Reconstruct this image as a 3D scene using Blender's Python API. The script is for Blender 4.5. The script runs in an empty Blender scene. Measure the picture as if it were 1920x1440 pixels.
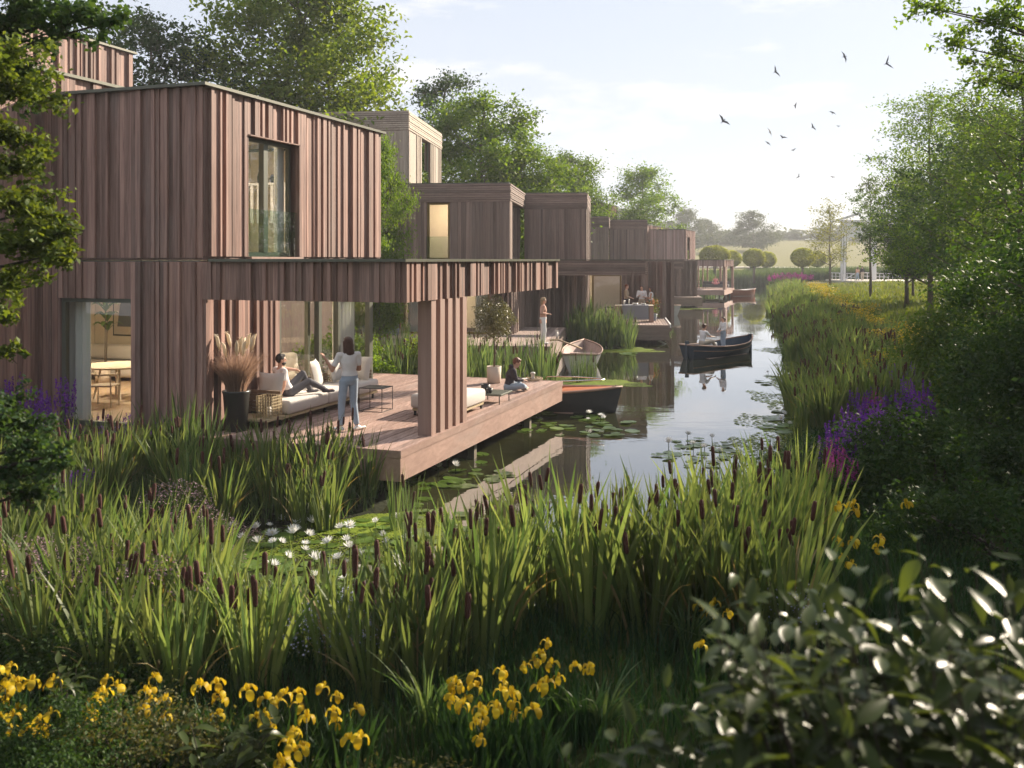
import bpy, math, random
import numpy as np
from mathutils import Vector, Matrix, noise as mnoise

R = math.radians
random.seed(7)
rng = np.random.default_rng(7)

# ------------------------------------------------------------------ camera, sky, sun, exposure
scene = bpy.context.scene
COL = scene.collection
F = 1802.0; CH = 4.0; HZ = 487.0
cam_d = bpy.data.cameras.new("camera")
cam = bpy.data.objects.new("camera", cam_d)
COL.objects.link(cam)
cam.location = (0, 0, CH)
cam.rotation_euler = (R(90), 0, 0)
cam_d.sensor_width = 36.0
cam_d.lens = F / 1920 * 36.0
cam_d.shift_y = -(720 - HZ) / 1920.0
cam_d.clip_start = 0.1
cam_d.clip_end = 5000
cam_d.dof.use_dof = True
cam_d.dof.focus_distance = 24.0
cam_d.dof.aperture_fstop = 2.6
scene.camera = cam

SUN_AZ = R(47)      # from +Y towards +X
SUN_EL = R(25)
world = bpy.data.worlds.new("World")
scene.world = world
world.use_nodes = True
wn, wl = world.node_tree.nodes, world.node_tree.links
wn.clear()
w_out = wn.new("ShaderNodeOutputWorld")
w_bg = wn.new("ShaderNodeBackground")
w_bg.inputs["Strength"].default_value = 0.062
sky = wn.new("ShaderNodeTexSky")
sky.sky_type = 'NISHITA'
sky.sun_disc = False
sky.sun_elevation = SUN_EL
sky.sun_rotation = SUN_AZ
sky.altitude = 0
sky.air_density = 1.0
sky.dust_density = 0.45
sky.ozone_density = 1.6
# thin clouds, laid over the whole dome alike
tc = wn.new("ShaderNodeTexCoord")
mp = wn.new("ShaderNodeMapping"); mp.inputs["Scale"].default_value = (1.0, 1.0, 3.6)
nz = wn.new("ShaderNodeTexNoise"); nz.inputs["Scale"].default_value = 4.2; nz.inputs["Detail"].default_value = 9; nz.inputs["Roughness"].default_value = 0.6
nz2 = wn.new("ShaderNodeTexNoise"); nz2.inputs["Scale"].default_value = 1.3; nz2.inputs["Detail"].default_value = 3
rmp = wn.new("ShaderNodeValToRGB")
rmp.color_ramp.elements[0].position = 0.53; rmp.color_ramp.elements[0].color = (0, 0, 0, 1)
rmp.color_ramp.elements[1].position = 0.68; rmp.color_ramp.elements[1].color = (1, 1, 1, 1)
mul = wn.new("ShaderNodeMath"); mul.operation = 'MULTIPLY'; mul.inputs[1].default_value = 0.8
veil = wn.new("ShaderNodeMath"); veil.operation = 'MULTIPLY_ADD'; veil.inputs[1].default_value = 0.45; veil.inputs[2].default_value = 0.50
addm = wn.new("ShaderNodeMath"); addm.operation = 'MAXIMUM'
mixc = wn.new("ShaderNodeMixRGB"); mixc.inputs["Color2"].default_value = (8.6, 8.3, 8.2, 1)
wl.new(tc.outputs["Generated"], mp.inputs["Vector"])
wl.new(mp.outputs["Vector"], nz.inputs["Vector"])
wl.new(mp.outputs["Vector"], nz2.inputs["Vector"])
wl.new(nz.outputs["Fac"], rmp.inputs["Fac"])
wl.new(rmp.outputs["Color"], mul.inputs[0])
wl.new(nz2.outputs["Fac"], veil.inputs[0])
mixv = wn.new("ShaderNodeMixRGB"); mixv.inputs["Color2"].default_value = (6.3, 6.5, 7.1, 1)
wl.new(veil.outputs[0], mixv.inputs["Fac"]); wl.new(sky.outputs["Color"], mixv.inputs["Color1"])
wl.new(mul.outputs[0], mixc.inputs["Fac"]); wl.new(mixv.outputs["Color"], mixc.inputs["Color1"])
wl.new(mixc.outputs["Color"], w_bg.inputs["Color"])
wl.new(w_bg.outputs["Background"], w_out.inputs["Surface"])

sun_d = bpy.data.lights.new("sun", 'SUN')
sun_d.energy = 5.0
sun_d.angle = R(0.6)
sun_d.color = (1.0, 0.86, 0.68)
sun = bpy.data.objects.new("sun", sun_d)
COL.objects.link(sun)
sv = Vector((math.sin(SUN_AZ) * math.cos(SUN_EL), math.cos(SUN_AZ) * math.cos(SUN_EL), math.sin(SUN_EL)))
sun.rotation_euler = sv.to_track_quat('Z', 'Y').to_euler()
sun.location = sv * 60

scene.view_settings.view_transform = 'Standard'
scene.view_settings.look = 'None'
scene.view_settings.gamma = 1.0
scene.view_settings.exposure = 1.2
HAZE = 0.0007
scene.render.engine = 'CYCLES'
cy = scene.cycles
cy.use_denoising = True
cy.max_bounces = 7; cy.diffuse_bounces = 3; cy.glossy_bounces = 4
cy.transmission_bounces = 4; cy.transparent_max_bounces = 10; cy.volume_bounces = 0
cy.sample_clamp_indirect = 6.0
cy.caustics_reflective = False; cy.caustics_refractive = False

# ------------------------------------------------------------------ helpers
def at(u, v, z=0.0):
    D = (CH - z) * F / (v - HZ)
    return Vector(((u - 960) / F * D, D, z))
def px(u, D, z=0.0):
    return Vector(((u - 960) / F * D, D, z))
def pv(u, v, D):
    return Vector(((u - 960) / F * D, D, CH - (v - HZ) / F * D))

def mesh(name, V, faces, mats=None, midx=None, smooth=False):
    me = bpy.data.meshes.new(name)
    V = np.asarray(V, dtype=np.float32).reshape(-1, 3)
    if isinstance(faces, np.ndarray):
        n, k = faces.shape
        me.vertices.add(len(V)); me.vertices.foreach_set("co", V.ravel())
        me.loops.add(n * k); me.loops.foreach_set("vertex_index", faces.astype(np.int32).ravel())
        me.polygons.add(n)
        me.polygons.foreach_set("loop_start", np.arange(0, n * k, k, dtype=np.int32))
        me.polygons.foreach_set("loop_total", np.full(n, k, dtype=np.int32))
        me.update(calc_edges=True)
    else:
        me.from_pydata([tuple(map(float, v)) for v in V], [], faces)
    for m in (mats or []):
        me.materials.append(m)
    if midx is not None:
        me.polygons.foreach_set("material_index", np.asarray(midx, dtype=np.int32))
    if smooth:
        me.polygons.foreach_set("use_smooth", np.ones(len(me.polygons), dtype=bool))
    me.update()
    return me

class MB:
    """collects shapes for one mesh"""
    def __init__(s):
        s.V = []; s.F = []; s.M = []; s.n = 0
    def add(s, V, F, m=0):
        s.V.extend([tuple(v) for v in V]); s.F.extend([tuple(i + s.n for i in f) for f in F])
        s.M.extend([m] * len(F)); s.n += len(V); return s
    def box(s, x0, x1, y0, y1, z0, z1, m=0):
        V = [(x0,y0,z0),(x1,y0,z0),(x1,y1,z0),(x0,y1,z0),(x0,y0,z1),(x1,y0,z1),(x1,y1,z1),(x0,y1,z1)]
        return s.add(V, [(0,3,2,1),(4,5,6,7),(0,1,5,4),(1,2,6,5),(2,3,7,6),(3,0,4,7)], m)
    def bbox(s, x0, x1, y0, y1, z0, z1, b=0.03, m=0):
        """box with bevelled edges (superellipse-like pad)"""
        nx = 4
        import itertools
        cx, cy_, cz = (x0+x1)/2, (y0+y1)/2, (z0+z1)/2
        hx, hy, hz = (x1-x0)/2, (y1-y0)/2, (z1-z0)/2
        rings = []
        prof = [(-hz, -b), (-hz + b*0.3, -b*0.3), (-hz + b, 0), (hz - b, 0), (hz - b*0.3, -b*0.3), (hz, -b)]
        V = []; Fc = []
        for (dz, ins) in prof:
            for (sx, sy) in ((-1,-1),(1,-1),(1,1),(-1,1)):
                for k in range(4):
                    a = {(-1,-1):180,(1,-1):270,(1,1):0,(-1,1):90}[(sx,sy)] + k*30
                    V.append((cx + sx*(hx-b) + math.cos(R(a))*(b+ins), cy_ + sy*(hy-b) + math.sin(R(a))*(b+ins), cz+dz))
        n = 16
        for i in range(len(prof)-1):
            for j in range(n):
                Fc.append((i*n+j, i*n+(j+1)%n, (i+1)*n+(j+1)%n, (i+1)*n+j))
        Fc.append(tuple(range(n-1,-1,-1))); Fc.append(tuple((len(prof)-1)*n+j for j in range(n)))
        return s.add(V, Fc, m)
    def tube(s, pts, rads, seg=8, m=0, cap=True):
        pts = [Vector(p) for p in pts]
        if not hasattr(rads, '__len__'): rads = [rads]*len(pts)
        V = []; Fc = []
        prev = None
        for i, p in enumerate(pts):
            d = (pts[min(i+1, len(pts)-1)] - pts[max(i-1, 0)])
            if d.length < 1e-9: d = Vector((0,0,1))
            d.normalize()
            if prev is None:
                a = d.orthogonal().normalized()
            else:
                a = (prev - d*prev.dot(d))
                a = a.normalized() if a.length > 1e-6 else d.orthogonal().normalized()
            prev = a
            b = d.cross(a)
            for k in range(seg):
                t = 2*math.pi*k/seg
                V.append(p + (a*math.cos(t) + b*math.sin(t))*rads[i])
        for i in range(len(pts)-1):
            for k in range(seg):
                Fc.append((i*seg+k, i*seg+(k+1)%seg, (i+1)*seg+(k+1)%seg, (i+1)*seg+k))
        if cap:
            Fc.append(tuple(range(seg-1,-1,-1))); Fc.append(tuple((len(pts)-1)*seg+k for k in range(seg)))
        return s.add(V, Fc, m)
    def lathe(s, prof, seg=20, c=(0,0,0), m=0, closed=True):
        V = []; Fc = []
        for (r, z) in prof:
            for k in range(seg):
                t = 2*math.pi*k/seg
                V.append((c[0]+r*math.cos(t), c[1]+r*math.sin(t), c[2]+z))
        n = len(prof)
        for i in range(n-1):
            for k in range(seg):
                Fc.append((i*seg+k, i*seg+(k+1)%seg, (i+1)*seg+(k+1)%seg, (i+1)*seg+k))
        if closed:
            Fc.append(tuple(range(seg-1,-1,-1))); Fc.append(tuple((n-1)*seg+k for k in range(seg)))
        return s.add(V, Fc, m)
    def ball(s, c, r, seg=12, rings=8, m=0, rot=None):
        if not hasattr(r, '__len__'): r = (r, r, r)
        V = []; Fc = []
        for i in range(1, rings):
            ph = math.pi*i/rings
            for k in range(seg):
                t = 2*math.pi*k/seg
                V.append(Vector((math.sin(ph)*math.cos(t)*r[0], math.sin(ph)*math.sin(t)*r[1], math.cos(ph)*r[2])))
        V.append(Vector((0,0,r[2]))); V.append(Vector((0,0,-r[2])))
        if rot is not None: V = [rot @ v for v in V]
        V = [v + Vector(c) for v in V]
        for i in range(rings-2):
            for k in range(seg):
                Fc.append((i*seg+k, (i+1)*seg+k, (i+1)*seg+(k+1)%seg, i*seg+(k+1)%seg))
        T = (rings-1)*seg
        for k in range(seg):
            Fc.append((T, k, (k+1)%seg)); Fc.append((T+1, (rings-2)*seg+(k+1)%seg, (rings-2)*seg+k))
        return s.add(V, Fc, m)
    def quad(s, a, b, c, d, m=0):
        return s.add([a, b, c, d], [(0,1,2,3)], m)
    def mesh(s, name, mats, smooth=False):
        if not isinstance(mats, (list, tuple)): mats = [mats]
        return mesh(name, s.V, s.F, mats, s.M, smooth)

def link(name, data, parent=None, loc=None, rot=None, scale=None):
    o = bpy.data.objects.new(name, data)
    COL.objects.link(o)
    if parent is not None: o.parent = parent
    if loc is not None: o.location = loc
    if rot is not None: o.rotation_euler = rot if hasattr(rot, '__len__') else (0, 0, rot)
    if scale is not None: o.scale = scale if hasattr(scale, '__len__') else (scale,)*3
    return o
def tag(o, label=None, cat=None, group=None, kind=None):
    if label: o['label'] = label
    if cat: o['category'] = cat
    if group: o['group'] = group
    if kind: o['kind'] = kind
    return o
def thing(name, label, cat, loc=(0,0,0), rotz=0, group=None, data=None, scale=None):
    o = link(name, data, None, loc, rotz, scale)
    return tag(o, label, cat, group)
def part(name, mb, mats, parent, smooth=False, loc=None, rot=None, kind=None, scale=None, label=None):
    data = mb.mesh(name, mats, smooth) if isinstance(mb, MB) else mb
    o = link(name, data, parent, loc, rot, scale)
    if kind: o['kind'] = kind
    if label: o['label'] = label
    return o
def kids(o):
    return KIDS.get(o.name, [])
def copy_tree(o, parent=None):
    c = o.copy(); COL.objects.link(c)
    if parent is not None: c.parent = parent
    for ch in o.children:
        copy_tree(ch, c)
    return c

# ------------------------------------------------------------------ materials
def newmat(name):
    m = bpy.data.materials.new(name); m.use_nodes = True
    nt = m.node_tree; nt.nodes.clear()
    out = nt.nodes.new("ShaderNodeOutputMaterial")
    return m, nt, out
def N(nt, t, **kw):
    n = nt.nodes.new(t)
    for k, v in kw.items():
        if k in n.inputs: n.inputs[k].default_value = v
        else: setattr(n, k, v)
    return n
def col4(c): return (c[0], c[1], c[2], 1)

def plain(name, c, rough=0.6, metal=0.0, var=0.12, scale=6.0, bump=0.1, spec=0.4, coord='Object'):
    m, nt, out = newmat(name)
    b = N(nt, "ShaderNodeBsdfPrincipled", Roughness=rough, Metallic=metal)
    b.inputs["Specular IOR Level"].default_value = spec
    t = N(nt, "ShaderNodeTexCoord")
    n = N(nt, "ShaderNodeTexNoise", Scale=scale, Detail=6.0)
    nt.links.new(t.outputs[coord], n.inputs["Vector"])
    mr = N(nt, "ShaderNodeMapRange"); mr.inputs[3].default_value = 1-var; mr.inputs[4].default_value = 1+var
    nt.links.new(n.outputs["Fac"], mr.inputs[0])
    mx = N(nt, "ShaderNodeVectorMath", operation='SCALE'); mx.inputs[0].default_value = c
    nt.links.new(mr.outputs[0], mx.inputs["Scale"])
    nt.links.new(mx.outputs[0], b.inputs["Base Color"])
    if bump:
        n2 = N(nt, "ShaderNodeTexNoise", Scale=scale*9, Detail=4.0)
        nt.links.new(t.outputs[coord], n2.inputs["Vector"])
        bp = N(nt, "ShaderNodeBump", Strength=bump, Distance=0.01)
        nt.links.new(n2.outputs["Fac"], bp.inputs["Height"])
        nt.links.new(bp.outputs[0], b.inputs["Normal"])
    nt.links.new(b.outputs[0], out.inputs[0])
    return m

def wood(name, c1, c2, axis=2, grain=14.0, rough=0.62, var=0.30, bump=0.35, streak=0.35):
    """timber with stretched grain along the given object axis; tone differs from board to board"""
    m, nt, out = newmat(name)
    L = nt.links
    b = N(nt, "ShaderNodeBsdfPrincipled", Roughness=rough)
    b.inputs["Specular IOR Level"].default_value = 0.3
    g = N(nt, "ShaderNodeNewGeometry"); oi = N(nt, "ShaderNodeObjectInfo")
    sc = [grain, grain, grain]; sc[axis] = grain*0.05
    mp = N(nt, "ShaderNodeMapping"); mp.inputs["Scale"].default_value = sc
    L.new(g.outputs["Position"], mp.inputs["Vector"])
    add = N(nt, "ShaderNodeMath", operation='ADD'); L.new(g.outputs["Random Per Island"], add.inputs[0]); L.new(oi.outputs["Random"], add.inputs[1])
    fr = N(nt, "ShaderNodeMath", operation='FRACT'); L.new(add.outputs[0], fr.inputs[0])
    off = N(nt, "ShaderNodeMath", operation='MULTIPLY'); off.inputs[1].default_value = 37.0; L.new(fr.outputs[0], off.inputs[0])
    cb = N(nt, "ShaderNodeCombineXYZ"); L.new(off.outputs[0], cb.inputs[0]); L.new(off.outputs[0], cb.inputs[1]); L.new(off.outputs[0], cb.inputs[2])
    va = N(nt, "ShaderNodeVectorMath", operation='ADD'); L.new(mp.outputs[0], va.inputs[0]); L.new(cb.outputs[0], va.inputs[1])
    n1 = N(nt, "ShaderNodeTexNoise", Scale=1.0, Detail=7.0, Roughness=0.62, Distortion=0.8); L.new(va.outputs[0], n1.inputs["Vector"])
    n2 = N(nt, "ShaderNodeTexNoise", Scale=0.22, Detail=3.0); L.new(va.outputs[0], n2.inputs["Vector"])
    mix = N(nt, "ShaderNodeMixRGB"); mix.inputs["Color1"].default_value = col4(c1); mix.inputs["Color2"].default_value = col4(c2)
    rp = N(nt, "ShaderNodeMapRange"); rp.inputs[1].default_value = 0.32; rp.inputs[2].default_value = 0.68
    L.new(n1.outputs["Fac"], rp.inputs[0]); L.new(rp.outputs[0], mix.inputs["Fac"])
    tone = N(nt, "ShaderNodeMapRange"); tone.inputs[3].default_value = 1-var; tone.inputs[4].default_value = 1+var
    L.new(fr.outputs[0], tone.inputs[0])
    t2 = N(nt, "ShaderNodeMapRange"); t2.inputs[3].default_value = 1-streak; t2.inputs[4].default_value = 1+streak
    L.new(n2.outputs["Fac"], t2.inputs[0])
    mm = N(nt, "ShaderNodeMath", operation='MULTIPLY'); L.new(tone.outputs[0], mm.inputs[0]); L.new(t2.outputs[0], mm.inputs[1])
    vs = N(nt, "ShaderNodeVectorMath", operation='SCALE'); L.new(mix.outputs[0], vs.inputs[0]); L.new(mm.outputs[0], vs.inputs["Scale"])
    # silvery weathering in long soft streaks
    m2 = N(nt, "ShaderNodeMapping"); m2.inputs["Scale"].default_value = [1.1 if k != axis else 0.22 for k in range(3)]
    L.new(g.outputs["Position"], m2.inputs["Vector"])
    n3 = N(nt, "ShaderNodeTexNoise", Scale=1.6, Detail=6.0, Roughness=0.7); L.new(m2.outputs[0], n3.inputs["Vector"])
    wr = N(nt, "ShaderNodeMapRange"); wr.inputs[1].default_value = 0.48; wr.inputs[2].default_value = 0.74; wr.inputs[3].default_value = 0.0; wr.inputs[4].default_value = 0.38
    L.new(n3.outputs["Fac"], wr.inputs[0])
    lum = (c1[0]+c2[0])*0.5
    wm = N(nt, "ShaderNodeMixRGB"); wm.inputs["Color2"].default_value = (lum*0.95, lum*0.84, lum*0.78, 1)
    L.new(wr.outputs[0], wm.inputs["Fac"]); L.new(vs.outputs[0], wm.inputs["Color1"])
    L.new(wm.outputs[0], b.inputs["Base Color"])
    bp = N(nt, "ShaderNodeBump", Strength=bump, Distance=0.004); L.new(n1.outputs["Fac"], bp.inputs["Height"]); L.new(bp.outputs[0], b.inputs["Normal"])
    L.new(b.outputs[0], out.inputs[0])
    return m

def leafmat(name, c, c2=None, trans=0.45, rough=0.6, tcol=None, spec=0.2, var=0.35):
    """leaf: glossy top, light passing through; tone differs leaf by leaf and plant by plant"""
    m, nt, out = newmat(name); L = nt.links
    c2 = c2 or (c[0]*1.5, c[1]*1.25, c[2]*0.8)
    g = N(nt, "ShaderNodeNewGeometry"); oi = N(nt, "ShaderNodeObjectInfo")
    mix = N(nt, "ShaderNodeMixRGB"); mix.inputs["Color1"].default_value = col4(c); mix.inputs["Color2"].default_value = col4(c2)
    L.new(g.outputs["Random Per Island"], mix.inputs["Fac"])
    n = N(nt, "ShaderNodeTexNoise", Scale=0.7, Detail=3.0); L.new(g.outputs["Position"], n.inputs["Vector"])
    s1 = N(nt, "ShaderNodeMapRange"); s1.inputs[1].default_value = 0.3; s1.inputs[2].default_value = 0.7; s1.inputs[3].default_value = 1-var; s1.inputs[4].default_value = 1+var
    L.new(n.outputs["Fac"], s1.inputs[0])
    s2 = N(nt, "ShaderNodeMapRange"); s2.inputs[3].default_value = 0.82; s2.inputs[4].default_value = 1.18; L.new(oi.outputs["Random"], s2.inputs[0])
    mm = N(nt, "ShaderNodeMath", operation='MULTIPLY'); L.new(s1.outputs[0], mm.inputs[0]); L.new(s2.outputs[0], mm.inputs[1])
    vs = N(nt, "ShaderNodeVectorMath", operation='SCALE'); L.new(mix.outputs[0], vs.inputs[0]); L.new(mm.outputs[0], vs.inputs["Scale"])
    b = N(nt, "ShaderNodeBsdfPrincipled", Roughness=rough); b.inputs["Specular IOR Level"].default_value = spec
    L.new(vs.outputs[0], b.inputs["Base Color"])
    tr = N(nt, "ShaderNodeBsdfTranslucent")
    tv = N(nt, "ShaderNodeVectorMath", operation='MULTIPLY'); tv.inputs[1].default_value = tcol or (1.9, 1.7, 0.6)
    L.new(vs.outputs[0], tv.inputs[0]); L.new(tv.outputs[0], tr.inputs["Color"])
    mx = N(nt, "ShaderNodeMixShader"); mx.inputs[0].default_value = trans
    L.new(b.outputs[0], mx.inputs[1]); L.new(tr.outputs[0], mx.inputs[2]); L.new(mx.outputs[0], out.inputs[0])
    return m

def glassmat(name, tint=(0.9, 0.95, 0.93), ior=1.5, boost=1.0):
    m, nt, out = newmat(name); L = nt.links
    t = N(nt, "ShaderNodeBsdfTransparent", Color=col4(tint)); g = N(nt, "ShaderNodeBsdfGlossy", Roughness=0.0)
    f = N(nt, "ShaderNodeFresnel", IOR=ior)
    ml = N(nt, "ShaderNodeMath", operation='MULTIPLY', use_clamp=True); ml.inputs[1].default_value = boost
    gm = N(nt, "ShaderNodeNewGeometry"); sb = N(nt, "ShaderNodeMath", operation='SUBTRACT'); sb.inputs[0].default_value = 1.0; L.new(gm.outputs["Backfacing"], sb.inputs[1])
    m2 = N(nt, "ShaderNodeMath", operation='MULTIPLY'); L.new(f.outputs[0], m2.inputs[0]); L.new(sb.outputs[0], m2.inputs[1]); L.new(m2.outputs[0], ml.inputs[0])
    mx = N(nt, "ShaderNodeMixShader"); L.new(ml.outputs[0], mx.inputs[0]); L.new(t.outputs[0], mx.inputs[1]); L.new(g.outputs[0], mx.inputs[2])
    L.new(mx.outputs[0], out.inputs[0])
    return m

M = {}
M['wood1'] = wood('thermo_timber_red', (0.158, 0.089, 0.072), (0.355, 0.216, 0.174), 2, var=0.40)
M['wood1dk'] = wood('thermo_timber_backing', (0.15, 0.09, 0.075), (0.22, 0.14, 0.12), 2)
M['wood2'] = wood('thermo_timber_brown', (0.175, 0.125, 0.105), (0.27, 0.20, 0.17), 2, grain=10)
M['wood2h'] = wood('thermo_timber_brown_band', (0.175, 0.125, 0.105), (0.28, 0.205, 0.175), 0, grain=10)
M['wood2l'] = wood('thermo_timber_pale', (0.33, 0.27, 0.22), (0.45, 0.38, 0.31), 2, grain=10, var=0.12)
M['wood6'] = wood('thermo_timber_pink', (0.27, 0.17, 0.15), (0.40, 0.27, 0.24), 2, grain=8)
M['deck1'] = wood('deck_timber', (0.27, 0.175, 0.145), (0.42, 0.29, 0.245), 1, grain=12, var=0.2)
M['fascia1'] = wood('deck_fascia_timber', (0.27, 0.17, 0.14), (0.38, 0.25, 0.205), 1, grain=9, var=0.12, streak=0.2)
M['capm'] = plain('olive_metal_capping', (0.10, 0.10, 0.075), 0.4, 0.3, 0.1)
M['frame'] = plain('olive_grey_window_frame', (0.11, 0.115, 0.09), 0.42, 0.2, 0.08)
M['brass'] = plain('bronze_window_frame', (0.22, 0.16, 0.06), 0.4, 0.4, 0.1)
M['glass'] = glassmat('window_glass', (0.965, 0.975, 0.965), 1.52, 2.6)
M['glassb'] = glassmat('balustrade_glass', (0.84, 0.92, 0.90), 1.5, 3.0)
M['plaster'] = plain('cream_plaster', (0.72, 0.63, 0.50), 0.8, 0, 0.04, bump=0.03)
M['ceil'] = plain('white_ceiling', (0.8, 0.77, 0.7), 0.8, 0, 0.03, bump=0)
M['oak'] = wood('oak_floor', (0.36, 0.25, 0.15), (0.5, 0.36, 0.23), 1, grain=6, var=0.1)
M['oakl'] = wood('pale_ash_wood', (0.5, 0.42, 0.31), (0.62, 0.53, 0.40), 2, grain=14, var=0.1)
M['curtain'] = plain('pale_linen_curtain', (0.78, 0.77, 0.72), 0.85, 0, 0.06, bump=0.1)
M['fabric'] = plain('light_grey_upholstery', (0.60, 0.56, 0.52), 0.9, 0, 0.06, 30, bump=0.5)
M['pillow'] = plain('warm_grey_cushion_cloth', (0.55, 0.52, 0.48), 0.9, 0, 0.06, 30, bump=0.4)
M['wicker'] = plain('woven_rattan', (0.22, 0.16, 0.11), 0.7, 0, 0.25, 50, bump=0.6)
M['rattan_l'] = plain('pale_rattan', (0.45, 0.36, 0.22), 0.7, 0, 0.2, 50, bump=0.5)
M['black'] = plain('black_powder_coat', (0.025, 0.025, 0.027), 0.45, 0, 0.1)
M['potblk'] = plain('black_glazed_planter', (0.03, 0.031, 0.028), 0.35, 0, 0.15)
M['potcream'] = plain('cream_clay_planter', (0.62, 0.53, 0.44), 0.8, 0, 0.08, bump=0.3)
M['potgrey'] = plain('blue_grey_planter', (0.20, 0.22, 0.26), 0.7, 0, 0.1)
M['soil'] = plain('dark_soil', (0.04, 0.03, 0.022), 0.95, 0, 0.4, 12, bump=0.8)
M['white'] = plain('white_paint', (0.78, 0.77, 0.75), 0.5, 0, 0.05)
M['steel'] = plain('galvanised_post', (0.62, 0.60, 0.55), 0.5, 0.1, 0.1)
M['chrome'] = plain('polished_steel', (0.7, 0.7, 0.7), 0.18, 1.0, 0.03, bump=0)
M['bark'] = plain('tree_bark', (0.10, 0.075, 0.055), 0.9, 0, 0.4, 7, bump=0.9)
M['barkd'] = plain('dark_bark', (0.05, 0.04, 0.032), 0.9, 0, 0.4, 7, bump=0.9)
M['birch'] = plain('pale_bark', (0.22, 0.19, 0.16), 0.85, 0, 0.4, 5, bump=0.7)
M['leaf_a'] = leafmat('fresh_green_leaf', (0.060, 0.125, 0.018), (0.12, 0.19, 0.025))
M['leaf_b'] = leafmat('bluish_green_leaf', (0.028, 0.065, 0.026), (0.05, 0.09, 0.03), 0.35)
M['leaf_c'] = leafmat('olive_green_leaf', (0.068, 0.122, 0.018), (0.14, 0.19, 0.03), 0.5)
M['leaf_d'] = leafmat('deep_green_leaf', (0.020, 0.055, 0.014), (0.045, 0.085, 0.018), 0.38)
M['leaf_y'] = leafmat('yellow_green_leaf', (0.12, 0.15, 0.025), (0.2, 0.21, 0.03), 0.45)
M['leaf_p'] = leafmat('clipped_lime_leaf', (0.17, 0.21, 0.035), (0.27, 0.30, 0.05), 0.5)
M['straw'] = leafmat('dead_straw_blade', (0.22, 0.17, 0.09), (0.34, 0.27, 0.15), 0.3)
M['leaf_far'] = leafmat('hazy_grove_leaf', (0.05, 0.085, 0.03), (0.08, 0.11, 0.035), 0.3)
M['leaf_olive'] = leafmat('silver_olive_leaf', (0.085, 0.095, 0.055), (0.16, 0.16, 0.10), 0.25, 0.35, spec=0.6)
M['leaf_big'] = leafmat('large_shrub_leaf', (0.030, 0.046, 0.015), (0.075, 0.105, 0.026), 0.36, 0.33, spec=0.15)
M['reed'] = leafmat('cattail_blade', (0.075, 0.132, 0.045), (0.178, 0.208, 0.075), 0.45, 0.42, var=0.34, tcol=(1.5, 1.45, 0.8))
M['reed_g'] = leafmat('blue_green_reed_blade', (0.055, 0.105, 0.045), (0.12, 0.16, 0.065), 0.4, 0.5, tcol=(1.5,1.45,.8))
M['grass'] = leafmat('meadow_grass_blade', (0.065, 0.105, 0.02), (0.13, 0.15, 0.035), 0.4, 0.5)
M['irisleaf'] = leafmat('iris_leaf', (0.018, 0.05, 0.022), (0.035, 0.075, 0.03), 0.35, 0.35)
M['iris'] = leafmat('yellow_petal', (0.44, 0.29, 0.012), (0.66, 0.50, 0.03), 0.4, 0.5, tcol=(1.1, 1.05, 0.7), var=0.15)
M['petal'] = leafmat('white_petal', (0.72, 0.72, 0.72), (0.8, 0.8, 0.82), 0.35, 0.5, tcol=(1, 1, 0.95), var=0.05)
M['purple'] = leafmat('purple_flower_spike', (0.14, 0.035, 0.30), (0.23, 0.055, 0.42), 0.35, 0.6, tcol=(1.3, 1, 1.3), var=0.2)
M['magenta'] = leafmat('magenta_flower_spike', (0.38, 0.05, 0.26), (0.5, 0.1, 0.36), 0.35, 0.6, tcol=(1.3, 1, 1.2), var=0.2)
M['pinkf'] = leafmat('pale_pink_blossom', (0.26, 0.16, 0.20), (0.42, 0.30, 0.33), 0.3, 0.6, tcol=(1.1, 1, 1), var=0.2)
M['bluef'] = leafmat('pale_blue_blossom', (0.40, 0.42, 0.62), (0.6, 0.6, 0.75), 0.3, 0.6, tcol=(1, 1, 1.1), var=0.1)
M['cat'] = plain('brown_cattail_velvet', (0.070, 0.022, 0.016), 0.85, 0, 0.3, 20, bump=0.4)
M['pad'] = leafmat('lily_pad', (0.05, 0.11, 0.02), (0.13, 0.20, 0.03), 0.2, 0.28, spec=0.6)
M['weed'] = leafmat('duckweed', (0.13, 0.19, 0.02), (0.2, 0.25, 0.03), 0.15, 0.6)
M['pampas'] = leafmat('dry_straw_blade', (0.34, 0.23, 0.18), (0.52, 0.37, 0.29), 0.4, 0.6, tcol=(1.2, 1.1, 0.95))
M['plume'] = leafmat('cream_plume', (0.72, 0.62, 0.48), (0.8, 0.72, 0.58), 0.4, 0.8, tcol=(1.05, 1, 0.9), var=0.08)
M['hullnavy'] = plain('navy_hull_paint', (0.035, 0.055, 0.085), 0.35, 0, 0.12)
M['hullgrey'] = plain('charcoal_hull_paint', (0.065, 0.067, 0.075), 0.5, 0, 0.25)
M['hullwhite'] = plain('weathered_white_hull', (0.52, 0.50, 0.48), 0.5, 0, 0.12)
M['hullorange'] = plain('varnished_red_brown_hull', (0.33, 0.10, 0.05), 0.35, 0, 0.15)
M['varnish'] = wood('varnished_boat_timber', (0.42, 0.13, 0.05), (0.58, 0.2, 0.08), 0, grain=12, rough=0.35)
M['gunwale'] = wood('boat_gunwale_timber', (0.32, 0.2, 0.15), (0.46, 0.3, 0.23), 0, grain=12)
M['thwart'] = wood('weathered_boat_timber', (0.34, 0.25, 0.22), (0.5, 0.38, 0.34), 0, grain=12)
M['rope'] = plain('hemp_rope', (0.32, 0.24, 0.16), 0.9, 0, 0.2, 60, bump=0.5)
M['path'] = plain('pale_gravel_path', (0.55, 0.50, 0.42), 0.9, 0, 0.12, 3)
M['cloth'] = plain('grey_table_cloth', (0.20, 0.21, 0.24), 0.85, 0, 0.06)
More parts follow.
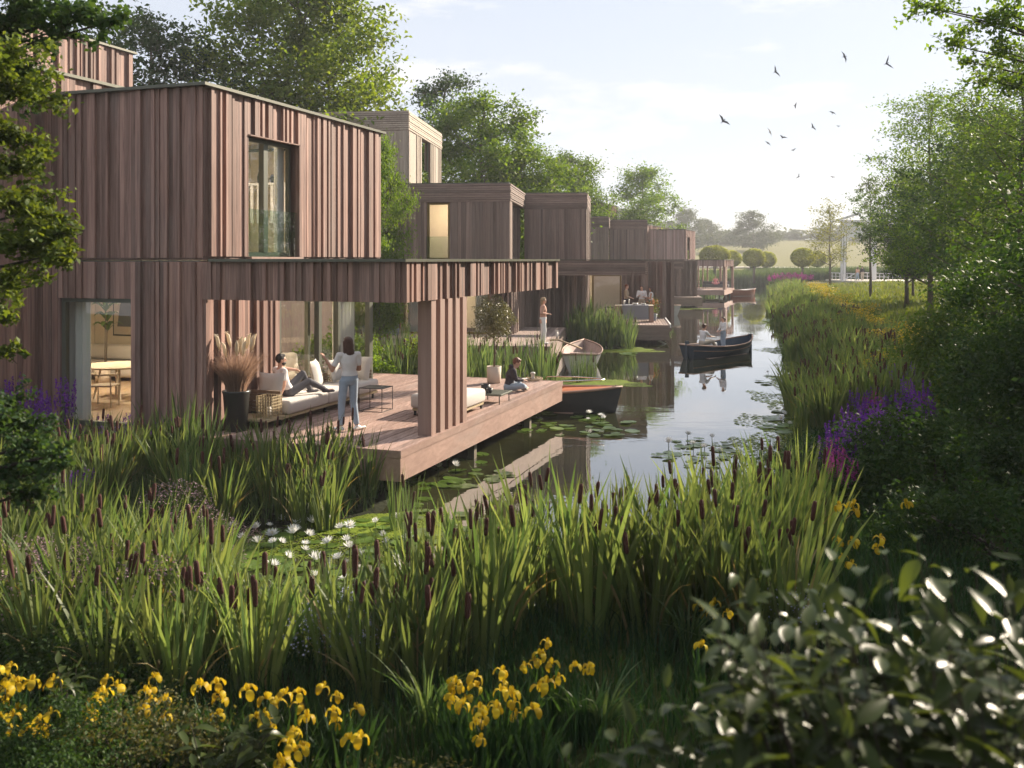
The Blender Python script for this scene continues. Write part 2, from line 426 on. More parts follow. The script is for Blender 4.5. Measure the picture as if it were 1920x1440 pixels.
M['ceramic'] = plain('glazed_ceramic', (0.65, 0.62, 0.56), 0.3, 0, 0.05, bump=0)
M['bridge'] = plain('pale_bridge_paint', (0.66, 0.65, 0.66), 0.55, 0, 0.04, bump=0)
M['bird'] = plain('dark_swallow_feathers', (0.09, 0.085, 0.09), 0.6, 0, 0.1, bump=0)
M['skin'] = plain('skin', (0.62, 0.36, 0.26), 0.5, 0, 0.04, bump=0)
M['skin2'] = plain('tanned_skin', (0.45, 0.24, 0.16), 0.5, 0, 0.04, bump=0)
for nm, c in dict(hair_br=(0.07, 0.03, 0.02), hair_bk=(0.012, 0.01, 0.01), hair_rd=(0.16, 0.05, 0.025), hair_bl=(0.36, 0.24, 0.13)).items():
    M[nm] = plain(nm.replace('hair_', 'hair_colour_'), c, 0.45, 0, 0.25, 40, bump=0.6)
for nm, c in dict(cl_white=(0.74, 0.72, 0.72), cl_jeans=(0.30, 0.37, 0.46), cl_grey=(0.10, 0.10, 0.115), cl_navy=(0.05, 0.08, 0.14), cl_dark=(0.045, 0.035, 0.045),
                  cl_peach=(0.62, 0.36, 0.27), cl_orange=(0.75, 0.28, 0.12), cl_tan=(0.42, 0.32, 0.22), cl_black=(0.02, 0.02, 0.024), cl_pink=(0.72, 0.30, 0.32), cl_beige=(0.5, 0.43, 0.34)).items():
    M[nm] = plain(nm.replace('cl_', 'cloth_'), c, 0.85, 0, 0.10, 14, bump=0.35)

def lampmat():
    m, nt, out = newmat('lit_lamp_shade'); e = N(nt, "ShaderNodeEmission", Strength=9.0); e.inputs[0].default_value = (1, 0.80, 0.56, 1)
    nt.links.new(e.outputs[0], out.inputs[0]); return m
M['lamp'] = lampmat()
# water
def watermat():
    m, nt, out = newmat('canal_water'); L = nt.links
    g = N(nt, "ShaderNodeNewGeometry")
    mp = N(nt, "ShaderNodeMapping"); mp.inputs["Scale"].default_value = (0.7, 1.0, 1.0)
    L.new(g.outputs["Position"], mp.inputs["Vector"])
    n1 = N(nt, "ShaderNodeTexNoise", Scale=1.1, Detail=3.0, Roughness=0.5); L.new(mp.outputs[0], n1.inputs["Vector"])
    n2 = N(nt, "ShaderNodeTexNoise", Scale=5.0, Detail=3.0, Roughness=0.5); L.new(mp.outputs[0], n2.inputs["Vector"])
    n3 = N(nt, "ShaderNodeTexNoise", Scale=0.12, Detail=2.0); L.new(mp.outputs[0], n3.inputs["Vector"])
    mr = N(nt, "ShaderNodeMapRange"); mr.inputs[1].default_value = 0.42; mr.inputs[2].default_value = 0.62; mr.inputs[3].default_value = 0.1; mr.inputs[4].default_value = 1.0
    L.new(n3.outputs["Fac"], mr.inputs[0])
    a = N(nt, "ShaderNodeMath", operation='MULTIPLY_ADD'); a.inputs[1].default_value = 0.22
    L.new(n2.outputs["Fac"], a.inputs[0]); L.new(n1.outputs["Fac"], a.inputs[2])
    b2 = N(nt, "ShaderNodeMath", operation='MULTIPLY'); L.new(a.outputs[0], b2.inputs[0]); L.new(mr.outputs[0], b2.inputs[1])
    bp = N(nt, "ShaderNodeBump", Strength=0.30, Distance=0.028); L.new(b2.outputs[0], bp.inputs["Height"])
    dif = N(nt, "ShaderNodeBsdfDiffuse", Color=(0.040, 0.042, 0.018, 1))
    gl = N(nt, "ShaderNodeBsdfGlossy", Roughness=0.015, Color=(0.96, 0.97, 1, 1)); L.new(bp.outputs[0], gl.inputs["Normal"])
    f = N(nt, "ShaderNodeFresnel", IOR=1.62); L.new(bp.outputs[0], f.inputs["Normal"])
    ml = N(nt, "ShaderNodeMath", operation='MULTIPLY', use_clamp=True); ml.inputs[1].default_value = 1.25; L.new(f.outputs[0], ml.inputs[0])
    mx = N(nt, "ShaderNodeMixShader"); L.new(ml.outputs[0], mx.inputs[0]); L.new(dif.outputs[0], mx.inputs[1]); L.new(gl.outputs[0], mx.inputs[2])
    L.new(mx.outputs[0], out.inputs[0])
    return m
M['water'] = watermat()

def groundmat():
    m, nt, out = newmat('ground_soil_and_turf'); L = nt.links
    g = N(nt, "ShaderNodeNewGeometry")
    n1 = N(nt, "ShaderNodeTexNoise", Scale=0.35, Detail=8.0, Roughness=0.65); L.new(g.outputs["Position"], n1.inputs["Vector"])
    n2 = N(nt, "ShaderNodeTexNoise", Scale=9.0, Detail=6.0); L.new(g.outputs["Position"], n2.inputs["Vector"])
    r = N(nt, "ShaderNodeValToRGB")
    e = r.color_ramp.elements
    e[0].position = 0.3; e[0].color = (0.050, 0.068, 0.018, 1)
    e[1].position = 0.7; e[1].color = (0.12, 0.135, 0.038, 1)
    L.new(n1.outputs["Fac"], r.inputs["Fac"])
    sx = N(nt, "ShaderNodeSeparateXYZ"); L.new(g.outputs["Position"], sx.inputs[0])
    far = N(nt, "ShaderNodeMapRange"); far.inputs[1].default_value = 165; far.inputs[2].default_value = 200; L.new(sx.outputs[1], far.inputs[0])
    mf = N(nt, "ShaderNodeMixRGB"); mf.inputs["Color2"].default_value = (0.23, 0.22, 0.085, 1)
    L.new(far.outputs[0], mf.inputs["Fac"]); L.new(r.outputs[0], mf.inputs["Color1"])
    low = N(nt, "ShaderNodeMapRange"); low.inputs[1].default_value = 0.30; low.inputs[2].default_value = 0.42; L.new(sx.outputs[2], low.inputs[0])
    ms = N(nt, "ShaderNodeMixRGB"); ms.inputs["Color1"].default_value = (0.022, 0.026, 0.012, 1)
    L.new(low.outputs[0], ms.inputs["Fac"]); L.new(mf.outputs[0], ms.inputs["Color2"])
    b = N(nt, "ShaderNodeBsdfPrincipled", Roughness=0.95); b.inputs["Specular IOR Level"].default_value = 0.1
    mu = N(nt, "ShaderNodeMixRGB", blend_type='MULTIPLY'); mu.inputs["Fac"].default_value = 0.5
    L.new(ms.outputs[0], mu.inputs["Color1"]); L.new(n2.outputs["Fac"], mu.inputs["Color2"])
    L.new(mu.outputs[0], b.inputs["Base Color"])
    bp = N(nt, "ShaderNodeBump", Strength=0.8, Distance=0.06); L.new(n2.outputs["Fac"], bp.inputs["Height"]); L.new(bp.outputs[0], b.inputs["Normal"])
    L.new(b.outputs[0], out.inputs[0])
    return m
M['ground'] = groundmat()

# ------------------------------------------------------------------ terrain and water
POLY = np.array([(-4.7,11.6),(-3,10.8),(-1,10.3),(1,10.4),(3,11.6),(4.2,14.5),(5.0,18.5),(6.4,22),(8.4,27),(11,37),(13.6,47),(19.4,70),
                 (27,97),(34,124),(40,150),(33,151),(29,138),(25,119),(20.5,112),(19,100),(16.5,90),(13,79),(9.4,66),(7.2,57),(4.6,56),(4.2,48),
                 (5.6,44.2),(4.6,42.6),(2.9,42.8),(2.2,44),(1.2,40),(0.8,34),(1.4,30.5),(1.0,28),(-0.6,27.2),(-3.4,26),(-3.6,17.4),(-2.0,17.0),(-1.95,15.3),(-2.6,14.6),(-4.0,14.2),(-4.9,13.2)])
def sdist(P):
    """signed distance to the shoreline: negative over water"""
    P = np.asarray(P, dtype=float); n = len(POLY)
    d = np.full(len(P), 1e9); inside = np.zeros(len(P), bool)
    for i in range(n):
        a = POLY[i]; b = POLY[(i+1) % n]; ab = b-a
        t = np.clip(((P-a) @ ab)/(ab @ ab), 0, 1)
        q = a + t[:, None]*ab
        d = np.minimum(d, np.hypot(*(P-q).T))
        c = ((a[1] > P[:, 1]) != (b[1] > P[:, 1]))
        with np.errstate(divide='ignore', invalid='ignore'):
            xi = (b[0]-a[0])*(P[:, 1]-a[1])/(b[1]-a[1])+a[0]
        inside ^= c & (P[:, 0] < xi)
    return np.where(inside, -d, d)
def shore_R(Y):
    Y = np.asarray(Y, dtype=float)
    return np.interp(Y, [10.4,11.6,14.5,18.5,22,27,37,47,70,97,124,150], [1,3,4.2,5.0,6.4,8.4,11,13.6,19.4,27,34,40]) + np.where(Y > 24, 0.45*np.sin(Y*0.42)+0.3*np.sin(Y*0.9+1), 0)
def hgt(P):
    P = np.asarray(P, dtype=float).reshape(-1, 2)
    d = sdist(P)
    z = np.where(d < 0, -0.05 + np.maximum(d, -1.6)*0.35, -0.05 + 0.4*np.clip(d/0.9, 0, 1)**0.8)
    right = P[:, 0] > shore_R(np.clip(P[:, 1], 10.4, 150))
    z = z + np.where(right & (P[:, 1] > 12), np.clip((d-1.5)/12, 0, 1)*0.6, 0)
    z = z + np.where(d > 0.5, 0.05*np.sin(P[:, 0]*0.9+1)*np.cos(P[:, 1]*0.7), 0)
    z = z + np.clip((P[:, 1]-215)/185, 0, 1)*11.5
    return z
def gz(x, y):
    return float(hgt([(x, y)])[0])

def make_ground():
    xs = np.concatenate([-np.geomspace(700, 12, 26), np.linspace(-11.5, 20, 106), np.geomspace(20.6, 900, 48)])
    ys = np.concatenate([np.linspace(-6, 8, 12), np.linspace(8.4, 60, 150), np.linspace(61, 160, 80), np.geomspace(162, 2500, 44)])
    X, Y = np.meshgrid(xs, ys)
    P = np.stack([X.ravel(), Y.ravel()], 1)
    Z = hgt(P)
    V = np.column_stack([P, Z])
    nx, ny = len(xs), len(ys)
    i = np.arange(nx-1)[None, :] + np.arange(ny-1)[:, None]*nx
    Fq = np.stack([i, i+1, i+nx+1, i+nx], -1).reshape(-1, 4)
    me = mesh('ground', V, Fq, [M['ground']], smooth=True)
    tag(link('ground', me), kind='structure', label='dark soil and turf banks running out to far fields')
make_ground()
wv = [(-30, 5, 0), (60, 5, 0), (60, 160, 0), (-30, 160, 0)]
tag(link('water', mesh('water', wv, [(0, 1, 2, 3)], [M['water']])), kind='structure', label='calm canal water reflecting the pale sky')
# ------------------------------------------------------------------ house with deck (red thermo timber)
A1 = R(-19)
W1 = Vector((-5.52, 17.18, 0))
def loc1(x, y, z=0, W=W1, A=A1):
    c, s = math.cos(A), math.sin(A)
    return Vector((W.x + x*c - y*s, W.y + x*s + y*c, z))
unit = MB().box(0, 1, 0, 1, 0, 1)
UNITS = {}
def unit_mesh(mat):
    if mat not in UNITS:
        UNITS[mat] = unit.mesh('cladding_board', M[mat])
    return UNITS[mat]
DZ = 0.9     # deck level
def profile(L, seed, w=(0.07, 0.112), deps=(0.03, 0.06, 0.10), wt=(0.46, 0.22, 0.32)):
    r = random.Random(seed); out = []; p = 0.0; last = None
    while p < L - 0.02:
        d = r.choices(deps, wt)[0]
        ww = r.uniform(*w) if d != deps[0] else r.uniform(w[0]*1.1, w[1]*1.15)
        if d == deps[-1] and r.random() < 0.5: ww *= 0.7
        if L - p - ww < 0.06: ww = L - p
        out.append((p, p+ww, d)); p += ww
    return out

def boards(house, axis, fixed, a0, a1, zfun, seed, mat, detail, sign=1, joined=None, **kw):
    """vertical cladding boards along local axis 'x' (face looks to -y) or 'y' (face looks to +x)"""
    for (p, q, d) in profile(a1-a0, seed, **kw):
        p += a0; q += a0
        for (z0, z1) in zfun((p+q)/2):
            if axis == 'x':
                bx = (p, q-0.004, fixed-d, fixed, z0, z1)
            else:
                bx = (fixed, fixed+d, p, q-0.004, z0, z1)
            if detail:
                o = link('cladding_board', unit_mesh(mat), house, (bx[0], bx[2], bx[4]), None, (bx[1]-bx[0], bx[3]-bx[2], bx[5]-bx[4]))
            else:
                joined.box(*bx)

def house_type1(W, A, detail, label, group=None):
    h = thing('timber_house', label, 'house', W, A, group)
    jb = MB()
    top = 7.1
    # --- structural core, with openings left free
    core = MB(); t = 0.2
    # front wall (y=0..t): solid but for the tall opening x -3.24..-1.5, z .9..3.28
    core.box(-3.69, -3.24, 0, t, 0.2, 3.9); core.box(-1.50, 0, 0, t, 0.2, 3.9)
    core.box(-3.24, -1.50, 0, t, 3.28, 3.9); core.box(-3.24, -1.50, 0, t, 0.2, 0.88)
    core.box(-3.69, 0, 0, t, 4.0, top-0.05)
    # canal wall, ground floor: solid y .2..2.39, glass beyond
    core.box(-t, -0.001, t, 2.39, 0.2, 3.9); core.box(-t, -0.001, 2.39, 6.93, 3.3, 3.9); core.box(-t, -0.001, 2.39, 6.93, 0.2, 0.9)
    # canal wall, upper floor with window y 1.31..3.06, z 4.06..6.38
    core.box(-t, -0.001, t, 1.31, 4.0, top-0.05); core.box(-t, -0.001, 3.06, 6.93, 4.0, top-0.05)
    core.box(-t, -0.001, 1.31, 3.06, 6.38, top-0.05)
    # back wall
    core.box(-3.69, -t-0.001, 6.73, 6.93, 4.0, top-0.05)
    core.box(-8.6, -3.65, 6.73, 6.93, 0.2, 3.9)
    core.box(-3.649, 0, 6.75, 6.93, 3.3, 3.9)
    part('wall', core, M['wood1dk'], h)
    # floors, roof
    part('floor_slab', MB().box(-8.6, -t, t, 6.73, 0.75, 0.90), M['oak'], h)
    part('ceiling_slab', MB().box(-8.6, -t-0.002, t, 6.72, 3.35, 3.99), M['ceil'], h)
    part('roof', MB().box(-3.68, -0.02, 0.02, 1.2, top-0.05, top).box(-3.68, -0.02, 5.6, 6.92, top-0.05, top).box(-3.68, -3.0, 1.201, 5.599, top-0.05, top).box(-0.8, -0.02, 1.201, 5.599, top-0.05, top), M['capm'], h)
    part('added_roof_light', MB().box(-2.999, -0.801, 1.202, 5.598, top-0.04, top-0.02), M['glass'], h)  # unseen roof opening, added so daylight brightens the upstairs room
    cp = MB(); o = 0.15
    cp.box(-3.72, o, -o, -o+0.05+0.12, top, top+0.055); cp.box(o-0.17, o, -o+0.172, 6.98, top, top+0.055)
    cp.box(-3.72, o-0.172, 6.84, 6.98, top, top+0.055); cp.box(-3.72, -3.55, 0.022, 6.838, top, top+0.055)
    part('roof_capping', cp, M['capm'], h)
    # --- cladding
    def z_dark(xm): return [(4.035, top)]
    def z_low(xm):
        return [(3.28, 3.965)] if -3.26 < xm < -1.48 else [(0.25, 3.965)]
    boards(h, 'x', 0.0, -3.69, 0.0, z_dark, 3, 'wood1', detail, joined=jb, deps=(0.02, 0.045, 0.075))
    boards(h, 'x', 0.0, -3.69, 0.0, z_low, 3, 'wood1', detail, joined=jb, deps=(0.02, 0.045, 0.075))
    def z_lit(ym):
        return [(6.40, top)] if 1.30 < ym < 3.08 else [(4.06, top)]
    boards(h, 'y', 0.0, 0.0, 6.93, z_lit, 11, 'wood1', detail, joined=jb)
    boards(h, 'y', 0.0, 0.0, 2.38, lambda y: [(0.9, 3.93)], 12, 'wood1', detail, joined=jb)
    # --- open ring beam over the deck
    h0 = h
    if detail: h = thing('timber_pergola', 'open timber ring-beam canopy over the near deck, on a pillar of fins', 'pergola', W, A)
    bt, bb = 3.965, 3.29
    X2, Y2 = 4.02, 8.91
    beam = MB()
    beam.box(0.12, X2-0.12, 0.0, 0.16, bb+0.01, bt); beam.box(X2-0.28, X2-0.12, 0.161, Y2-0.161, bb+0.01, bt)
    beam.box(-1.6, X2-0.12, Y2-0.16, Y2, bb+0.01, bt)
    part('canopy_beam', beam, M['wood1dk'], h)
    boards(h, 'x', 0.0, 0.0, X2-0.12, lambda x: [(bb, bt)], 21, 'wood1', detail, joined=jb, deps=(0.02, 0.045, 0.075))
    boards(h, 'y', X2-0.12, 0.0, Y2, lambda x: [(bb, bt)], 22, 'wood1', detail, joined=jb)
    if not detail:
        pass
    jb2 = MB()
    for (p, q, d) in profile(Y2-0.3, 23): jb2.box(X2-0.28-0.03, X2-0.281, p+0.16, q+0.15, bb, bt)
    for (p, q, d) in profile(5.4, 24): jb2.box(-1.5+p, -1.5+q-0.01, Y2+0.001, Y2+0.04, bb, bt); jb2.box(-1.5+p, -1.5+q-0.01, Y2-0.2, Y2-0.161, bb, bt)
    part('canopy_lining', jb2, M['wood1'], h, kind='stuff')
    cc = MB()
    cc.box(0.2, X2+0.02, -0.13, 0.18, bt, bt+0.05); cc.box(X2-0.33, X2+0.02, 0.182, Y2-0.222, bt, bt+0.05); cc.box(-1.6, X2+0.02, Y2-0.22, Y2+0.06, bt, bt+0.05)
    part('canopy_capping', cc, M['capm'], h)
    hp_ = h; h = h0
    part('floor_ledge', MB().box(0.002, 0.19, 0.19, 6.93, bt, bt+0.05), M['capm'], h)
    # --- pillar of fins on the deck edge
    pm = MB()
    pm.box(3.72, 3.98, 1.05, 1.25, DZ, bb-0.002)
    pp = part('pillar', pm, M['fascia_v'], hp_)
    for k in range(4):
        y = 1.45 + k*0.36
        part('pillar_fin', MB().box(3.73, 3.98, y, y+0.20, DZ, bb-0.002), M['fascia_v'], pp)
    part('pillar_backing', MB().box(3.78, 3.88, 1.26, 2.72, DZ, bb-0.003), M['wood1dk'], pp)
    # --- upper window
    w = MB()
    fz0, fz1, y0, y1 = 4.06, 6.38, 1.31, 3.06
    fr = MB(); fx0, fx1 = -0.20, -0.12
    fr.box(fx0, fx1, y0, y0+0.07, fz0, fz1); fr.box(fx0, fx1, y1-0.07, y1, fz0, fz1)
    fr.box(fx0, fx1, y0+0.071, y1-0.071, fz1-0.07, fz1); fr.box(fx0, fx1, y0+0.071, y1-0.071, fz0, fz0+0.09)
    fr.box(fx0-0.02, fx1+0.02, 2.05, 2.20, fz0+0.091, fz1-0.071)
    win = part('window', fr, M['frame'], h)
    part('pane', MB().box(-0.165, -0.157, y0+0.072, 2.049, fz0+0.092, fz1-0.072), M['glass'], win)
    part('pane', MB().box(-0.165, -0.157, 2.201, y1-0.072, fz0+0.092, fz1-0.072), M['glass'], win)
    part('sill', MB().box(-0.1, 0.14, y0-0.02, y1+0.1, 4.018, 4.056), M['fascia_v'], win)
    rv = MB(); rv.box(-0.12, 0.10, y1, y1+0.02, fz0, fz1); rv.box(-0.12, 0.05, y0-0.02, y0, fz0, fz1); rv.box(-0.12, 0.10, y0, y1, fz1, fz1+0.018)
    part('window_reveal', rv, M['wood1'], win)
    part('glass_balustrade', MB().box(0.03, 0.045, y0+0.01, y1-0.01, 4.06, 4.98), M['glassb'], h)
    # --- glazed corner on the deck
    gf = MB(); x0, x1 = -0.14, -0.02
    for (a, b) in ((2.392, 2.56), (4.05, 4.17), (4.9, 5.0), (6.42, 6.6)):
        gf.box(x0, x1, a, b, 0.9, 3.298)
    for (a, b) in ((2.561, 4.049), (4.171, 4.899), (5.001, 6.419)):
        gf.box(x0, x1, a, b, 0.9, 1.0); gf.box(x0, x1, a, b, 3.22, 3.298)
    gf.box(-3.64, -3.54, 6.62, 6.73, 0.9, 3.298); gf.box(-1.94, -1.84, 6.62, 6.73, 0.981, 3.219); gf.box(-3.539, -0.14, 6.62, 6.73, 0.9, 0.98); gf.box(-3.539, -0.14, 6.62, 6.73, 3.22, 3.298)
    gw = part('glass_wall', gf, M['frame'], h)
    for (a, b) in ((2.562, 4.048), (4.172, 4.898), (5.002, 6.418)):
        part('pane', MB().box(-0.085, -0.077, a, b, 1.001, 3.219), M['glass'], gw)
    part('pane', MB().box(-1.838, -0.141, 6.67, 6.678, 0.981, 3.219), M['glass'], gw)
    part('pane', MB().box(-3.538, -1.941, 6.67, 6.678, 0.981, 3.219), M['glass'], gw)
    # --- tall window in the shaded wall (glass open onto the garden)
    g2 = MB(); a, b = -3.238, -1.502
    g2.box(a, a+0.09, 0.05, 0.15, 0.89, 3.278); g2.box(b-0.06, b, 0.05, 0.15, 0.89, 3.278); g2.box(a+0.091, b-0.061, 0.05, 0.15, 3.2, 3.278); g2.box(a+0.091, b-0.061, 0.05, 0.15, 0.89, 0.97)
    w2 = part('window', g2, M['frame'], h)
    part('pane', MB().box(a+0.092, b-0.062, 0.09, 0.098, 0.972, 3.198), M['glass'], w2)
    # --- inner walls of the two rooms
    iw = MB()
    iw.box(-8.5, -3.65, 6.66, 6.729, 0.9, 3.35); iw.box(-8.6, -8.5, 0.2, 6.65, 0.9, 3.35)
    iw.box(-0.26, -0.201, 0.2, 2.39, 0.9, 3.35)
    iw.box(-3.6, -0.201, 0.201, 0.24, 4.0, 6.9); iw.box(-3.6, -3.55, 0.241, 6.68, 4.0, 6.9); iw.box(-3.6, -0.201, 6.68, 6.729, 4.0, 6.9)
    iw.box(-3.549, -0.201, 0.241, 1.2, 6.9, 7.0); iw.box(-3.549, -0.201, 5.6, 6.679, 6.9, 7.0)
    iw.box(-8.5, -3.75, 6.66, 6.729, 3.351, 7.4); iw.box(-8.6, -8.5, 0.2, 6.65, 3.351, 7.4); iw.box(-3.8, -3.75, 0.25, 6.65, 3.351, 7.4); iw.box(-8.5, -3.81, 0.2, 0.25, 3.351, 7.4)
    part('room_wall', iw, M['plaster'], h)
    # --- taller masses behind
    bj = MB(); bc = MB()
    bc.box(-14.5, -3.71, -1.0, 0.0, 0.1, 7.6) if False else None
    bc.box(-14.5, -8.61, 0.0, 11.8, 0.1, 7.6); bc.box(-8.609, -3.72, 6.95, 11.8, 0.1, 7.6); bc.box(-3.749, -3.72, 0.21, 6.949, 4.0, 7.6)
    bc.box(-8.609, -3.72, -0.95, -0.02, 0.1, 7.6)
    bc.box(-8.609, -8.3, -0.019, 0.209, 0.1, 7.6)
    bc.box(-16, -9.17, 1.0, 8.9, 7.66, 10.1)
    part('rear_wall', bc, M['wood1dk'], h)
    def jr(axis, fixed, a0, a1, z0, z1, seed):
        for (p, q, d) in profile(a1-a0, seed):
            if axis == 'x': bj.box(a0+p, a0+q-0.004, fixed-d, fixed, z0, z1)
            else: bj.box(fixed, fixed+d, a0+p, a0+q-0.004, z0, z1)
    jr('y', -3.72, -0.95, 0.0, 0.2, 7.6, 31); jr('y', -3.70, 0.0, 11.8, 7.0, 7.6, 32)
    jr('x', -0.95, -14.5, -3.72, 0.2, 7.6, 33)
    jr('y', -9.17, 1.0, 8.9, 7.66, 10.1, 34)
    jr('x', 1.0, -16, -9.17, 7.66, 10.1, 35)
    part('rear_cladding', bj, M['wood1'], h, kind='stuff')
    rc = MB(); rc.box(-14.5, -3.56, -1.1, -0.9, 7.6, 7.66); rc.box(-3.76, -3.56, -0.899, 11.9, 7.6, 7.66); rc.box(-14.5, -8.61, -0.899, 11.9, 7.58, 7.655); rc.box(-8.609, -3.77, -0.899, 0.2, 7.58, 7.655); rc.box(-8.609, -3.77, 6.7, 11.9, 7.58, 7.655)
    rc.box(-16, -9.02, 0.85, 8.95, 10.1, 10.16)
    part('added_roof_light', MB().box(-8.6, -3.78, 0.22, 6.68, 7.5, 7.52), M['glass'], h)  # unseen glazing added over the hollow rear block to let daylight in
    part('rear_roof', rc, M['capm'], h)
    if not detail:
        part('cladding_boards', jb, M['wood6'], h, kind='stuff')
    return h
M['postdk'] = plain('weathered_post_timber', (0.20, 0.17, 0.13), 0.8, 0, 0.25)
M['fascia_v'] = wood('post_timber', (0.27, 0.17, 0.14), (0.37, 0.245, 0.205), 2, grain=9, var=0.08, streak=0.2)

h1 = house_type1(W1, A1, True, 'two-storey reddish timber-clad house nearest the viewer, with sunlit corner window above its deck')

def deck(W, A, name_label, x0, x1, y0, y1, z, mat, fmat, thick=0.48, board=0.14, detail=True, notch=None, posts=(), axis='y', cat='deck'):
    d = thing('timber_deck', name_label, cat, W, A)
    jb = MB(); i = 0
    p = x0 + 0.04
    step = board
    while p < x1 - 0.05:
        q = min(p + step - 0.017, x1 - 0.03)
        ya, yb = y0 + 0.045, y1 - 0.045
        if notch and p < notch[0]: ya = notch[1]
        if detail:
            key = ('db', mat)
            if key not in UNITS: UNITS[key] = unit.mesh('deck_board', M[mat])
            link('deck_board', UNITS[key], d, (p, ya, z-0.03), None, (q-p, yb-ya, 0.03 - 0.003*(i % 2)))
        else:
            jb.box(p, q, ya, yb, z-0.03, z)
        p += step; i += 1
    if not detail: part('deck_boards', jb, M[mat], d, kind='stuff')
    fb = MB()
    for (za, zb, ins) in ((z-0.115, z+0.004, 0.0), (z-thick, z-0.12, 0.012)):
        f = MB()
        f.box(x0+ins, x1-ins, y0+ins, y0+0.04, za, zb); f.box(x1-0.04, x1-ins, y0+0.041, y1-0.041, za, zb)
        f.box(x0+ins, x1-ins, y1-0.04, y1-ins, za, zb); f.box(x0+ins, x0+0.04, y0+0.041, y1-0.041, za, zb)
        if notch: f = MB().box(notch[0]*0+x0+1.0, x1-ins, y0+ins, y0+0.04, za, zb).box(x1-0.04, x1-ins, y0+0.041, y1-0.041, za, zb).box(x0+ins, x1-ins, y1-0.04, y1-ins, za, zb)
        part('fascia_board', f, M[fmat], d)
    part('joists', MB().box(x0+0.06 if not notch else x0+1.0, x1-0.06, y0+0.06, y1-0.06, z-0.25, z-0.045), M['wood1dk'], d)
    for (a, b) in posts:
        part('post', MB().box(a-0.07, a+0.07, b-0.07, b+0.07, -1.0, z-0.251), M['postdk'], d)
    return d
d1 = deck(W1, A1, 'broad reddish timber deck of the nearest house, with the sofa and standing woman', -1.6, 4.05, -0.33, 9.18, DZ, 'deck1', 'fascia1', 0.5, 0.125,
          notch=(0.14, 6.95), posts=[(3.45, 0.5), (3.75, 3.6), (3.75, 7.2), (1.5, 0.0), (1.5, 3.6), (1.5, 7.2), (0.2, 8.6)])

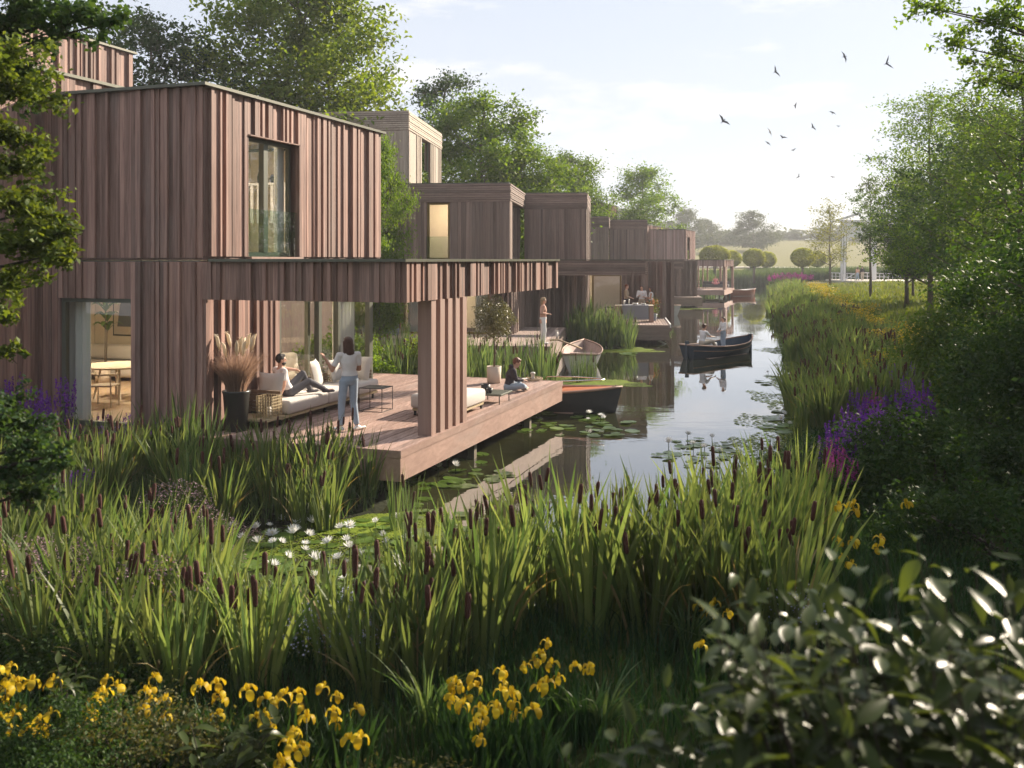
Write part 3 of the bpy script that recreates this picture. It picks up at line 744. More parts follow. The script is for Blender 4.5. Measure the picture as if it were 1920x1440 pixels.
# ------------------------------------------------------------------ twin brown houses and their decks
A2 = R(-6.46)
def house_type2(W, label, det):
    """W: ground point of the front right corner of the wide block"""
    h = thing('timber_house', label, 'house', (W.x, W.y, 0), A2, 'brown timber houses along the canal')
    top = 7.1
    core = MB()
    L = -9.5
    # upper block 1, window opening x -3.42..-2.47
    wx0, wx1 = -3.42, -2.45
    core.box(L, wx0, 0, 0.2, 4.0, 6.34); core.box(wx1, 0, 0, 0.2, 4.0, 6.34); core.box(L, 0, 0, 0.2, 6.34, top)
    core.box(-0.2, 0, 0.201, 0.9, 4.0, 6.4); core.box(-0.6, -0.4, 0.9, 6.0, 4.0, 6.4); core.box(-0.2, 0, 0.201, 6.2, 6.4, top)
    core.box(L, -0.21, 6.0, 6.2, 3.9, top)
    # block 2 (nudged forward-right)
    core.box(0.001, 2.9, 6.1, 11.0, 3.3, top)
    core.box(0.001, 2.86, 6.15, 11.0, 0.2, 3.299)
    # ground floor, glazed recess x -5..-0.6
    core.box(L, -6.1, 0.8, 1.0, 0.2, 3.9); core.box(-0.9, 0.0, 0.8, 6.0, 0.2, 3.9); core.box(-6.1, -0.91, 0.8, 1.0, 3.2, 3.9)
    core.box(-6.0, -4.6, 0.9, 1.1, 0.2, 3.2)
    core.box(L, -0.91, 6.0, 6.2, 0.2, 3.89)
    part('wall', core, M['wood1dk'], h)
    part('floor_slab', MB().box(L, -0.22, 0.21, 5.99, 3.91, 3.99).box(L, -0.92, 1.01, 5.99, 0.7, 0.9).box(L, -0.001, -0.3, 0.19, 3.3, 3.98).box(L, -0.92, 0.2, 0.79, 3.3, 3.9), M['wood2'], h)
    part('roof', MB().box(L, -0.02, 0.02, 6.1, top, top+0.05).box(0.02, 2.88, 6.12, 10.98, top, top+0.05), M['capm'], h)
    iw = MB(); iw.box(-6.6, -0.61, 3.0, 3.1, 4.0, 6.95); iw.box(-6.65, -6.6, 0.21, 3.0, 4.0, 6.95); iw.box(-9.4, -0.92, 4.5, 4.6, 0.9, 3.85)
    part('room_wall', iw, M['plaster'], h)
    # horizontal slat bands
    def hband(axis, fixed, a0, a1, z0, z1, mb, n=None, d=0.05):
        n = n or max(3, int((z1-z0)/0.085)); s = (z1-z0)/n
        for k in range(n):
            za, zb = z0+k*s, z0+(k+1)*s-0.022
            dd = d + (0.02 if k % 3 == 1 else 0)
            if axis == 'x': mb.box(a0, a1, fixed-dd, fixed, za, zb)
            else: mb.box(fixed, fixed+dd, a0, a1, za, zb)
    hb = MB(); hbl = MB()
    hband('x', 0, L, 0.05, 6.37, top+0.02, hb); hband('y', 0, 0, 6.02, 6.42, top+0.02, hb)
    hband('x', 6.1, 0.06, 2.95, 6.37, top+0.02, hb); hband('y', 2.9, 6.1, 11.0, 6.42, top+0.02, hb)
    part('slat_band', hb, M['wood2h'], h, kind='stuff')
    # vertical boards
    vb = MB()
    def vboards(mb, axis, fixed, a0, a1, z0, z1, seed, deps=(0.02, 0.035, 0.06), w=(0.09, 0.15), skip=None):
        for (p, q, d) in profile(a1-a0, seed, w=w, deps=deps):
            p += a0; q += a0
            if skip and skip[0] < (p+q)/2 < skip[1]: continue
            if axis == 'x': mb.box(p, q-0.006, fixed-d, fixed, z0, z1)
            else: mb.box(fixed, fixed+d, p, q-0.006, z0, z1)
    vboards(vb, 'x', 0, L, wx0, 4.0, 6.36, 41, w=(0.05, 0.10), deps=(0.01, 0.05, 0.08))
    vboards(vb, 'x', 0, wx1, 0.0, 4.0, 6.36, 42)
    vboards(vb, 'y', 0, 0, 0.9, 4.0, 6.4, 43); vboards(vb, 'y', -0.4, 0.91, 6.0, 4.0, 6.4, 431)
    vboards(vb, 'x', 6.1, 0.05, 2.9, 4.0, 6.36, 44)
    vboards(vb, 'y', 2.9, 6.1, 11.0, 4.0, 6.4, 45)
    vboards(vb, 'x', 6.1, 0.01, 2.9, 0.3, 3.25, 46, w=(0.10, 0.13), deps=(0.0, 0.10, 0.12))
    vboards(vb, 'y', 2.86, 6.15, 11.0, 0.3, 3.25, 47)
    vboards(vb, 'x', 0.8, -0.9, 0.0, 0.6, 3.25, 48, w=(0.10, 0.13), deps=(0.0, 0.08, 0.12)); vboards(vb, 'y', 0.0, 0.8, 6.1, 0.6, 3.25, 49, w=(0.10, 0.13), deps=(0.01, 0.08, 0.12))
    vboards(vb, 'x', 0.8, -6.1, -4.6, 0.6, 3.2, 50); vboards(vb, 'x', 0.8, L, -6.1, 0.6, 3.2, 51)
    part('cladding_boards', vb, M['wood2'], h, kind='stuff')
    # canopy running to the right in front of block 2
    cb = MB(); cb.box(-0.85, 5.1, 4.5, 10.5, 3.32, 3.33); 
    cj = MB(); hband('x', 4.5, -0.9, 5.6, 3.3, 3.97, cj, d=0.06); hband('y', 5.6, 4.5, 8.0, 3.3, 3.97, cj, d=0.06)
    cq = MB(); cq.box(-0.9, 5.59, 4.501, 4.62, 3.3, 3.96); cq.box(5.46, 5.59, 4.63, 8.0, 3.3, 3.96); cq.box(2.97, 5.45, 7.88, 8.0, 3.3, 3.96); cq.box(-0.9, 2.8, 4.621, 6.0, 3.86, 3.95)
    part('canopy_beam', cq, M['wood1dk'], h)
    part('canopy_slats', cj, M['wood2h'], h, kind='stuff')
    # capping over wide canopy above the ground floor
    part('canopy_capping', MB().box(-0.95, 5.7, 4.40, 4.64, 3.972, 4.01), M['capm'], h)
    # tower block on the roof
    tw = MB(); tx = -4.2
    wy0, wy1 = 2.6, 4.6
    tw.box(-9.0, tx-0.001, 0.0, 0.2, top+0.051, 10.1); tw.box(tx-0.2, tx, 0.201, wy0, top+0.051, 10.1); tw.box(tx-0.2, tx, wy1, 7.3, top+0.051, 10.1)
    tw.box(tx-0.2, tx, wy0, wy1, 9.35, 10.1); tw.box(-9.0, tx-0.201, 7.1, 7.3, top+0.051, 10.1); tw.box(-9.0, -8.8, 0.201, 7.09, top+0.051, 10.1)
    tw.box(-9.0, tx-0.01, 0.01, 7.29, 10.1, 10.14)
    part('tower_wall', tw, M['wood1dk'], h)
    tl = MB()
    vboards(tl, 'y', tx, 0, wy0, top+0.06, 9.32, 52); vboards(tl, 'y', tx, wy1, 7.3, top+0.06, 9.32, 53)
    vboards(tl, 'x', 0, -9.0, tx, top+0.06, 9.32, 54)
    hband('y', tx, 0, 7.3, 9.35, 10.14, tl); hband('x', 0, -9.0, tx+0.05, 9.35, 10.14, tl)
    part('tower_cladding', tl, M['wood2l'], h, kind='stuff')
    # windows
    def win(x0, x1, y, z0, z1, frame='brass', d=0.08, mull=None):
        f = MB(); f.box(x0, x0+0.10, y, y+d, z0, z1); f.box(x1-0.10, x1, y, y+d, z0, z1); f.box(x0+0.101, x1-0.101, y, y+d, z1-0.08, z1); f.box(x0+0.101, x1-0.101, y, y+d, z0, z0+0.08)
        o = part('window', f, M[frame], h)
        part('pane', MB().box(x0+0.102, x1-0.102, y+0.03, y+0.04, z0+0.082, z1-0.082), M['glass'], o)
        return o
    win(wx0+0.001, wx1-0.001, 0.10, 4.002, 6.338)
    part('glass_balustrade', MB().box(wx0, wx1, -0.03, -0.015, 4.0, 4.95), M['glassb'], h)
    win(-4.6, -2.9, 0.85, 0.9, 3.198); win(-2.895, -0.905, 0.85, 0.9, 3.198)
    # tall side window of block 1
    f = MB(); f.box(-0.38, -0.30, 0.95, 1.05, 4.0, 6.39); f.box(-0.38, -0.30, 2.7, 2.8, 4.0, 6.39)
    o = part('window', f, M['frame'], h); part('pane', MB().box(-0.35, -0.34, 1.051, 2.699, 4.0, 6.39), M['glass'], o)
    f = MB(); f.box(tx-0.15, tx-0.08, wy0+0.001, wy0+0.08, top+0.06, 9.34); f.box(tx-0.15, tx-0.08, wy1-0.08, wy1-0.001, top+0.06, 9.34)
    o = part('window', f, M['frame'], h); part('pane', MB().box(tx-0.12, tx-0.11, wy0+0.081, wy1-0.081, top+0.06, 9.34), M['glass'], o)
    part('glass_balustrade', MB().box(tx-0.03, tx-0.015, wy0+0.01, wy1-0.01, top+0.06, 8.0), M['glassb'], h)
    part('side_lining', MB().box(tx-0.6, tx-0.55, wy0-0.2, wy1+0.2, top+0.06, 9.3), M['plaster'], h)
    # low rear window seen right of block 2
    g = MB(); g.box(2.93, 4.3, 8.9, 9.0, 0.2, 3.9); g.box(4.9, 7.6, 8.9, 9.0, 0.2, 3.9); g.box(4.301, 4.899, 8.9, 9.0, 3.0, 3.9) if False else None
    g = MB(); g.box(4.55, 7.2, 12.9, 13.1, 0.2, 3.9); g.box(2.95, 4.549, 12.9, 13.1, 3.2, 3.9); g.box(2.95, 4.549, 12.9, 13.1, 0.2, 0.9)
    vv = MB(); vboards(vv, 'x', 12.9, 4.55, 7.2, 0.5, 3.9, 61, w=(0.10, 0.13), deps=(0.0, 0.08, 0.12)); vboards(vv, 'y', 7.2, 12.9, 18, 0.5, 3.9, 62, w=(0.1, 0.13), deps=(0, 0.08, 0.12))
    part('garden_wall', g, M['wood1dk'], h); part('garden_wall_cladding', vv, M['wood2'], h, kind='stuff')
    win(2.96, 4.54, 12.95, 0.9, 3.198)
    part('room_wall', MB().box(2.95, 7.2, 14.5, 14.6, 0.3, 3.9), M['plaster'], h)
    return h
H2 = Vector((-0.108, 39.06, 0)); H3 = Vector((6.95, 69.3, 0))
h2 = house_type2(H2, 'brown timber house with square roof tower, second house from the viewer', True)
h3 = house_type2(H3, 'brown timber house farther off, its tower half hidden by trees, third along the canal', False)
# farthest house
W6 = Vector((17.8, 99.0, 0))
h6 = house_type1(W6, A1, False, 'small pinkish timber house farthest along the canal, with pillared open deck')

def loc2(x, y, z=0, H=H2): return loc1(x, y, z, H, A2)
# decks of the other houses
def wdeck(corner, w, d, label, z=DZ, thick=0.72, posts=(), A=A2):
    return deck(Vector((corner[0], corner[1], 0)), A, label, -w, 0, 0, d, z, 'deck2', 'fascia2', thick, 0.14, False, None, posts)
M['deck2'] = wood('grey_deck_timber', (0.26, 0.19, 0.165), (0.40, 0.31, 0.27), 1, grain=9, var=0.2)
M['fascia2'] = wood('brown_fascia_timber', (0.19, 0.135, 0.115), (0.28, 0.21, 0.18), 0, grain=9, var=0.2)
d2 = wdeck((1.37, 34.3), 9.0, 9.9, 'brown timber deck with a woman in white trousers at its corner', posts=[(-0.5, 0.5), (-0.5, 5)])
d3 = wdeck((7.46, 45.4), 3.4, 10.6, 'timber deck with grey-clothed table and three people talking', posts=[(-0.5, 0.5), (-0.5, 6)])
d4 = wdeck((15.7, 79.2), 5.5, 12.0, 'far timber deck with round dining table and planter of white flowers', posts=[(-0.5, 0.5), (-0.5, 6), (-4, .5)])
d5 = deck(W6, A1, 'farthest timber deck below the pinkish house with lounge seats', -1.6, 4.05, -0.33, 9.18, DZ, 'deck1', 'fascia1', 0.5, 0.14, False,
          notch=(0.14, 6.95), posts=[(3.45, 0.5), (3.75, 3.6), (3.75, 7.2), (1.5, 0), (1.5, 3.6)])
# sunlit fascia edge of deck 3, its sunlight painted as a white strip
part('sunlit_edge_strip', MB().box(0.001, 0.06, 0, 10.6, DZ-0.12, DZ+0.05), M['white'], d3)
# stay posts of far deck canopy
for (a, b) in ((3.9, 8.6), (2.6, 8.6)):
    part('canopy_post', MB().box(a-0.12, a+0.12, b-0.12, b+0.12, DZ, 3.289), M['fascia_v'], h6)
for k in range(5):
    part('canopy_post', MB().box(-0.9+k*0.5, -0.75+k*0.5, 8.55, 8.7, DZ, 3.289), M['fascia_v'], h6)
# mooring post by deck 3
part('brace', MB().tube([(-0.6, 0.3, 0.2), (0.35, 0.2, -0.3)], 0.05, 6), M['steel'], d3)
# ------------------------------------------------------------------ trees
def leafquads(P, size, r, up=0.35, aspect=0.55, fold=0.12):
    """one folded four-cornered leaf at each point"""
    n = len(P)
    nrm = r.normal(size=(n, 3)); nrm[:, 2] = np.abs(nrm[:, 2]) + up
    nrm /= np.linalg.norm(nrm, axis=1)[:, None]
    a = r.normal(size=(n, 3)); a[:, 2] -= 0.3
    a -= nrm*np.sum(a*nrm, 1)[:, None]; a /= np.linalg.norm(a, axis=1)[:, None]
    b = np.cross(nrm, a)
    L = size*r.uniform(0.6, 1.25, n)[:, None]
    w = L*aspect
    V = np.stack([P - a*L*0.5, P + b*w*0.5 + nrm*L*fold - a*L*0.05, P + a*L*0.5, P - b*w*0.5 + nrm*L*fold - a*L*0.05], 1).reshape(-1, 3)
    Fq = np.arange(4*n).reshape(n, 4)
    return V, Fq

def tree_meshes(h, rx, base, n_leaf, leaf, seed, top_bias=0.55, n_limb=16, trunk_r=None, lean=0.0, open_=0.0, flat=0.6, rz_bottom=0.4, lobes=0.25):
    """returns trunk mesh and crown mesh; rx crown radius, base = height where the crown begins"""
    r = np.random.default_rng(seed); trunk_r = trunk_r or h*0.016
    mb = MB()
    tp = [Vector((math.sin(k*1.7+seed)*0.015*h*(k/6) + lean*h*(k/6)**1.5, math.cos(k*1.3+seed)*0.012*h*(k/6), h*0.93*k/6)) for k in range(7)]
    def trunk(t):
        t = min(max(t, 0), 0.999)*6; i = int(t); return tp[i].lerp(tp[i+1], t-i)
    mb.tube(tp, [trunk_r*(1.25 if k == 0 else 1)*(1-0.82*k/6) for k in range(7)], 8)
    cl = []; 
    ch = h - base
    ga = 2.39996
    for i in range(n_limb):
        t = (i+0.5)/n_limb
        z1 = base + ch*(t**0.9)*0.97
        # envelope: widest a little under the middle, pointed top
        u = (z1-base)/ch
        env = rx*math.sin(math.pi*min(1, (u*0.80+0.17)))**0.75
        env *= 1 + lobes*(r.random()-0.5)*2
        az = i*ga + r.normal()*0.25
        z0f = max(0.12, (z1 - 0.35*env - 0.05*h)/ (h*0.95))
        p0 = trunk(min(z0f, 0.93))
        p1 = Vector((trunk(z1/h).x + math.cos(az)*env, trunk(z1/h).y + math.sin(az)*env, z1))
        mid = p0.lerp(p1, 0.5) + Vector((0, 0, -0.06*env))
        lr = trunk_r*0.42*(1-0.6*t)
        mb.tube([p0, mid, p1], [lr, lr*0.6, lr*0.2], 5, cap=False)
        nsub = 7
        for k in range(nsub):
            f = 0.30 + 0.70*(k+0.6)/nsub
            q = (p0.lerp(mid, f*2) if f < 0.5 else mid.lerp(p1, f*2-1))
            d = Vector(r.normal(size=3)); d.z = abs(d.z)*0.5+0.1; d.normalize()
            e = q + d*rx*0.22*r.uniform(0.6, 1.3)
            if k % 2 == 0: mb.tube([q, e], [lr*0.25, lr*0.08], 4, cap=False)
            cl.append((e, rx*0.19*r.uniform(0.7, 1.3)*(1.15-0.3*u)))
    for k in range(3):
        cl.append((trunk(0.99)+Vector((0, 0, h*0.03*k)), rx*0.10))
    C = np.array([list(c[0]) for c in cl]); S = np.array([c[1] for c in cl])
    keep = r.random(len(C)) > open_
    C = C[keep]; S = S[keep]
    wgt = S**2; wgt /= wgt.sum()
    idx = r.choice(len(C), n_leaf, p=wgt)
    off = r.normal(size=(n_leaf, 3)); off[:, 2] *= flat
    # twiggy sprays: pull points on to a few directions inside each cluster
    sp = r.normal(size=(len(C), 5, 3)); sp /= np.linalg.norm(sp, axis=2)[:, :, None]; sp[:, :, 2] *= flat
    j = r.integers(0, 5, n_leaf); tt = r.uniform(0.1, 1.9, n_leaf)[:, None]
    P1 = C[idx] + sp[idx, j]*S[idx][:, None]*tt + off*S[idx][:, None]*0.33
    P0 = C[idx] + off*S[idx][:, None]*0.75
    P = np.where((r.random(n_leaf) < 0.6)[:, None], P1, P0)
    V, Fq = leafquads(P, leaf, r)
    return mb, (V, Fq)

def tree(name, label, D_u, h, rx, base, n_leaf, leaf, mat, seed, bark='bark', group=None, z=None, rot=0.0, **kw):
    x, y = D_u
    z = gz(x, y)-0.1 if z is None else z
    t = thing(name, label, 'tree', (x, y, z), rot, group)
    tr, (V, Fq) = tree_meshes(h, rx, base, n_leaf, leaf, seed, **kw)
    part('trunk', tr, M[bark], t, True)
    part('crown', mesh('crown', V, Fq, [M[mat]]), None, t)
    return t
def tcopy(src, label, xy, rot, s, z=None, group=None):
    o = copy_tree(src); z = gz(*xy)-0.1 if z is None else z
    o.location = (xy[0], xy[1], z); o.rotation_euler = (0, 0, rot); o.scale = (s[0], s[0], s[1]) if hasattr(s, '__len__') else (s, s, s)
    o['label'] = label
    if group: o['group'] = group
    elif 'group' in o.keys(): del o['group']
    return o
def X(u, D): return (u-960)/F*D

M['leaf_o'] = leafmat('soft_olive_leaf', (0.055, 0.092, 0.02), (0.12, 0.16, 0.032), 0.42)  # olive leaf colour of the tree at the upper left
M['leaf_m'] = leafmat('muted_olive_leaf', (0.04, 0.055, 0.02), (0.13, 0.12, 0.045), 0.3)
# behind the houses
tree('broad_leaved_tree', 'tallest green tree, rising behind the nearest house past the frame top', (X(568, 44), 44), 17.6, 4.6, 3.0, 60000, 0.25, 'leaf_c', 1, n_limb=26, flat=0.7)
tree('broad_leaved_tree', 'dark bluish tree behind the nearest house roof, left of the tallest tree', (X(290, 42), 42), 14.4, 3.9, 4.0, 24000, 0.24, 'leaf_b', 2, n_limb=20, open_=0.15)
tB = tree('broad_leaved_tree', 'bright green tree just right of the square roof tower', (X(905, 56), 56), 13.4, 4.2, 2.0, 36000, 0.24, 'leaf_a', 3, n_limb=24)
tree('broad_leaved_tree', 'taller dark tree standing behind the square roof tower', (X(828, 62), 62), 16.2, 3.4, 4, 20000, 0.22, 'leaf_b', 4, n_limb=20, open_=0.1)
tcopy(tB, 'lower bright green tree above the second house roof', (X(975, 58), 58), 2.1, (0.85, 0.80))
tcopy(tB, 'green tree behind the small far tower, among the middle houses', (X(1068, 80), 80), 4.1, (0.95, 0.95))
tD = tree('broad_leaved_tree', 'rounded green tree over the farther roofs, nearest to the hazy grove', (X(1203, 108), 108), 14.2, 4.6, 1.5, 26000, 0.28, 'leaf_a', 5, n_limb=22)
tcopy(tB, 'small green tree touching the left edge of the square roof tower', (X(712, 36), 36), 1.3, (0.28, 0.62))
tcopy(tD, 'low bushy tree behind the third house roof', (X(1120, 100), 100), 2.6, (0.6, 0.62))
# right bank: saplings and dense trees
tree('slender_tree', 'slim yellowish sapling beside the white drawbridge', (X(1556, 128), 128), 11.3, 3.2, 3.4, 3600, 0.26, 'leaf_y', 6, n_limb=20, open_=0.15, trunk_r=0.16)
tree('slender_tree', 'tall slim tree standing in front of the drawbridge arch', (X(1632, 87), 87), 11.2, 1.5, 5.2, 4500, 0.19, 'leaf_a', 7, n_limb=22, open_=0.1, trunk_r=0.13)
rg = 'dense trees on the right bank'
tR = tree('broad_leaved_tree', 'leafy tree on the right lawn, first in from the slim trees', (X(1700, 66), 66), 9.6, 2.6, 2.7, 17000, 0.17, 'leaf_d', 8, n_limb=26, trunk_r=0.15, group=rg)
tR2 = tree('broad_leaved_tree', 'tallest light-topped tree of the right bank', (X(1745, 52), 52), 12.6, 3.0, 3.0, 22000, 0.16, 'leaf_a', 9, n_limb=28, trunk_r=0.17, group=rg)
tcopy(tR, 'thick green tree rising behind the right bank path', (X(1850, 46), 46), 1.2, (1.15, 1.12), group=rg)
tcopy(tR2, 'broad green tree cut by the right frame edge, below the overhanging branch', (X(1915, 34), 34), 3.0, (1.0, 0.88), group=rg)
tR3 = tree('broad_leaved_tree', 'dark dense tree in the middle of the right-hand mass', (X(1870, 40), 40), 10, 2.7, 0.9, 22000, 0.125, 'leaf_d', 10, n_limb=30, trunk_r=0.15, group=rg)
tcopy(tR3, 'dark tree beyond the path at the right frame edge', (X(2080, 30), 30), 2.2, (1.0, 0.97), group=rg)
tcopy(tR, 'shorter green tree at the back of the right bank', (X(1800, 75), 75), 2.9, (1.1, 1.15), group=rg)
tcopy(tR2, 'tree far back between the path and the right frame edge', (X(1880, 62), 62), 0.7, (1.2, 1.0), group=rg)
tcopy(tR, 'small-crowned lawn tree right of the slim trees', (X(1712, 80), 80), 5.2, (0.7, 0.85), group=rg)
# off to the right, still part of the same belt: they throw the shade over the near bank
for k, (x, y, s) in enumerate([(15.2, 17.2, 1.05), (11.8, 14.4, 0.92), (24, 24, 1.1), (9.6, 12.2, 0.8)]):
    tcopy(tR3, ['large tree just outside the right edge beside the near bank', 'tree outside the right edge shading the foreground iris', 'tree outside the right edge behind the near bank', 'dark tree at the right edge close behind the large-leaved bush'][k], (x, y), 1.9*k+0.5, (s*1.2, s), group=rg)

for k, (x, y, s, lb) in enumerate([(-10.5, -0.5, 1.25, 'added shade tree out of frame on the left beside the viewer'), (-4.5, -8, 1.3, 'added shade tree behind the viewer, left one'), (4.5, -7.5, 1.3, 'added shade tree behind the viewer, right one'), (11.5, 2.5, 1.25, 'added shade tree out of frame on the right beside the viewer')]):  # unseen trees added to cut the sky light and darken the foreground
    tcopy(tR3, lb, (x, y), k*1.3, (s*1.5, s), group='added shade trees around the viewpoint')
# bushy mass on the near right bank
def bush(label, c, rad, n, leaf, mat, seed, rot=0.0, name='shrub', up=0.35, twigs=10, ncl=46, group=None):
    r = np.random.default_rng(seed)
    z = gz(c[0], c[1])
    t = thing(name, label, 'shrub', (c[0], c[1], z-0.05), rot, group)
    C = r.normal(size=(ncl, 3)); C /= np.linalg.norm(C, axis=1)[:, None]; C *= r.uniform(0.45, 1.0, ncl)[:, None]**0.6
    C[:, 2] = np.abs(C[:, 2])*0.98 + 0.05
    C = C*np.array([rad[0], rad[1], rad[2]])
    m0 = min(rad)
    idx = r.integers(0, ncl, n)
    sp = r.normal(size=(ncl, 5, 3)); sp /= np.linalg.norm(sp, axis=2)[:, :, None]; sp[:, :, 2] = sp[:, :, 2]*0.6+0.15
    j = r.integers(0, 5, n); tt = r.uniform(0.0, 1.0, n)[:, None]
    P = C[idx] + sp[idx, j]*m0*0.42*tt + r.normal(size=(n, 3))*m0*0.09
    P[:, 2] = np.maximum(P[:, 2], 0.02)
    V, Fq = leafquads(P, leaf, r, up)
    mb = MB()
    for k in range(twigs):
        e = Vector(C[k % ncl]); mb.tube([Vector((r.normal()*0.08, r.normal()*0.08, 0)), Vector((e.x*0.45, e.y*0.45, e.z*0.55)), e], [0.022*m0+0.008, 0.014*m0+0.004, 0.003], 5, cap=False)
    part('branches', mb, M['barkd'], t, True)
    part('foliage', mesh('foliage', V, Fq, [M[mat]]), None, t)
    return t
bush('dark shrub at the right edge of the canal, in front of the purple flowers', (6.3, 14.2), (1.9, 1.4, 1.3), 15000, 0.085, 'leaf_d', 21)
bush('broad dark shrub filling the right side below the trees', (9.7, 16.6), (2.2, 2.0, 3.0), 24000, 0.095, 'leaf_d', 22, ncl=70, twigs=22)
bush('low dark shrub above the large-leaved bush', (6.1, 11.6), (1.8, 1.3, 1.0), 12000, 0.07, 'leaf_d', 23)
bush('tall green shrub right of the cattail bank under the trees', (12.1, 24.5), (2.2, 2.0, 3.4), 18000, 0.11, 'leaf_a', 24, ncl=60)
bush('dark shrub behind the purple flower spikes', (11.4, 21.5), (1.9, 1.6, 1.9), 12000, 0.10, 'leaf_d', 25)
bush('tall dark shrub at the right frame edge, halfway up', (10.2, 18.6), (1.9, 1.6, 4.6), 20000, 0.10, 'leaf_d', 26, ncl=70)
bush('arching twiggy shrub dipping to the water by the near lilies', (5.1, 16.4), (1.0, 0.9, 0.75), 3500, 0.075, 'leaf_b', 27)
q_ = loc1(-2.4, 9.3); bush('sunlit green shrub in the back garden, seen through the glazed corner', (q_.x, q_.y), (1.5, 0.9, 1.9), 8000, 0.09, 'leaf_a', 55)
q_ = loc1(-0.6, 11.5); bush('green shrub behind the deck, left of the reeds', (q_.x, q_.y), (1.2, 0.9, 1.5), 6000, 0.09, 'leaf_c', 56)
# garden shrubs by the nearest house wall and foreground
bush('round dark shrub under the tall shaded window', (-8.0, 15.9), (0.9, 0.7, 0.85), 5000, 0.06, 'leaf_d', 28)
bush('small leafy shrub before the dining room window', (-7.2, 16.2), (0.5, 0.4, 0.75), 1500, 0.08, 'leaf_b', 29)
bush('fine dark shrub with yellowish tips among the iris, left of the lower centre', (-2.55, 6.5), (0.7, 0.55, 0.66), 5000, 0.034, 'leaf_m', 30)
bush('fine-leaved olive shrub at the lower left', (-2.9, 6.3), (0.6, 0.5, 0.8), 6000, 0.03, 'leaf_d', 301)
bush('small variegated shrub in front of the centre iris', (-0.55, 6.0), (0.55, 0.4, 0.5), 4200, 0.036, 'leaf_m', 31)
bush('low fine shrub at the bottom edge between two iris groups', (-1.2, 6.3), (0.6, 0.4, 0.35), 4000, 0.032, 'leaf_m', 32)
bush('dark low shrub at the bottom left corner', (-3.9, 6.7), (0.9, 0.6, 0.6), 6000, 0.04, 'leaf_d', 33)
bush('dark shrub behind the left iris', (-3.6, 8.1), (0.9, 0.7, 0.6), 6000, 0.05, 'leaf_d', 34)

# near left tree: explicit leaf sprays hanging in from the left
def spray_tree(name, label, base, sprays, n, leaf, mat, seed, bark='barkd', trunk_top=None, up=0.35, aspect=0.6):
    r = np.random.default_rng(seed)
    t = thing(name, label, 'tree', base)
    B = Vector(base); mb = MB(); top = Vector(trunk_top) - B
    mb.tube([Vector((0, 0, 0)), top*0.5+Vector((0.1, 0.05, 0)), top], [0.16, 0.12, 0.06], 9)
    Ps = []; tot = sum(s[3]*s[3] for s in sprays)
    for (u, v, D, rad) in sprays:
        c = pv(u, v, D) - B
        f = min(1.0, max(0.15, (c.z-0.6)/top.z))
        s0 = top*f if f < 0.5 else top*f
        mid = s0.lerp(c, 0.55)+Vector((0, 0, 0.12))
        mb.tube([s0, mid, c], [0.035, 0.018, 0.006], 5, cap=False)
        k = int(n*rad*rad/tot)
        nt = 9
        dirs = r.normal(size=(nt, 3)); dirs[:, 2] = dirs[:, 2]*0.45+0.05; dirs /= np.linalg.norm(dirs, axis=1)[:, None]
        j = r.integers(0, nt, k); tt = r.uniform(0.05, 1.0, k)[:, None]
        P = np.array(c) + dirs[j]*rad*tt*np.linspace(0.7, 1.25, nt)[j][:, None] + r.normal(size=(k, 3))*rad*0.10
        for d in dirs: mb.tube([c, c+Vector(d)*rad*0.9], [0.006, 0.002], 3, cap=False)
        Ps.append(P)
    V, Fq = leafquads(np.concatenate(Ps), leaf, r, up, aspect)
    part('trunk', mb, M[bark], t, True)
    part('crown', mesh('crown', V, Fq, [M[mat]]), None, t)
    return t
spray_tree('overhanging_tree', 'leafy tree reaching in along the upper left edge', (-5.9, 8.2, 0.2),
           [(20, 170, 8, .42), (15, 250, 8.2, .40), (30, 310, 8, .34), (12, 380, 8, .42), (60, 395, 7.8, .30), (40, 455, 7.7, .42), (100, 440, 7.6, .26), (18, 530, 7.7, .34), (90, 480, 7.6, .22), (5, 120, 8, .4), (5, 600, 7.8, .18), (10, 660, 7.8, .15)],
           9500, 0.064, 'leaf_o', 41, trunk_top=(-5.2, 8.6, 6.4))
spray_tree('overhanging_tree', 'dark branch hanging across the top left corner', (-6.6, 9.5, 0.2),
           [(60, 20, 9, .55), (150, 25, 8.8, .42), (20, 50, 9, .5), (215, 38, 8.7, .26), (110, 55, 8.9, .3), (20, 130, 9.2, .5), (80, 80, 9.1, .2)],
           4200, 0.075, 'leaf_b', 42, trunk_top=(-5.4, 9.4, 7.4))
spray_tree('overhanging_bush', 'light green leafy branches low at the left edge', (-4.6, 6.4, 0.2),
           [(30, 790, 6.6, .26), (70, 830, 6.5, .25), (20, 880, 6.5, .28), (90, 880, 6.4, .19), (50, 925, 6.5, .18), (10, 760, 6.8, .2), (115, 850, 6.4, .1)],
           4200, 0.046, 'leaf_b', 43, trunk_top=(-4.3, 6.6, 2.6))
spray_tree('overhanging_tree', 'thin-leaved branches hanging in the top right corner', (9.6, 14.5, 0.3),
           [(1760, 20, 13, .5), (1830, 40, 13, .6), (1900, 30, 13.2, .7), (1790, 85, 13, .4), (1880, 95, 13, .5), (1850, 150, 13.2, .4), (1910, 160, 13.2, .5), (1725, 10, 13, .25), (1820, 115, 13.1, .3)],
           2400, 0.078, 'leaf_a', 44, bark='barkd', trunk_top=(8.2, 13.6, 7.6), up=0.2)

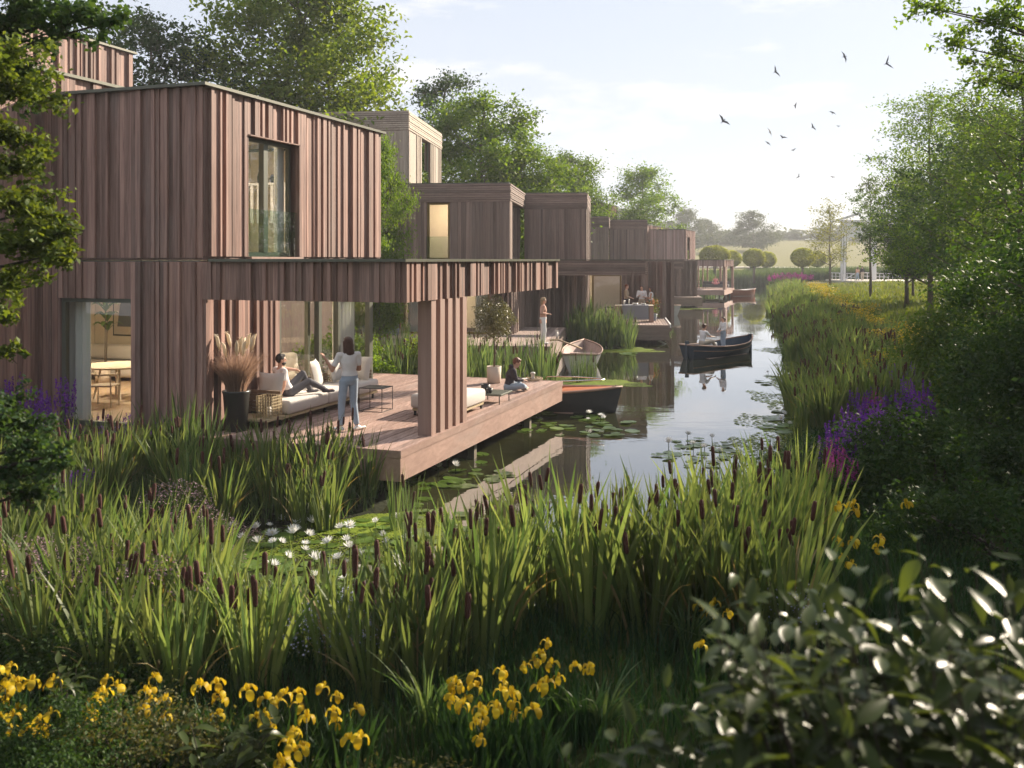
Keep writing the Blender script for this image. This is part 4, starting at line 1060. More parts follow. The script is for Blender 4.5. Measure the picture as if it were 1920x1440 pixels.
# ball-shaped pollards on the far bank
def pollard():
    r = np.random.default_rng(5)
    t = thing('pollard_tree', 'x', 'tree', (0, 0, 0))
    mb = MB(); mb.tube([(0, 0, 0), (0.03, 0, 1.4), (0, 0, 2.8)], [0.22, 0.17, 0.2], 8)
    for k in range(7):
        a = k*0.9; mb.tube([(0, 0, 2.4), (math.cos(a)*0.9, math.sin(a)*0.9, 3.6)], [0.1, 0.04], 5, cap=False)
    n = 9000
    P = r.normal(size=(n, 3)); P /= np.linalg.norm(P, axis=1)[:, None]
    rr = r.uniform(0.80, 1.03, n)[:, None] + 0.04*np.sin(P[:, :1]*7)*np.cos(P[:, 1:2]*6)
    P = P*rr*np.array([1.8, 1.8, 1.5]); P[:, 2] += 4.05
    V, Fq = leafquads(P, 0.2, r)
    part('trunk', mb, M['bark'], t, True); part('crown', mesh('crown', V, Fq, [M['leaf_p']]), None, t)
    return t
po = pollard()
pg = 'round clipped trees on the far bank'
plab = ['broad round clipped tree rising behind the farthest canopy', 'round clipped tree just right of the farthest canopy', 'round clipped tree left of the middle pair', 'round clipped tree right of the middle pair', 'round clipped tree left of the pair nearest the drawbridge', 'round clipped tree nearest to the drawbridge sapling']
for i, (u, D, s) in enumerate([(1340, 143, 1.05), (1371, 160, .95), (1414, 150, .98), (1438, 166, .92), (1505, 150, 1.0), (1532, 170, .95)]):
    o = po if i == 0 else copy_tree(po)
    o.location = (X(u, D), D, 0.3); o.rotation_euler = (0, 0, i*1.1); o.scale = (s*(1.2 if i == 0 else 1),)*2 + (s,)
    o['label'] = plab[i]; o['group'] = pg

# hazy grove on the rising far meadow
fg = 'hazy trees on the horizon'
tf = tree('far_tree', 'x', (X(1285, 300), 300), 17, 8.5, 2.0, 9000, 0.75, 'leaf_far', 51, n_limb=20, group=fg)
tf2 = tree('far_tree', 'x', (X(1412, 290), 290), 19, 8, 1.5, 10000, 0.7, 'leaf_far', 52, n_limb=24, group=fg, open_=0.1)
far_spec = [(1285, 300, 392, 60, 0, 'big hazy tree rising just right of the rounded green tree'), (1412, 310, 396, 62, 1, 'tall ragged hazy tree, highest of the far grove'), (1327, 340, 410, 40, 1, 'thin hazy tree above the first clipped tree'),
            (1350, 360, 432, 60, 0, 'low hazy tree left of the ragged tall one'), (1385, 350, 428, 45, 0, 'low hazy tree at the left foot of the ragged tall one'), (1440, 360, 434, 40, 0, 'low hazy tree at the right foot of the ragged tall one'),
            (1461, 400, 432, 26, 0, 'small hazy tree standing alone with a domed top'), (1494, 395, 430, 42, 0, 'dome-shaped hazy tree, second of the lone pair'), (1535, 400, 426, 40, 1, 'hazy tree seen left of the slim sapling'), (1562, 390, 420, 40, 0, 'hazy tree seen behind the slim sapling'),
            (1608, 390, 440, 60, 0, 'hazy tree framed by the drawbridge arch'), (1655, 380, 425, 60, 1, 'hazy tree right of the drawbridge'), (1250, 330, 415, 60, 1, 'hazy tree above the farthest house roof'), (1190, 320, 395, 80, 0, 'hazy tree behind the rounded green tree'),
            (1305, 380, 440, 60, 0, 'lowest hazy tree above the farthest canopy'), (1720, 380, 410, 90, 0, 'hazy tree behind the right bank trees'), (1140, 310, 390, 90, 1, 'hazy tree behind the low bushy tree'), (1060, 300, 380, 90, 0, 'hazy tree behind the middle house roofs'),
            (1800, 380, 400, 90, 1, 'hazy tree deep behind the right trees'), (1890, 380, 400, 90, 0, 'hazy tree behind the right frame edge')]
for i, (u, D, vt, wpx, k, lb) in enumerate(far_spec):
    src = tf if k == 0 else tf2; x = X(u, D); g0 = gz(x, D)
    hh = CH - (vt-HZ)/F*D - g0; sz = hh/(17 if k == 0 else 19); sx = wpx/F*D/(14 if k == 0 else 13)
    if i < 2: o = src; o.location = (x, D, g0-0.2); o.scale = (sx, sx, sz); o['label'] = lb
    else: o = tcopy(src, lb, (x, D), (u*0.37) % 6, (sx, sz), z=g0-0.2, group=fg)
# distant wood
r_ = np.random.default_rng(77); n_ = 26000
Pf = np.column_stack([r_.uniform(-60, 420, n_), r_.uniform(470, 520, n_), np.abs(r_.normal(size=n_))])
Pf[:, 2] = 11.5 + np.minimum(Pf[:, 2]*3.0, 6 + 3*np.sin(Pf[:, 0]*0.07) + 2*np.sin(Pf[:, 0]*0.19+1))*1.0
V_, F_ = leafquads(Pf, 1.9, r_)
tag(link('distant_woods', mesh('distant_woods', V_, F_, [M['leaf_far']])), 'hazy belt of woods along the horizon', kind='stuff')

# ------------------------------------------------------------------ cattails and reeds
def blades(n, h, spread, w, seed, seg=5, bend=0.35, base_r=0.1):
    r = np.random.default_rng(seed)
    V = []; Fq = []
    for i in range(n):
        a = r.uniform(0, 6.283); d = np.array([math.cos(a), math.sin(a)]); rb = base_r*math.sqrt(r.random())
        hh = h*r.uniform(0.62, 1.05); out = spread*r.uniform(0.15, 1.0)*hh; bd = bend*r.uniform(0.2, 1.2)
        tw = r.uniform(0, 3.14); side = np.array([math.cos(tw), math.sin(tw), 0])
        b0 = len(V)
        for k in range(seg+1):
            t = k/seg
            o = rb + out*(t**(1.3+bd))
            z = hh*(t - 0.22*bd*t**3)
            wd = w*r.uniform(0.95, 1.05)*(1.0 if t < 0.55 else max(0.02, 1-((t-0.55)/0.45)**1.4))*0.5
            c = np.array([d[0]*o + rb*0, d[1]*o, z])
            s2 = side*math.cos(0.5*t) + np.array([-side[1], side[0], 0])*math.sin(0.5*t)
            V.append(c - s2*wd); V.append(c + s2*wd)
        for k in range(seg):
            Fq.append((b0+2*k, b0+2*k+1, b0+2*k+3, b0+2*k+2))
    return np.array(V), np.array(Fq)
def head_mesh(hl=0.19, r=0.017, stalk=1.0):
    mb = MB()
    mb.tube([(0, 0, -stalk), (0, 0, 0.005)], [0.006, 0.005], 5, m=1)
    mb.lathe([(0.004, 0), (r*0.8, 0.008), (r, 0.03), (r*1.04, hl*0.5), (r, hl-0.03), (r*0.75, hl-0.006), (0.004, hl)], 8, m=0)
    mb.tube([(0, 0, hl-0.002), (0, 0, hl+0.10)], [0.005, 0.0015], 4, m=1)
    return mb.mesh('seed_head', [M['cat'], M['reed']], True)
HEADS = [head_mesh(0.21, 0.024, 1.3), head_mesh(0.17, 0.021, 1.1), head_mesh(0.24, 0.022, 1.5)]
BL = []
for s in range(6):
    V, Fq = blades(34, 1.0, 0.52, 0.037, 100+s, base_r=0.17); V2, F2 = blades(5, 0.8, 0.9, 0.022, 150+s, base_r=0.17, bend=1.3)
    BL.append(mesh('blades', np.concatenate([V, V2]), np.concatenate([Fq, F2+len(V)]), [M['reed'], M['straw']], np.concatenate([np.zeros(len(Fq)), np.ones(len(F2))])))
BG = []
for s in range(4):
    V, Fq = blades(28, 1.0, 0.38, 0.028, 200+s, base_r=0.16); BG.append(mesh('blades', V, Fq, [M['reed_g']]))
BF = []   # finer, for the distance
for s in range(3):
    V, Fq = blades(46, 1.0, 0.22, 0.034, 300+s, seg=3, base_r=0.35); BF.append(mesh('blades', V, Fq, [M['reed']]))
def clump(x, y, h, label, group, kind='a', heads=3, w=1.0, r=random, hs=1.0, mat=None):
    z = max(gz(x, y), -0.25)
    t = thing('cattail_clump', label, 'cattails', (x, y, z), r.uniform(0, 6.28), group)
    lib = dict(a=BL, g=BG, f=BF)[kind]
    b = link('blades', lib[r.randrange(len(lib))], t, (0, 0, 0), None, (w*h/1.0*0.8, w*h*0.8, h)); b['kind'] = 'stuff'
    for k in range(heads):
        a = r.uniform(0, 6.28); rr = r.uniform(0.05, 0.30)*w
        hz = h*r.uniform(0.50, 0.88)
        o = link('seed_head', HEADS[r.randrange(3)], t, (math.cos(a)*rr, math.sin(a)*rr, hz), (r.gauss(0, .10), r.gauss(0, .10), 0), hs*r.uniform(.75, 1.12))
    return t
rr_ = random.Random(5)
NCL = 0
def scatter(n, fx, label, group, **kw):
    """fx(r) -> x, y, h ; keeps clumps a little apart"""
    global NCL
    pts = []; tries = 0
    md = kw.pop('md', 0.3); hd = kw.pop('heads', (1, 3))
    while len(pts) < n and tries < n*30:
        tries += 1
        x, y, h = fx(rr_)
        if all((x-a)**2+(y-b)**2 > md*md for a, b in pts):
            pts.append((x, y)); NCL += 1
            clump(x, y, h, label, group, heads=rr_.randint(*hd), r=rr_, **kw)
U = lambda a, b: (lambda r: r.uniform(a, b))
def uvbox(u0, u1, D0, D1, h0, h1):
    def f(r):
        D = r.uniform(D0, D1); u = r.uniform(u0, u1)
        return (u-960)/F*D, D, r.uniform(h0, h1)
    return f
scatter(32, uvbox(900, 1500, 8.9, 11.0, 1.5, 1.85), 'tall broad-bladed cattail clump in the dense stand at the near water edge', 'cattails of the near right stand', md=0.33, heads=(2, 4), w=1.0)
scatter(7, uvbox(770, 920, 8.6, 9.6, 1.15, 1.45), 'lower cattail clump left of the tall near stand', 'low cattails by the tall stand', md=0.33, heads=(2, 4), w=1.0)
scatter(10, uvbox(1330, 1560, 11.4, 13.6, 1.45, 1.75), 'cattail clump at the right end of the near stand by the dark shrub', 'cattails by the dark right shrub', md=0.35, heads=(2, 3))
scatter(17, uvbox(290, 830, 7.9, 9.0, 0.95, 1.22), 'yellow-green cattail clump standing just behind the yellow iris', 'cattails behind the iris', md=0.36, heads=(2, 4), w=1.1)
scatter(24, uvbox(-60, 400, 9.2, 12.2, 1.0, 1.4), 'sunlit cattail clump in the left foreground thicket', 'cattails of the left thicket', md=0.38, heads=(1, 3), w=1.1)
scatter(4, uvbox(40, 230, 8.0, 8.8, 1.15, 1.3), 'isolated cattail clump rising behind the left iris', 'isolated left cattails', md=0.4, heads=(1, 3))
scatter(40, lambda r: (r.uniform(-7.2, -2.3), r.uniform(14.1, 16.2), r.uniform(0.95, 1.3)), 'cattail clump growing in front of the near deck edge', 'cattails before the near deck', md=0.28, heads=(1, 3), w=1.0)
scatter(14, lambda r: (r.uniform(-9, -5.0), r.uniform(12.2, 15.2), r.uniform(1.0, 1.3)), 'shaded cattail clump between the left thicket and the house wall', 'cattails near the shaded wall', md=0.4, heads=(0, 2))
scatter(4, uvbox(290, 390, 15.8, 16.4, 1.3, 1.6), 'blue-green reed clump against the shaded house wall', 'reeds against the shaded wall', md=0.3, kind='g', heads=(0, 1))
scatter(3, lambda r: (r.uniform(-1.75, -1.3), r.uniform(13.2, 14.4), 1.25), 'thin lone reed tuft below the near deck corner', 'thin reed tufts', md=0.4, kind='g', heads=(1, 1), w=0.45)
def between(r):
    D = r.uniform(26.6, 31.5); return r.uniform(-4.6, 1.05 if D < 30 else 1.3), D, r.uniform(1.3, 1.75)
scatter(46, between, 'green reed clump between the first and second decks', 'reeds between the first two decks', md=0.34, kind='g', heads=(1, 2), w=1.0)
scatter(6, lambda r: (r.uniform(1.9, 2.9), r.uniform(31.2, 32.6), 1.3), 'slim reed tuft in front of the moored white rowing boat', 'reed tufts before the white rowing boat', md=0.3, kind='g', heads=(0, 1), w=0.5)
scatter(22, lambda r: (r.uniform(2.7, 5.6), r.uniform(42.7, 45.0), r.uniform(1.5, 2.0)), 'reed clump on the islet before the second deck', 'reeds of the islet', md=0.4, kind='g', heads=(0, 1), w=1.1)
scatter(14, lambda r: (r.uniform(4.2, 7.6), r.uniform(56.6, 60), r.uniform(1.4, 1.9)), 'reed clump behind the deck with three people', 'reeds behind the three people', md=0.45, kind='g', heads=(0, 0), w=1.2)
scatter(10, lambda r: (r.uniform(8.2, 10.2), r.uniform(60, 67), r.uniform(1.5, 2.1)), 'reed clump right of the people by the small moored boat', 'reeds by the small moored boat', md=0.5, kind='g', heads=(0, 0), w=1.3)
# right bank belt
def rb(D0, D1, w0, w1, h0, h1):
    def f(r):
        D = D0 * (D1/D0)**r.random(); x = float(shore_R(D)) + r.uniform(w0, w1); return x, D, r.uniform(h0, h1)
    return f
scatter(66, rb(20.5, 31, 0.35, 2.7, 0.9, 1.65), 'dense cattail clump on the near part of the right bank', 'cattails of the right bank', md=0.42, heads=(2, 4), w=1.1)
def rbed(name, label, n, D0, D1, w0, w1, h0, h1, seed, mat='reed', wd=0.05, heads=0):
    """a far reed belt as one mass"""
    r = np.random.default_rng(seed)
    D = D0*(D1/D0)**r.random(n); x = shore_R(D) + w0 + (w1-w0)*r.random(n)
    z = hgt(np.column_stack([x, D]))-0.05
    hv = 0.92 + 0.22*np.sin(D*0.8+x*0.9) + 0.16*np.sin(D*2.1-x*2.3)
    return blade_mass(name, label, x, D, z, r.uniform(h0, h1, n)*hv, wd*(1+D/60), r, mat, heads, lean=0.4)
def blade_mass(name, label, x, y, z, h, w, r, mat, heads=0.0, lean=0.22, kind='stuff'):
    n = len(x); a = r.uniform(0, 6.283, n); ln = lean*h*r.random(n)
    dx, dy = np.cos(a)*ln, np.sin(a)*ln; t = r.uniform(0, 3.14, n); sx, sy = np.cos(t)*w*0.5, np.sin(t)*w*0.5*0.6
    k = np.stack([x, y, z], 1)
    V = np.stack([k + np.stack([-sx, -sy, 0*h], 1), k + np.stack([sx, sy, 0*h], 1),
                  k + np.stack([dx*0.35+sx, dy*0.35+sy, h*0.6], 1), k + np.stack([dx, dy, h], 1), k + np.stack([dx*0.35-sx, dy*0.35-sy, h*0.6], 1)], 1).reshape(-1, 3)
    Fq = [ ]
    i = np.arange(n)*5
    Q = np.stack([i, i+1, i+2, i+4], 1); T = np.stack([i+4, i+2, i+3, i+3], 1)
    Fa = np.concatenate([Q, T])
    # triangles kept as quads would be degenerate: build mixed mesh by hand
    me = bpy.data.meshes.new(name)
    me.vertices.add(len(V)); me.vertices.foreach_set("co", V.astype(np.float32).ravel())
    li = np.concatenate([Q.ravel(), np.stack([i+4, i+2, i+3], 1).ravel()]).astype(np.int32)
    me.loops.add(len(li)); me.loops.foreach_set("vertex_index", li)
    me.polygons.add(2*n)
    me.polygons.foreach_set("loop_start", np.concatenate([np.arange(n)*4, 4*n + np.arange(n)*3]).astype(np.int32))
    me.polygons.foreach_set("loop_total", np.concatenate([np.full(n, 4), np.full(n, 3)]).astype(np.int32))
    me.update(calc_edges=True); me.materials.append(M[mat])
    o = link(name, me); tag(o, label, kind=kind)
    if heads:
        m = int(n*heads); sel = r.choice(n, m, replace=False); mb = MB()
        for s in sel:
            hh = h[s]*r.uniform(0.7, 0.95); c = (x[s], y[s], z[s]+hh); rad = 0.03
            mb.lathe([(rad*0.6, 0), (rad, 0.05), (rad, 0.2), (rad*0.5, 0.25)], 5, c)
        link(name.replace('bed', 'heads'), mb.mesh(name+'_heads', M['cat'])).name = 'reed_heads'
        bpy.data.objects['reed_heads' if 'reed_heads' in bpy.data.objects else name].parent = None
    return o
HB = None
def reed_belt(label, n, D0, D1, w0, w1, h0, h1, seed, wd, nh):
    o = rbed('reed_bed', label, n, D0, D1, w0, w1, h0, h1, seed, 'reed', wd)
    r = np.random.default_rng(seed+1); mb = MB()
    D = D0*(D1/D0)**r.random(nh); x = shore_R(D) + w0 + (w1-w0)*r.random(nh); z = hgt(np.column_stack([x, D]))
    for a, b, c in zip(x, D, z):
        s = 1+b/90
        mb.lathe([(0.018*s, 0), (0.026*s, 0.04), (0.026*s, 0.2), (0.012*s, 0.25)], 5, (a, b, c + r.uniform(0.62, 0.88)*(h0+h1)/2))
    part('seed_heads', mb, M['cat'], o, kind='stuff')
reed_belt('belt of brown-headed cattails running along the middle right bank', 15000, 30, 60, 0.1, 2.9, 0.85, 1.5, 61, 0.035, 620)
reed_belt('belt of cattails at the far end of the right bank', 11000, 58, 130, -0.4, 2.6, 0.8, 1.4, 62, 0.04, 300)
r_ = np.random.default_rng(63); n_ = 5200
D_ = r_.uniform(20.5, 31, n_); x_ = shore_R(D_)+r_.uniform(0.2, 2.8, n_)
blade_mass('reed_bed', 'fine reed undergrowth between the near right bank cattails', x_, D_, hgt(np.column_stack([x_, D_]))-0.1, r_.uniform(0.7, 1.3, n_), 0.035, r_, 'reed')
# far bank
n_ = 26000; x_ = r_.uniform(24, 62, n_); D_ = 150 + r_.random(n_)**1.5*16; D_ = np.maximum(D_, np.where(x_ < 31, 122+0*D_, 0))
blade_mass('reed_bed', 'green reeds along the far bank below the round clipped trees', x_, D_, hgt(np.column_stack([x_, D_]))-0.1, r_.uniform(1.1, 2.2, n_), 0.12, r_, 'reed_g')
n_ = 6000; D_ = r_.uniform(112, 150, n_); x_ = np.interp(D_, [112, 119, 138, 150], [20.5, 25, 29, 32]) - r_.random(n_)*4
blade_mass('reed_bed', 'green reeds behind the farthest deck', x_, D_, hgt(np.column_stack([x_, D_]))-0.1, r_.uniform(1.3, 2.3, n_), 0.1, r_, 'reed_g')

# meadow grass and ground cover
def cover(label, n, fx, h0, h1, w, mat, seed, name='grass', lean=0.5):
    r = np.random.default_rng(seed); x, y = fx(r, n)
    P = np.column_stack([x, y]); d = sdist(P); k = d > 0.12
    x, y = x[k], y[k]; z = hgt(P[k])-0.02
    blade_mass(name, label, x, y, z, r.uniform(h0, h1, len(x)), w*(1+np.maximum(0, y-8)/45), r, mat, lean=lean)
cover('rough meadow grass of the right bank lawn', 42000, lambda r, n: ((lambda D: (shore_R(D)+1.8+r.random(n)**1.2*(6+D*0.28), D))(22*(130/22)**r.random(n))), 0.15, 0.42, 0.03, 'grass', 71)
cover('short grass and weeds under the foreground plants', 26000, lambda r, n: (r.uniform(-5.5, 5.5, n), r.uniform(5.2, 13, n)), 0.12, 0.5, 0.012, 'irisleaf', 72, 'undergrowth', 0.8)
cover('bright weeds rooted along the left garden bank', 16000, lambda r, n: (r.uniform(-11, -2.2, n), r.uniform(11.5, 17.4, n)), 0.15, 0.6, 0.014, 'reed_g', 73, 'undergrowth', 0.7)
cover('dark grass under the right bank shrubs', 14000, lambda r, n: (r.uniform(4.0, 13, n), r.uniform(12, 26, n)), 0.1, 0.4, 0.016, 'irisleaf', 74, 'undergrowth', 0.7)
cover('pale tall grass on the far meadow', 22000, lambda r, n: (r.uniform(15, 110, n), r.uniform(150, 215, n)), 0.5, 1.1, 0.06, 'grass', 75)
cover('garden weeds beside the middle houses', 12000, lambda r, n: (r.uniform(-5, 17, n), r.uniform(26, 92, n)), 0.2, 0.7, 0.03, 'reed_g', 76, 'undergrowth', 0.6)

# far path and near path
def strip(name, pts, w, mat, label, dz=0.03):
    V = []
    for i, (x, y) in enumerate(pts):
        a = Vector(pts[max(i-1, 0)]); b = Vector(pts[min(i+1, len(pts)-1)]); d = (b-a).normalized(); n = Vector((-d.y, d.x))
        for s in (-1, 1):
            V.append((x+n.x*s*w/2, y+n.y*s*w/2, max(gz(x+n.x*s*w/2, y+n.y*s*w/2), gz(x, y))+dz))
    Fc = [(2*i, 2*i+1, 2*i+3, 2*i+2) for i in range(len(pts)-1)]
    tag(link(name, mesh(name, V, Fc, [mat])), label, kind='structure')
strip('path', [(20+k*4, 232+math.sin(k*.3)*1.5) for k in range(40)], 5.0, M['path'], 'pale path crossing the far fields', 0.12)
strip('footpath', [(27.0, 40), (31, 52), (36, 66), (42, 82), (48, 98), (54, 116), (60, 140)], 2.4, M['path'], 'pale footpath under the right bank trees', 0.10)

# ------------------------------------------------------------------ flowers
def iris_mesh():
    mb = MB(); r = random.Random(3)
    for k in range(3):
        a = k*2.094
        c, s = math.cos(a), math.sin(a)
        # falls: broad petal out and down
        prof = [(0.004, 0.0, 0.008), (0.022, 0.018, 0.014), (0.045, 0.016, 0.026), (0.060, -0.008, 0.030), (0.064, -0.036, 0.020), (0.060, -0.052, 0.003)]
        V = []
        for (o, z, w) in prof:
            V += [(c*o - s*w, s*o + c*w, z), (c*(o+0.004), s*(o+0.004), z+0.005), (c*o + s*w, s*o - c*w, z)]
        Fc = []
        for i in range(len(prof)-1):
            b = i*3; Fc += [(b, b+1, b+4, b+3), (b+1, b+2, b+5, b+4)]
        mb.add(V, Fc)
        a2 = a + 1.047; c, s = math.cos(a2), math.sin(a2)
        prof = [(0.004, 0, 0.005), (0.014, 0.022, 0.010), (0.017, 0.042, 0.012), (0.010, 0.058, 0.004)]
        V = []
        for (o, z, w) in prof: V += [(c*o - s*w, s*o + c*w, z), (c*o + s*w, s*o - c*w, z)]
        mb.add(V, [(2*i, 2*i+1, 2*i+3, 2*i+2) for i in range(3)])
    mb.tube([(0, 0, -0.5), (0.005, 0, -0.25), (0, 0, 0)], [0.006, 0.005, 0.004], 5, m=1)
    return mb.mesh('flower', [M['iris'], M['irisleaf']], True)
IR = iris_mesh()
IL = []
for s in range(3):
    V, Fq = blades(20, 0.62, 0.42, 0.028, 400+s, bend=0.7, base_r=0.08); IL.append(mesh('leaves', V, Fq, [M['irisleaf']]))
ig = [('yellow flag iris in the group at the bottom centre', 'bottom centre iris', [(860, 1290), (890, 1270), (940, 1260), (960, 1300), (900, 1330), (1010, 1290), (930, 1330), (985, 1250), (850, 1315), (1000, 1330), (1025, 1205), (1035, 1245), (1105, 1250)]),
      ('yellow flag iris scattered along the bottom left', 'bottom left iris', [(290, 1270), (310, 1310), (375, 1285), (410, 1300), (465, 1295), (520, 1320), (560, 1300), (575, 1345), (480, 1345), (270, 1330), (550, 1375), (540, 1395), (605, 1290), (625, 1335), (670, 1330), (675, 1385), (500, 1310)]),
      ('yellow flag iris bunched in the left corner', 'left corner iris', [(20, 1250), (35, 1280), (10, 1290), (60, 1280), (95, 1285), (5, 1345), (75, 1350), (200, 1275), (220, 1290), (195, 1300)]),
      ('yellow flag iris half hidden behind the large-leaved bush', 'iris behind the large-leaved bush', [(1310, 1135), (1340, 1130), (1365, 1150), (1315, 1210), (1570, 1010), (1600, 1015), (1650, 1010), (1580, 1045)]),
      ('yellow flag iris glowing in the dark right shrubbery', 'iris in the right shrubbery', [(1575, 950), (1600, 945), (1700, 945)])]
ri = random.Random(9)
for lab, grp, lst in ig:
    if 'bottom' in grp or 'corner' in grp: lst = lst + [(u+ri.uniform(-32, 32), v+ri.uniform(-18, 42)) for (u, v) in lst if ri.random() < 0.6]
    for (u, v) in lst:
        z = ri.uniform(0.85, 1.0) if v > 1100 else 1.2
        z = z if lab.find('dark right') < 0 else 1.5
        p = at(u, v, z)
        g0 = gz(p.x, p.y)
        t = thing('yellow_iris', lab, 'iris', (p.x, p.y, g0), ri.uniform(0, 6), grp)
        o = link('leaves', IL[ri.randrange(3)], t, (0, 0, 0), None, (1, 1, max(0.9, (z-g0)*1.15/0.62*0.62))); o['kind'] = 'stuff'
        link('flower', IR, t, (0, 0, z-g0), (ri.uniform(-.3, .3), ri.uniform(-.3, .3), ri.uniform(0, 6)), ri.uniform(0.7, 1.02))
        if ri.random() < 0.55:
            link('flower', IR, t, (ri.uniform(-.07, .07), ri.uniform(-.07, .07), z-g0-ri.uniform(0.05, .12)), (ri.uniform(-.5, .5), ri.uniform(-.5, .5), ri.uniform(0, 6)), ri.uniform(0.65, .95))

# leafy plant with broad leaves at the bottom and arching grass
def broadleaf_mesh(L=1.0, w=0.42, curl=0.25, name='leaf', mat='leaf_big'):
    V = []; n = 7
    for i in range(n+1):
        t = i/n; ww = w*0.5*min(1, (math.sin(math.pi*t**0.8)+0.03))*(1-0.25*t)
        z = -curl*t*t
        V += [(-ww, t*L, z+ww*0.35), (0, t*L, z), (ww, t*L, z+ww*0.35)]
    Fc = []
    for i in range(n):
        b = 3*i; Fc += [(b, b+1, b+4, b+3), (b+1, b+2, b+5, b+4)]
    return mesh(name, V, Fc, [M[mat]], smooth=True)
BLF = [broadleaf_mesh(1, 0.38, 0.15), broadleaf_mesh(1, 0.44, 0.35), broadleaf_mesh(1, 0.36, -0.1), broadleaf_mesh(1, 0.45, 0.5)]
def leafy_bush(name, label, base, stems, nl, ll, seed, cat='shrub', max_parts=280):
    """stems: list of tip points (world); nl leaves per stem, paired along the top of each stem"""
    r = random.Random(seed); B = Vector(base)
    t = thing(name, label, cat, base); mb = MB(); cnt = 0; rest = []
    for tip in stems:
        T = Vector(tip) - B; 
        root = Vector((r.uniform(-.12, .12), r.uniform(-.12, .12), 0))
        mid = root.lerp(T, 0.5) + Vector((T.x*0.12, T.y*0.12, T.z*0.10))
        pts = [root, mid, T]; mb.tube(pts, [0.010, 0.005, 0.0015], 5, cap=False)
        for k in range(nl):
            f = 1 - (k/nl)*0.5
            p = mid.lerp(T, max(0, f*2-1)) if f > 0.5 else root.lerp(mid, f*2)
            az = k*2.4 + r.uniform(-.5, .5); el = r.uniform(-0.6, 0.35) + (0.35 if k == 0 else 0)
            if k > 2: p = p + Vector((r.gauss(0, .05), r.gauss(0, .05), r.gauss(0, .03)))
            s = ll*r.uniform(0.6, 1.2)*(0.8 if k < 2 else 1)
            rot = Matrix.Rotation(az, 4, 'Z') @ Matrix.Rotation(el, 4, 'X') @ Matrix.Rotation(r.uniform(-.4, .4), 4, 'Y')
            if cnt < max_parts:
                o = link('leaf', BLF[r.randrange(4)], t, p, rot.to_euler(), s); cnt += 1
            else: rest.append((p, rot, s))
    part('stems', mb, M['barkd'], t, True)
    if rest:
        rb_ = MB()
        src = BLF[0]; vs = [v.co.copy() for v in src.vertices]; fs = [tuple(p.vertices) for p in src.polygons]
        for (p, rot, s) in rest: rb_.add([rot @ (v*s) + p for v in vs], fs)
        part('leaves', rb_, M['leaf_big'], t, True, kind='stuff')
    return t
rb2 = random.Random(12)
st = []
outline = [(1370, 1040), (1440, 1080), (1500, 1090), (1560, 1050), (1610, 1080), (1660, 1040), (1720, 1010), (1735, 1050), (1780, 1080), (1830, 1070), (1880, 1060), (1915, 1050)]
for (u, v) in outline: st.append(pv(u, v, rb2.uniform(2.5, 3.2)))
for k in range(150):
    u = rb2.uniform(1340, 1960); v = rb2.uniform(1110, 1440)
    st.append(pv(u, v, rb2.uniform(2.1, 3.1)))
for (u, v) in [(1250, 1290), (1280, 1330), (1310, 1290), (1220, 1340), (1190, 1360), (1240, 1400), (1150, 1390), (1060, 1420), (1330, 1380), (1340, 1250), (1300, 1420)]:
    st.append(pv(u, v, rb2.uniform(2.5, 2.9)))
leafy_bush('large_leaved_shrub', 'out-of-focus large-leaved shrub filling the lower right corner', (1.55, 2.75, 0.35), st, 19, 0.135, 13, max_parts=290)
leafy_bush('broad_leaved_plant', 'dark broad-leaved plant at the bottom left of centre', (-2.0, 6.2, 0.36), [pv(rb2.uniform(340, 520), rb2.uniform(1335, 1440), rb2.uniform(5.9, 6.4)) for k in range(14)], 9, 0.17, 14, 'plant')
leafy_bush('broad_leaved_plant', 'grey-leaved plant behind the left corner iris', (-3.2, 7.0, 0.36), [pv(rb2.uniform(60, 170), rb2.uniform(1235, 1300), rb2.uniform(6.8, 7.2)) for k in range(6)], 7, 0.15, 15, 'plant')
V, Fq = blades(34, 0.55, 1.1, 0.02, 500, seg=6, bend=1.6, base_r=0.06); AG = mesh('blades', V, Fq, [M['reed_g']])
for i, (u, v) in enumerate([(1360, 1220), (1320, 1180), (1290, 1200), (30, 1200), (500, 1120), (530, 1150), (640, 1180), (700, 1150), (620, 1100), (560, 1090), (340, 1010), (620, 960), (560, 900), (740, 1130), (800, 1330), (1130, 1330)]):
    p = at(u, v, 0.6); o = thing('arching_grass', 'tuft of bright arching grass among the cattail feet', 'grass tuft', (p.x, p.y, gz(p.x, p.y)), i*1.3, 'arching grass tufts', AG, (1.2, 1.2, 1.1+0.2*(i % 3)))

# flowering herbs: stems with many tiny blossoms
def herb_mesh(n, h, rad, fl, mat, seed, leaf='leaf_d', stemn=40):
    r = np.random.default_rng(seed)
    a = r.uniform(0, 6.28, n); rr = rad*np.sqrt(r.random(n))
    P = np.column_stack([np.cos(a)*rr, np.sin(a)*rr, h*(0.72+0.28*r.random(n))*(1-0.3*(rr/rad)**2)])
    V, Fq = leafquads(P, fl, r, 1.0, 0.9, 0.2)
    m = n*2; a = r.uniform(0, 6.28, m); rr = rad*np.sqrt(r.random(m))
    Q = np.column_stack([np.cos(a)*rr, np.sin(a)*rr, h*0.85*r.random(m)**0.7*(1-0.3*(rr/rad)**2)])
    V2, F2 = leafquads(Q, fl*1.7, r, 0.2, 0.3, 0.1)
    V = np.concatenate([V, V2]); Fa = np.concatenate([Fq, F2+n*4])
    return mesh('flower_mass', V, Fa, [M[mat], M[leaf]], np.concatenate([np.zeros(n), np.ones(m)]))
HM = [herb_mesh(620, 0.72, 0.42, 0.019, 'pinkf', 81), herb_mesh(420, 0.5, 0.35, 0.02, 'bluef', 82)]
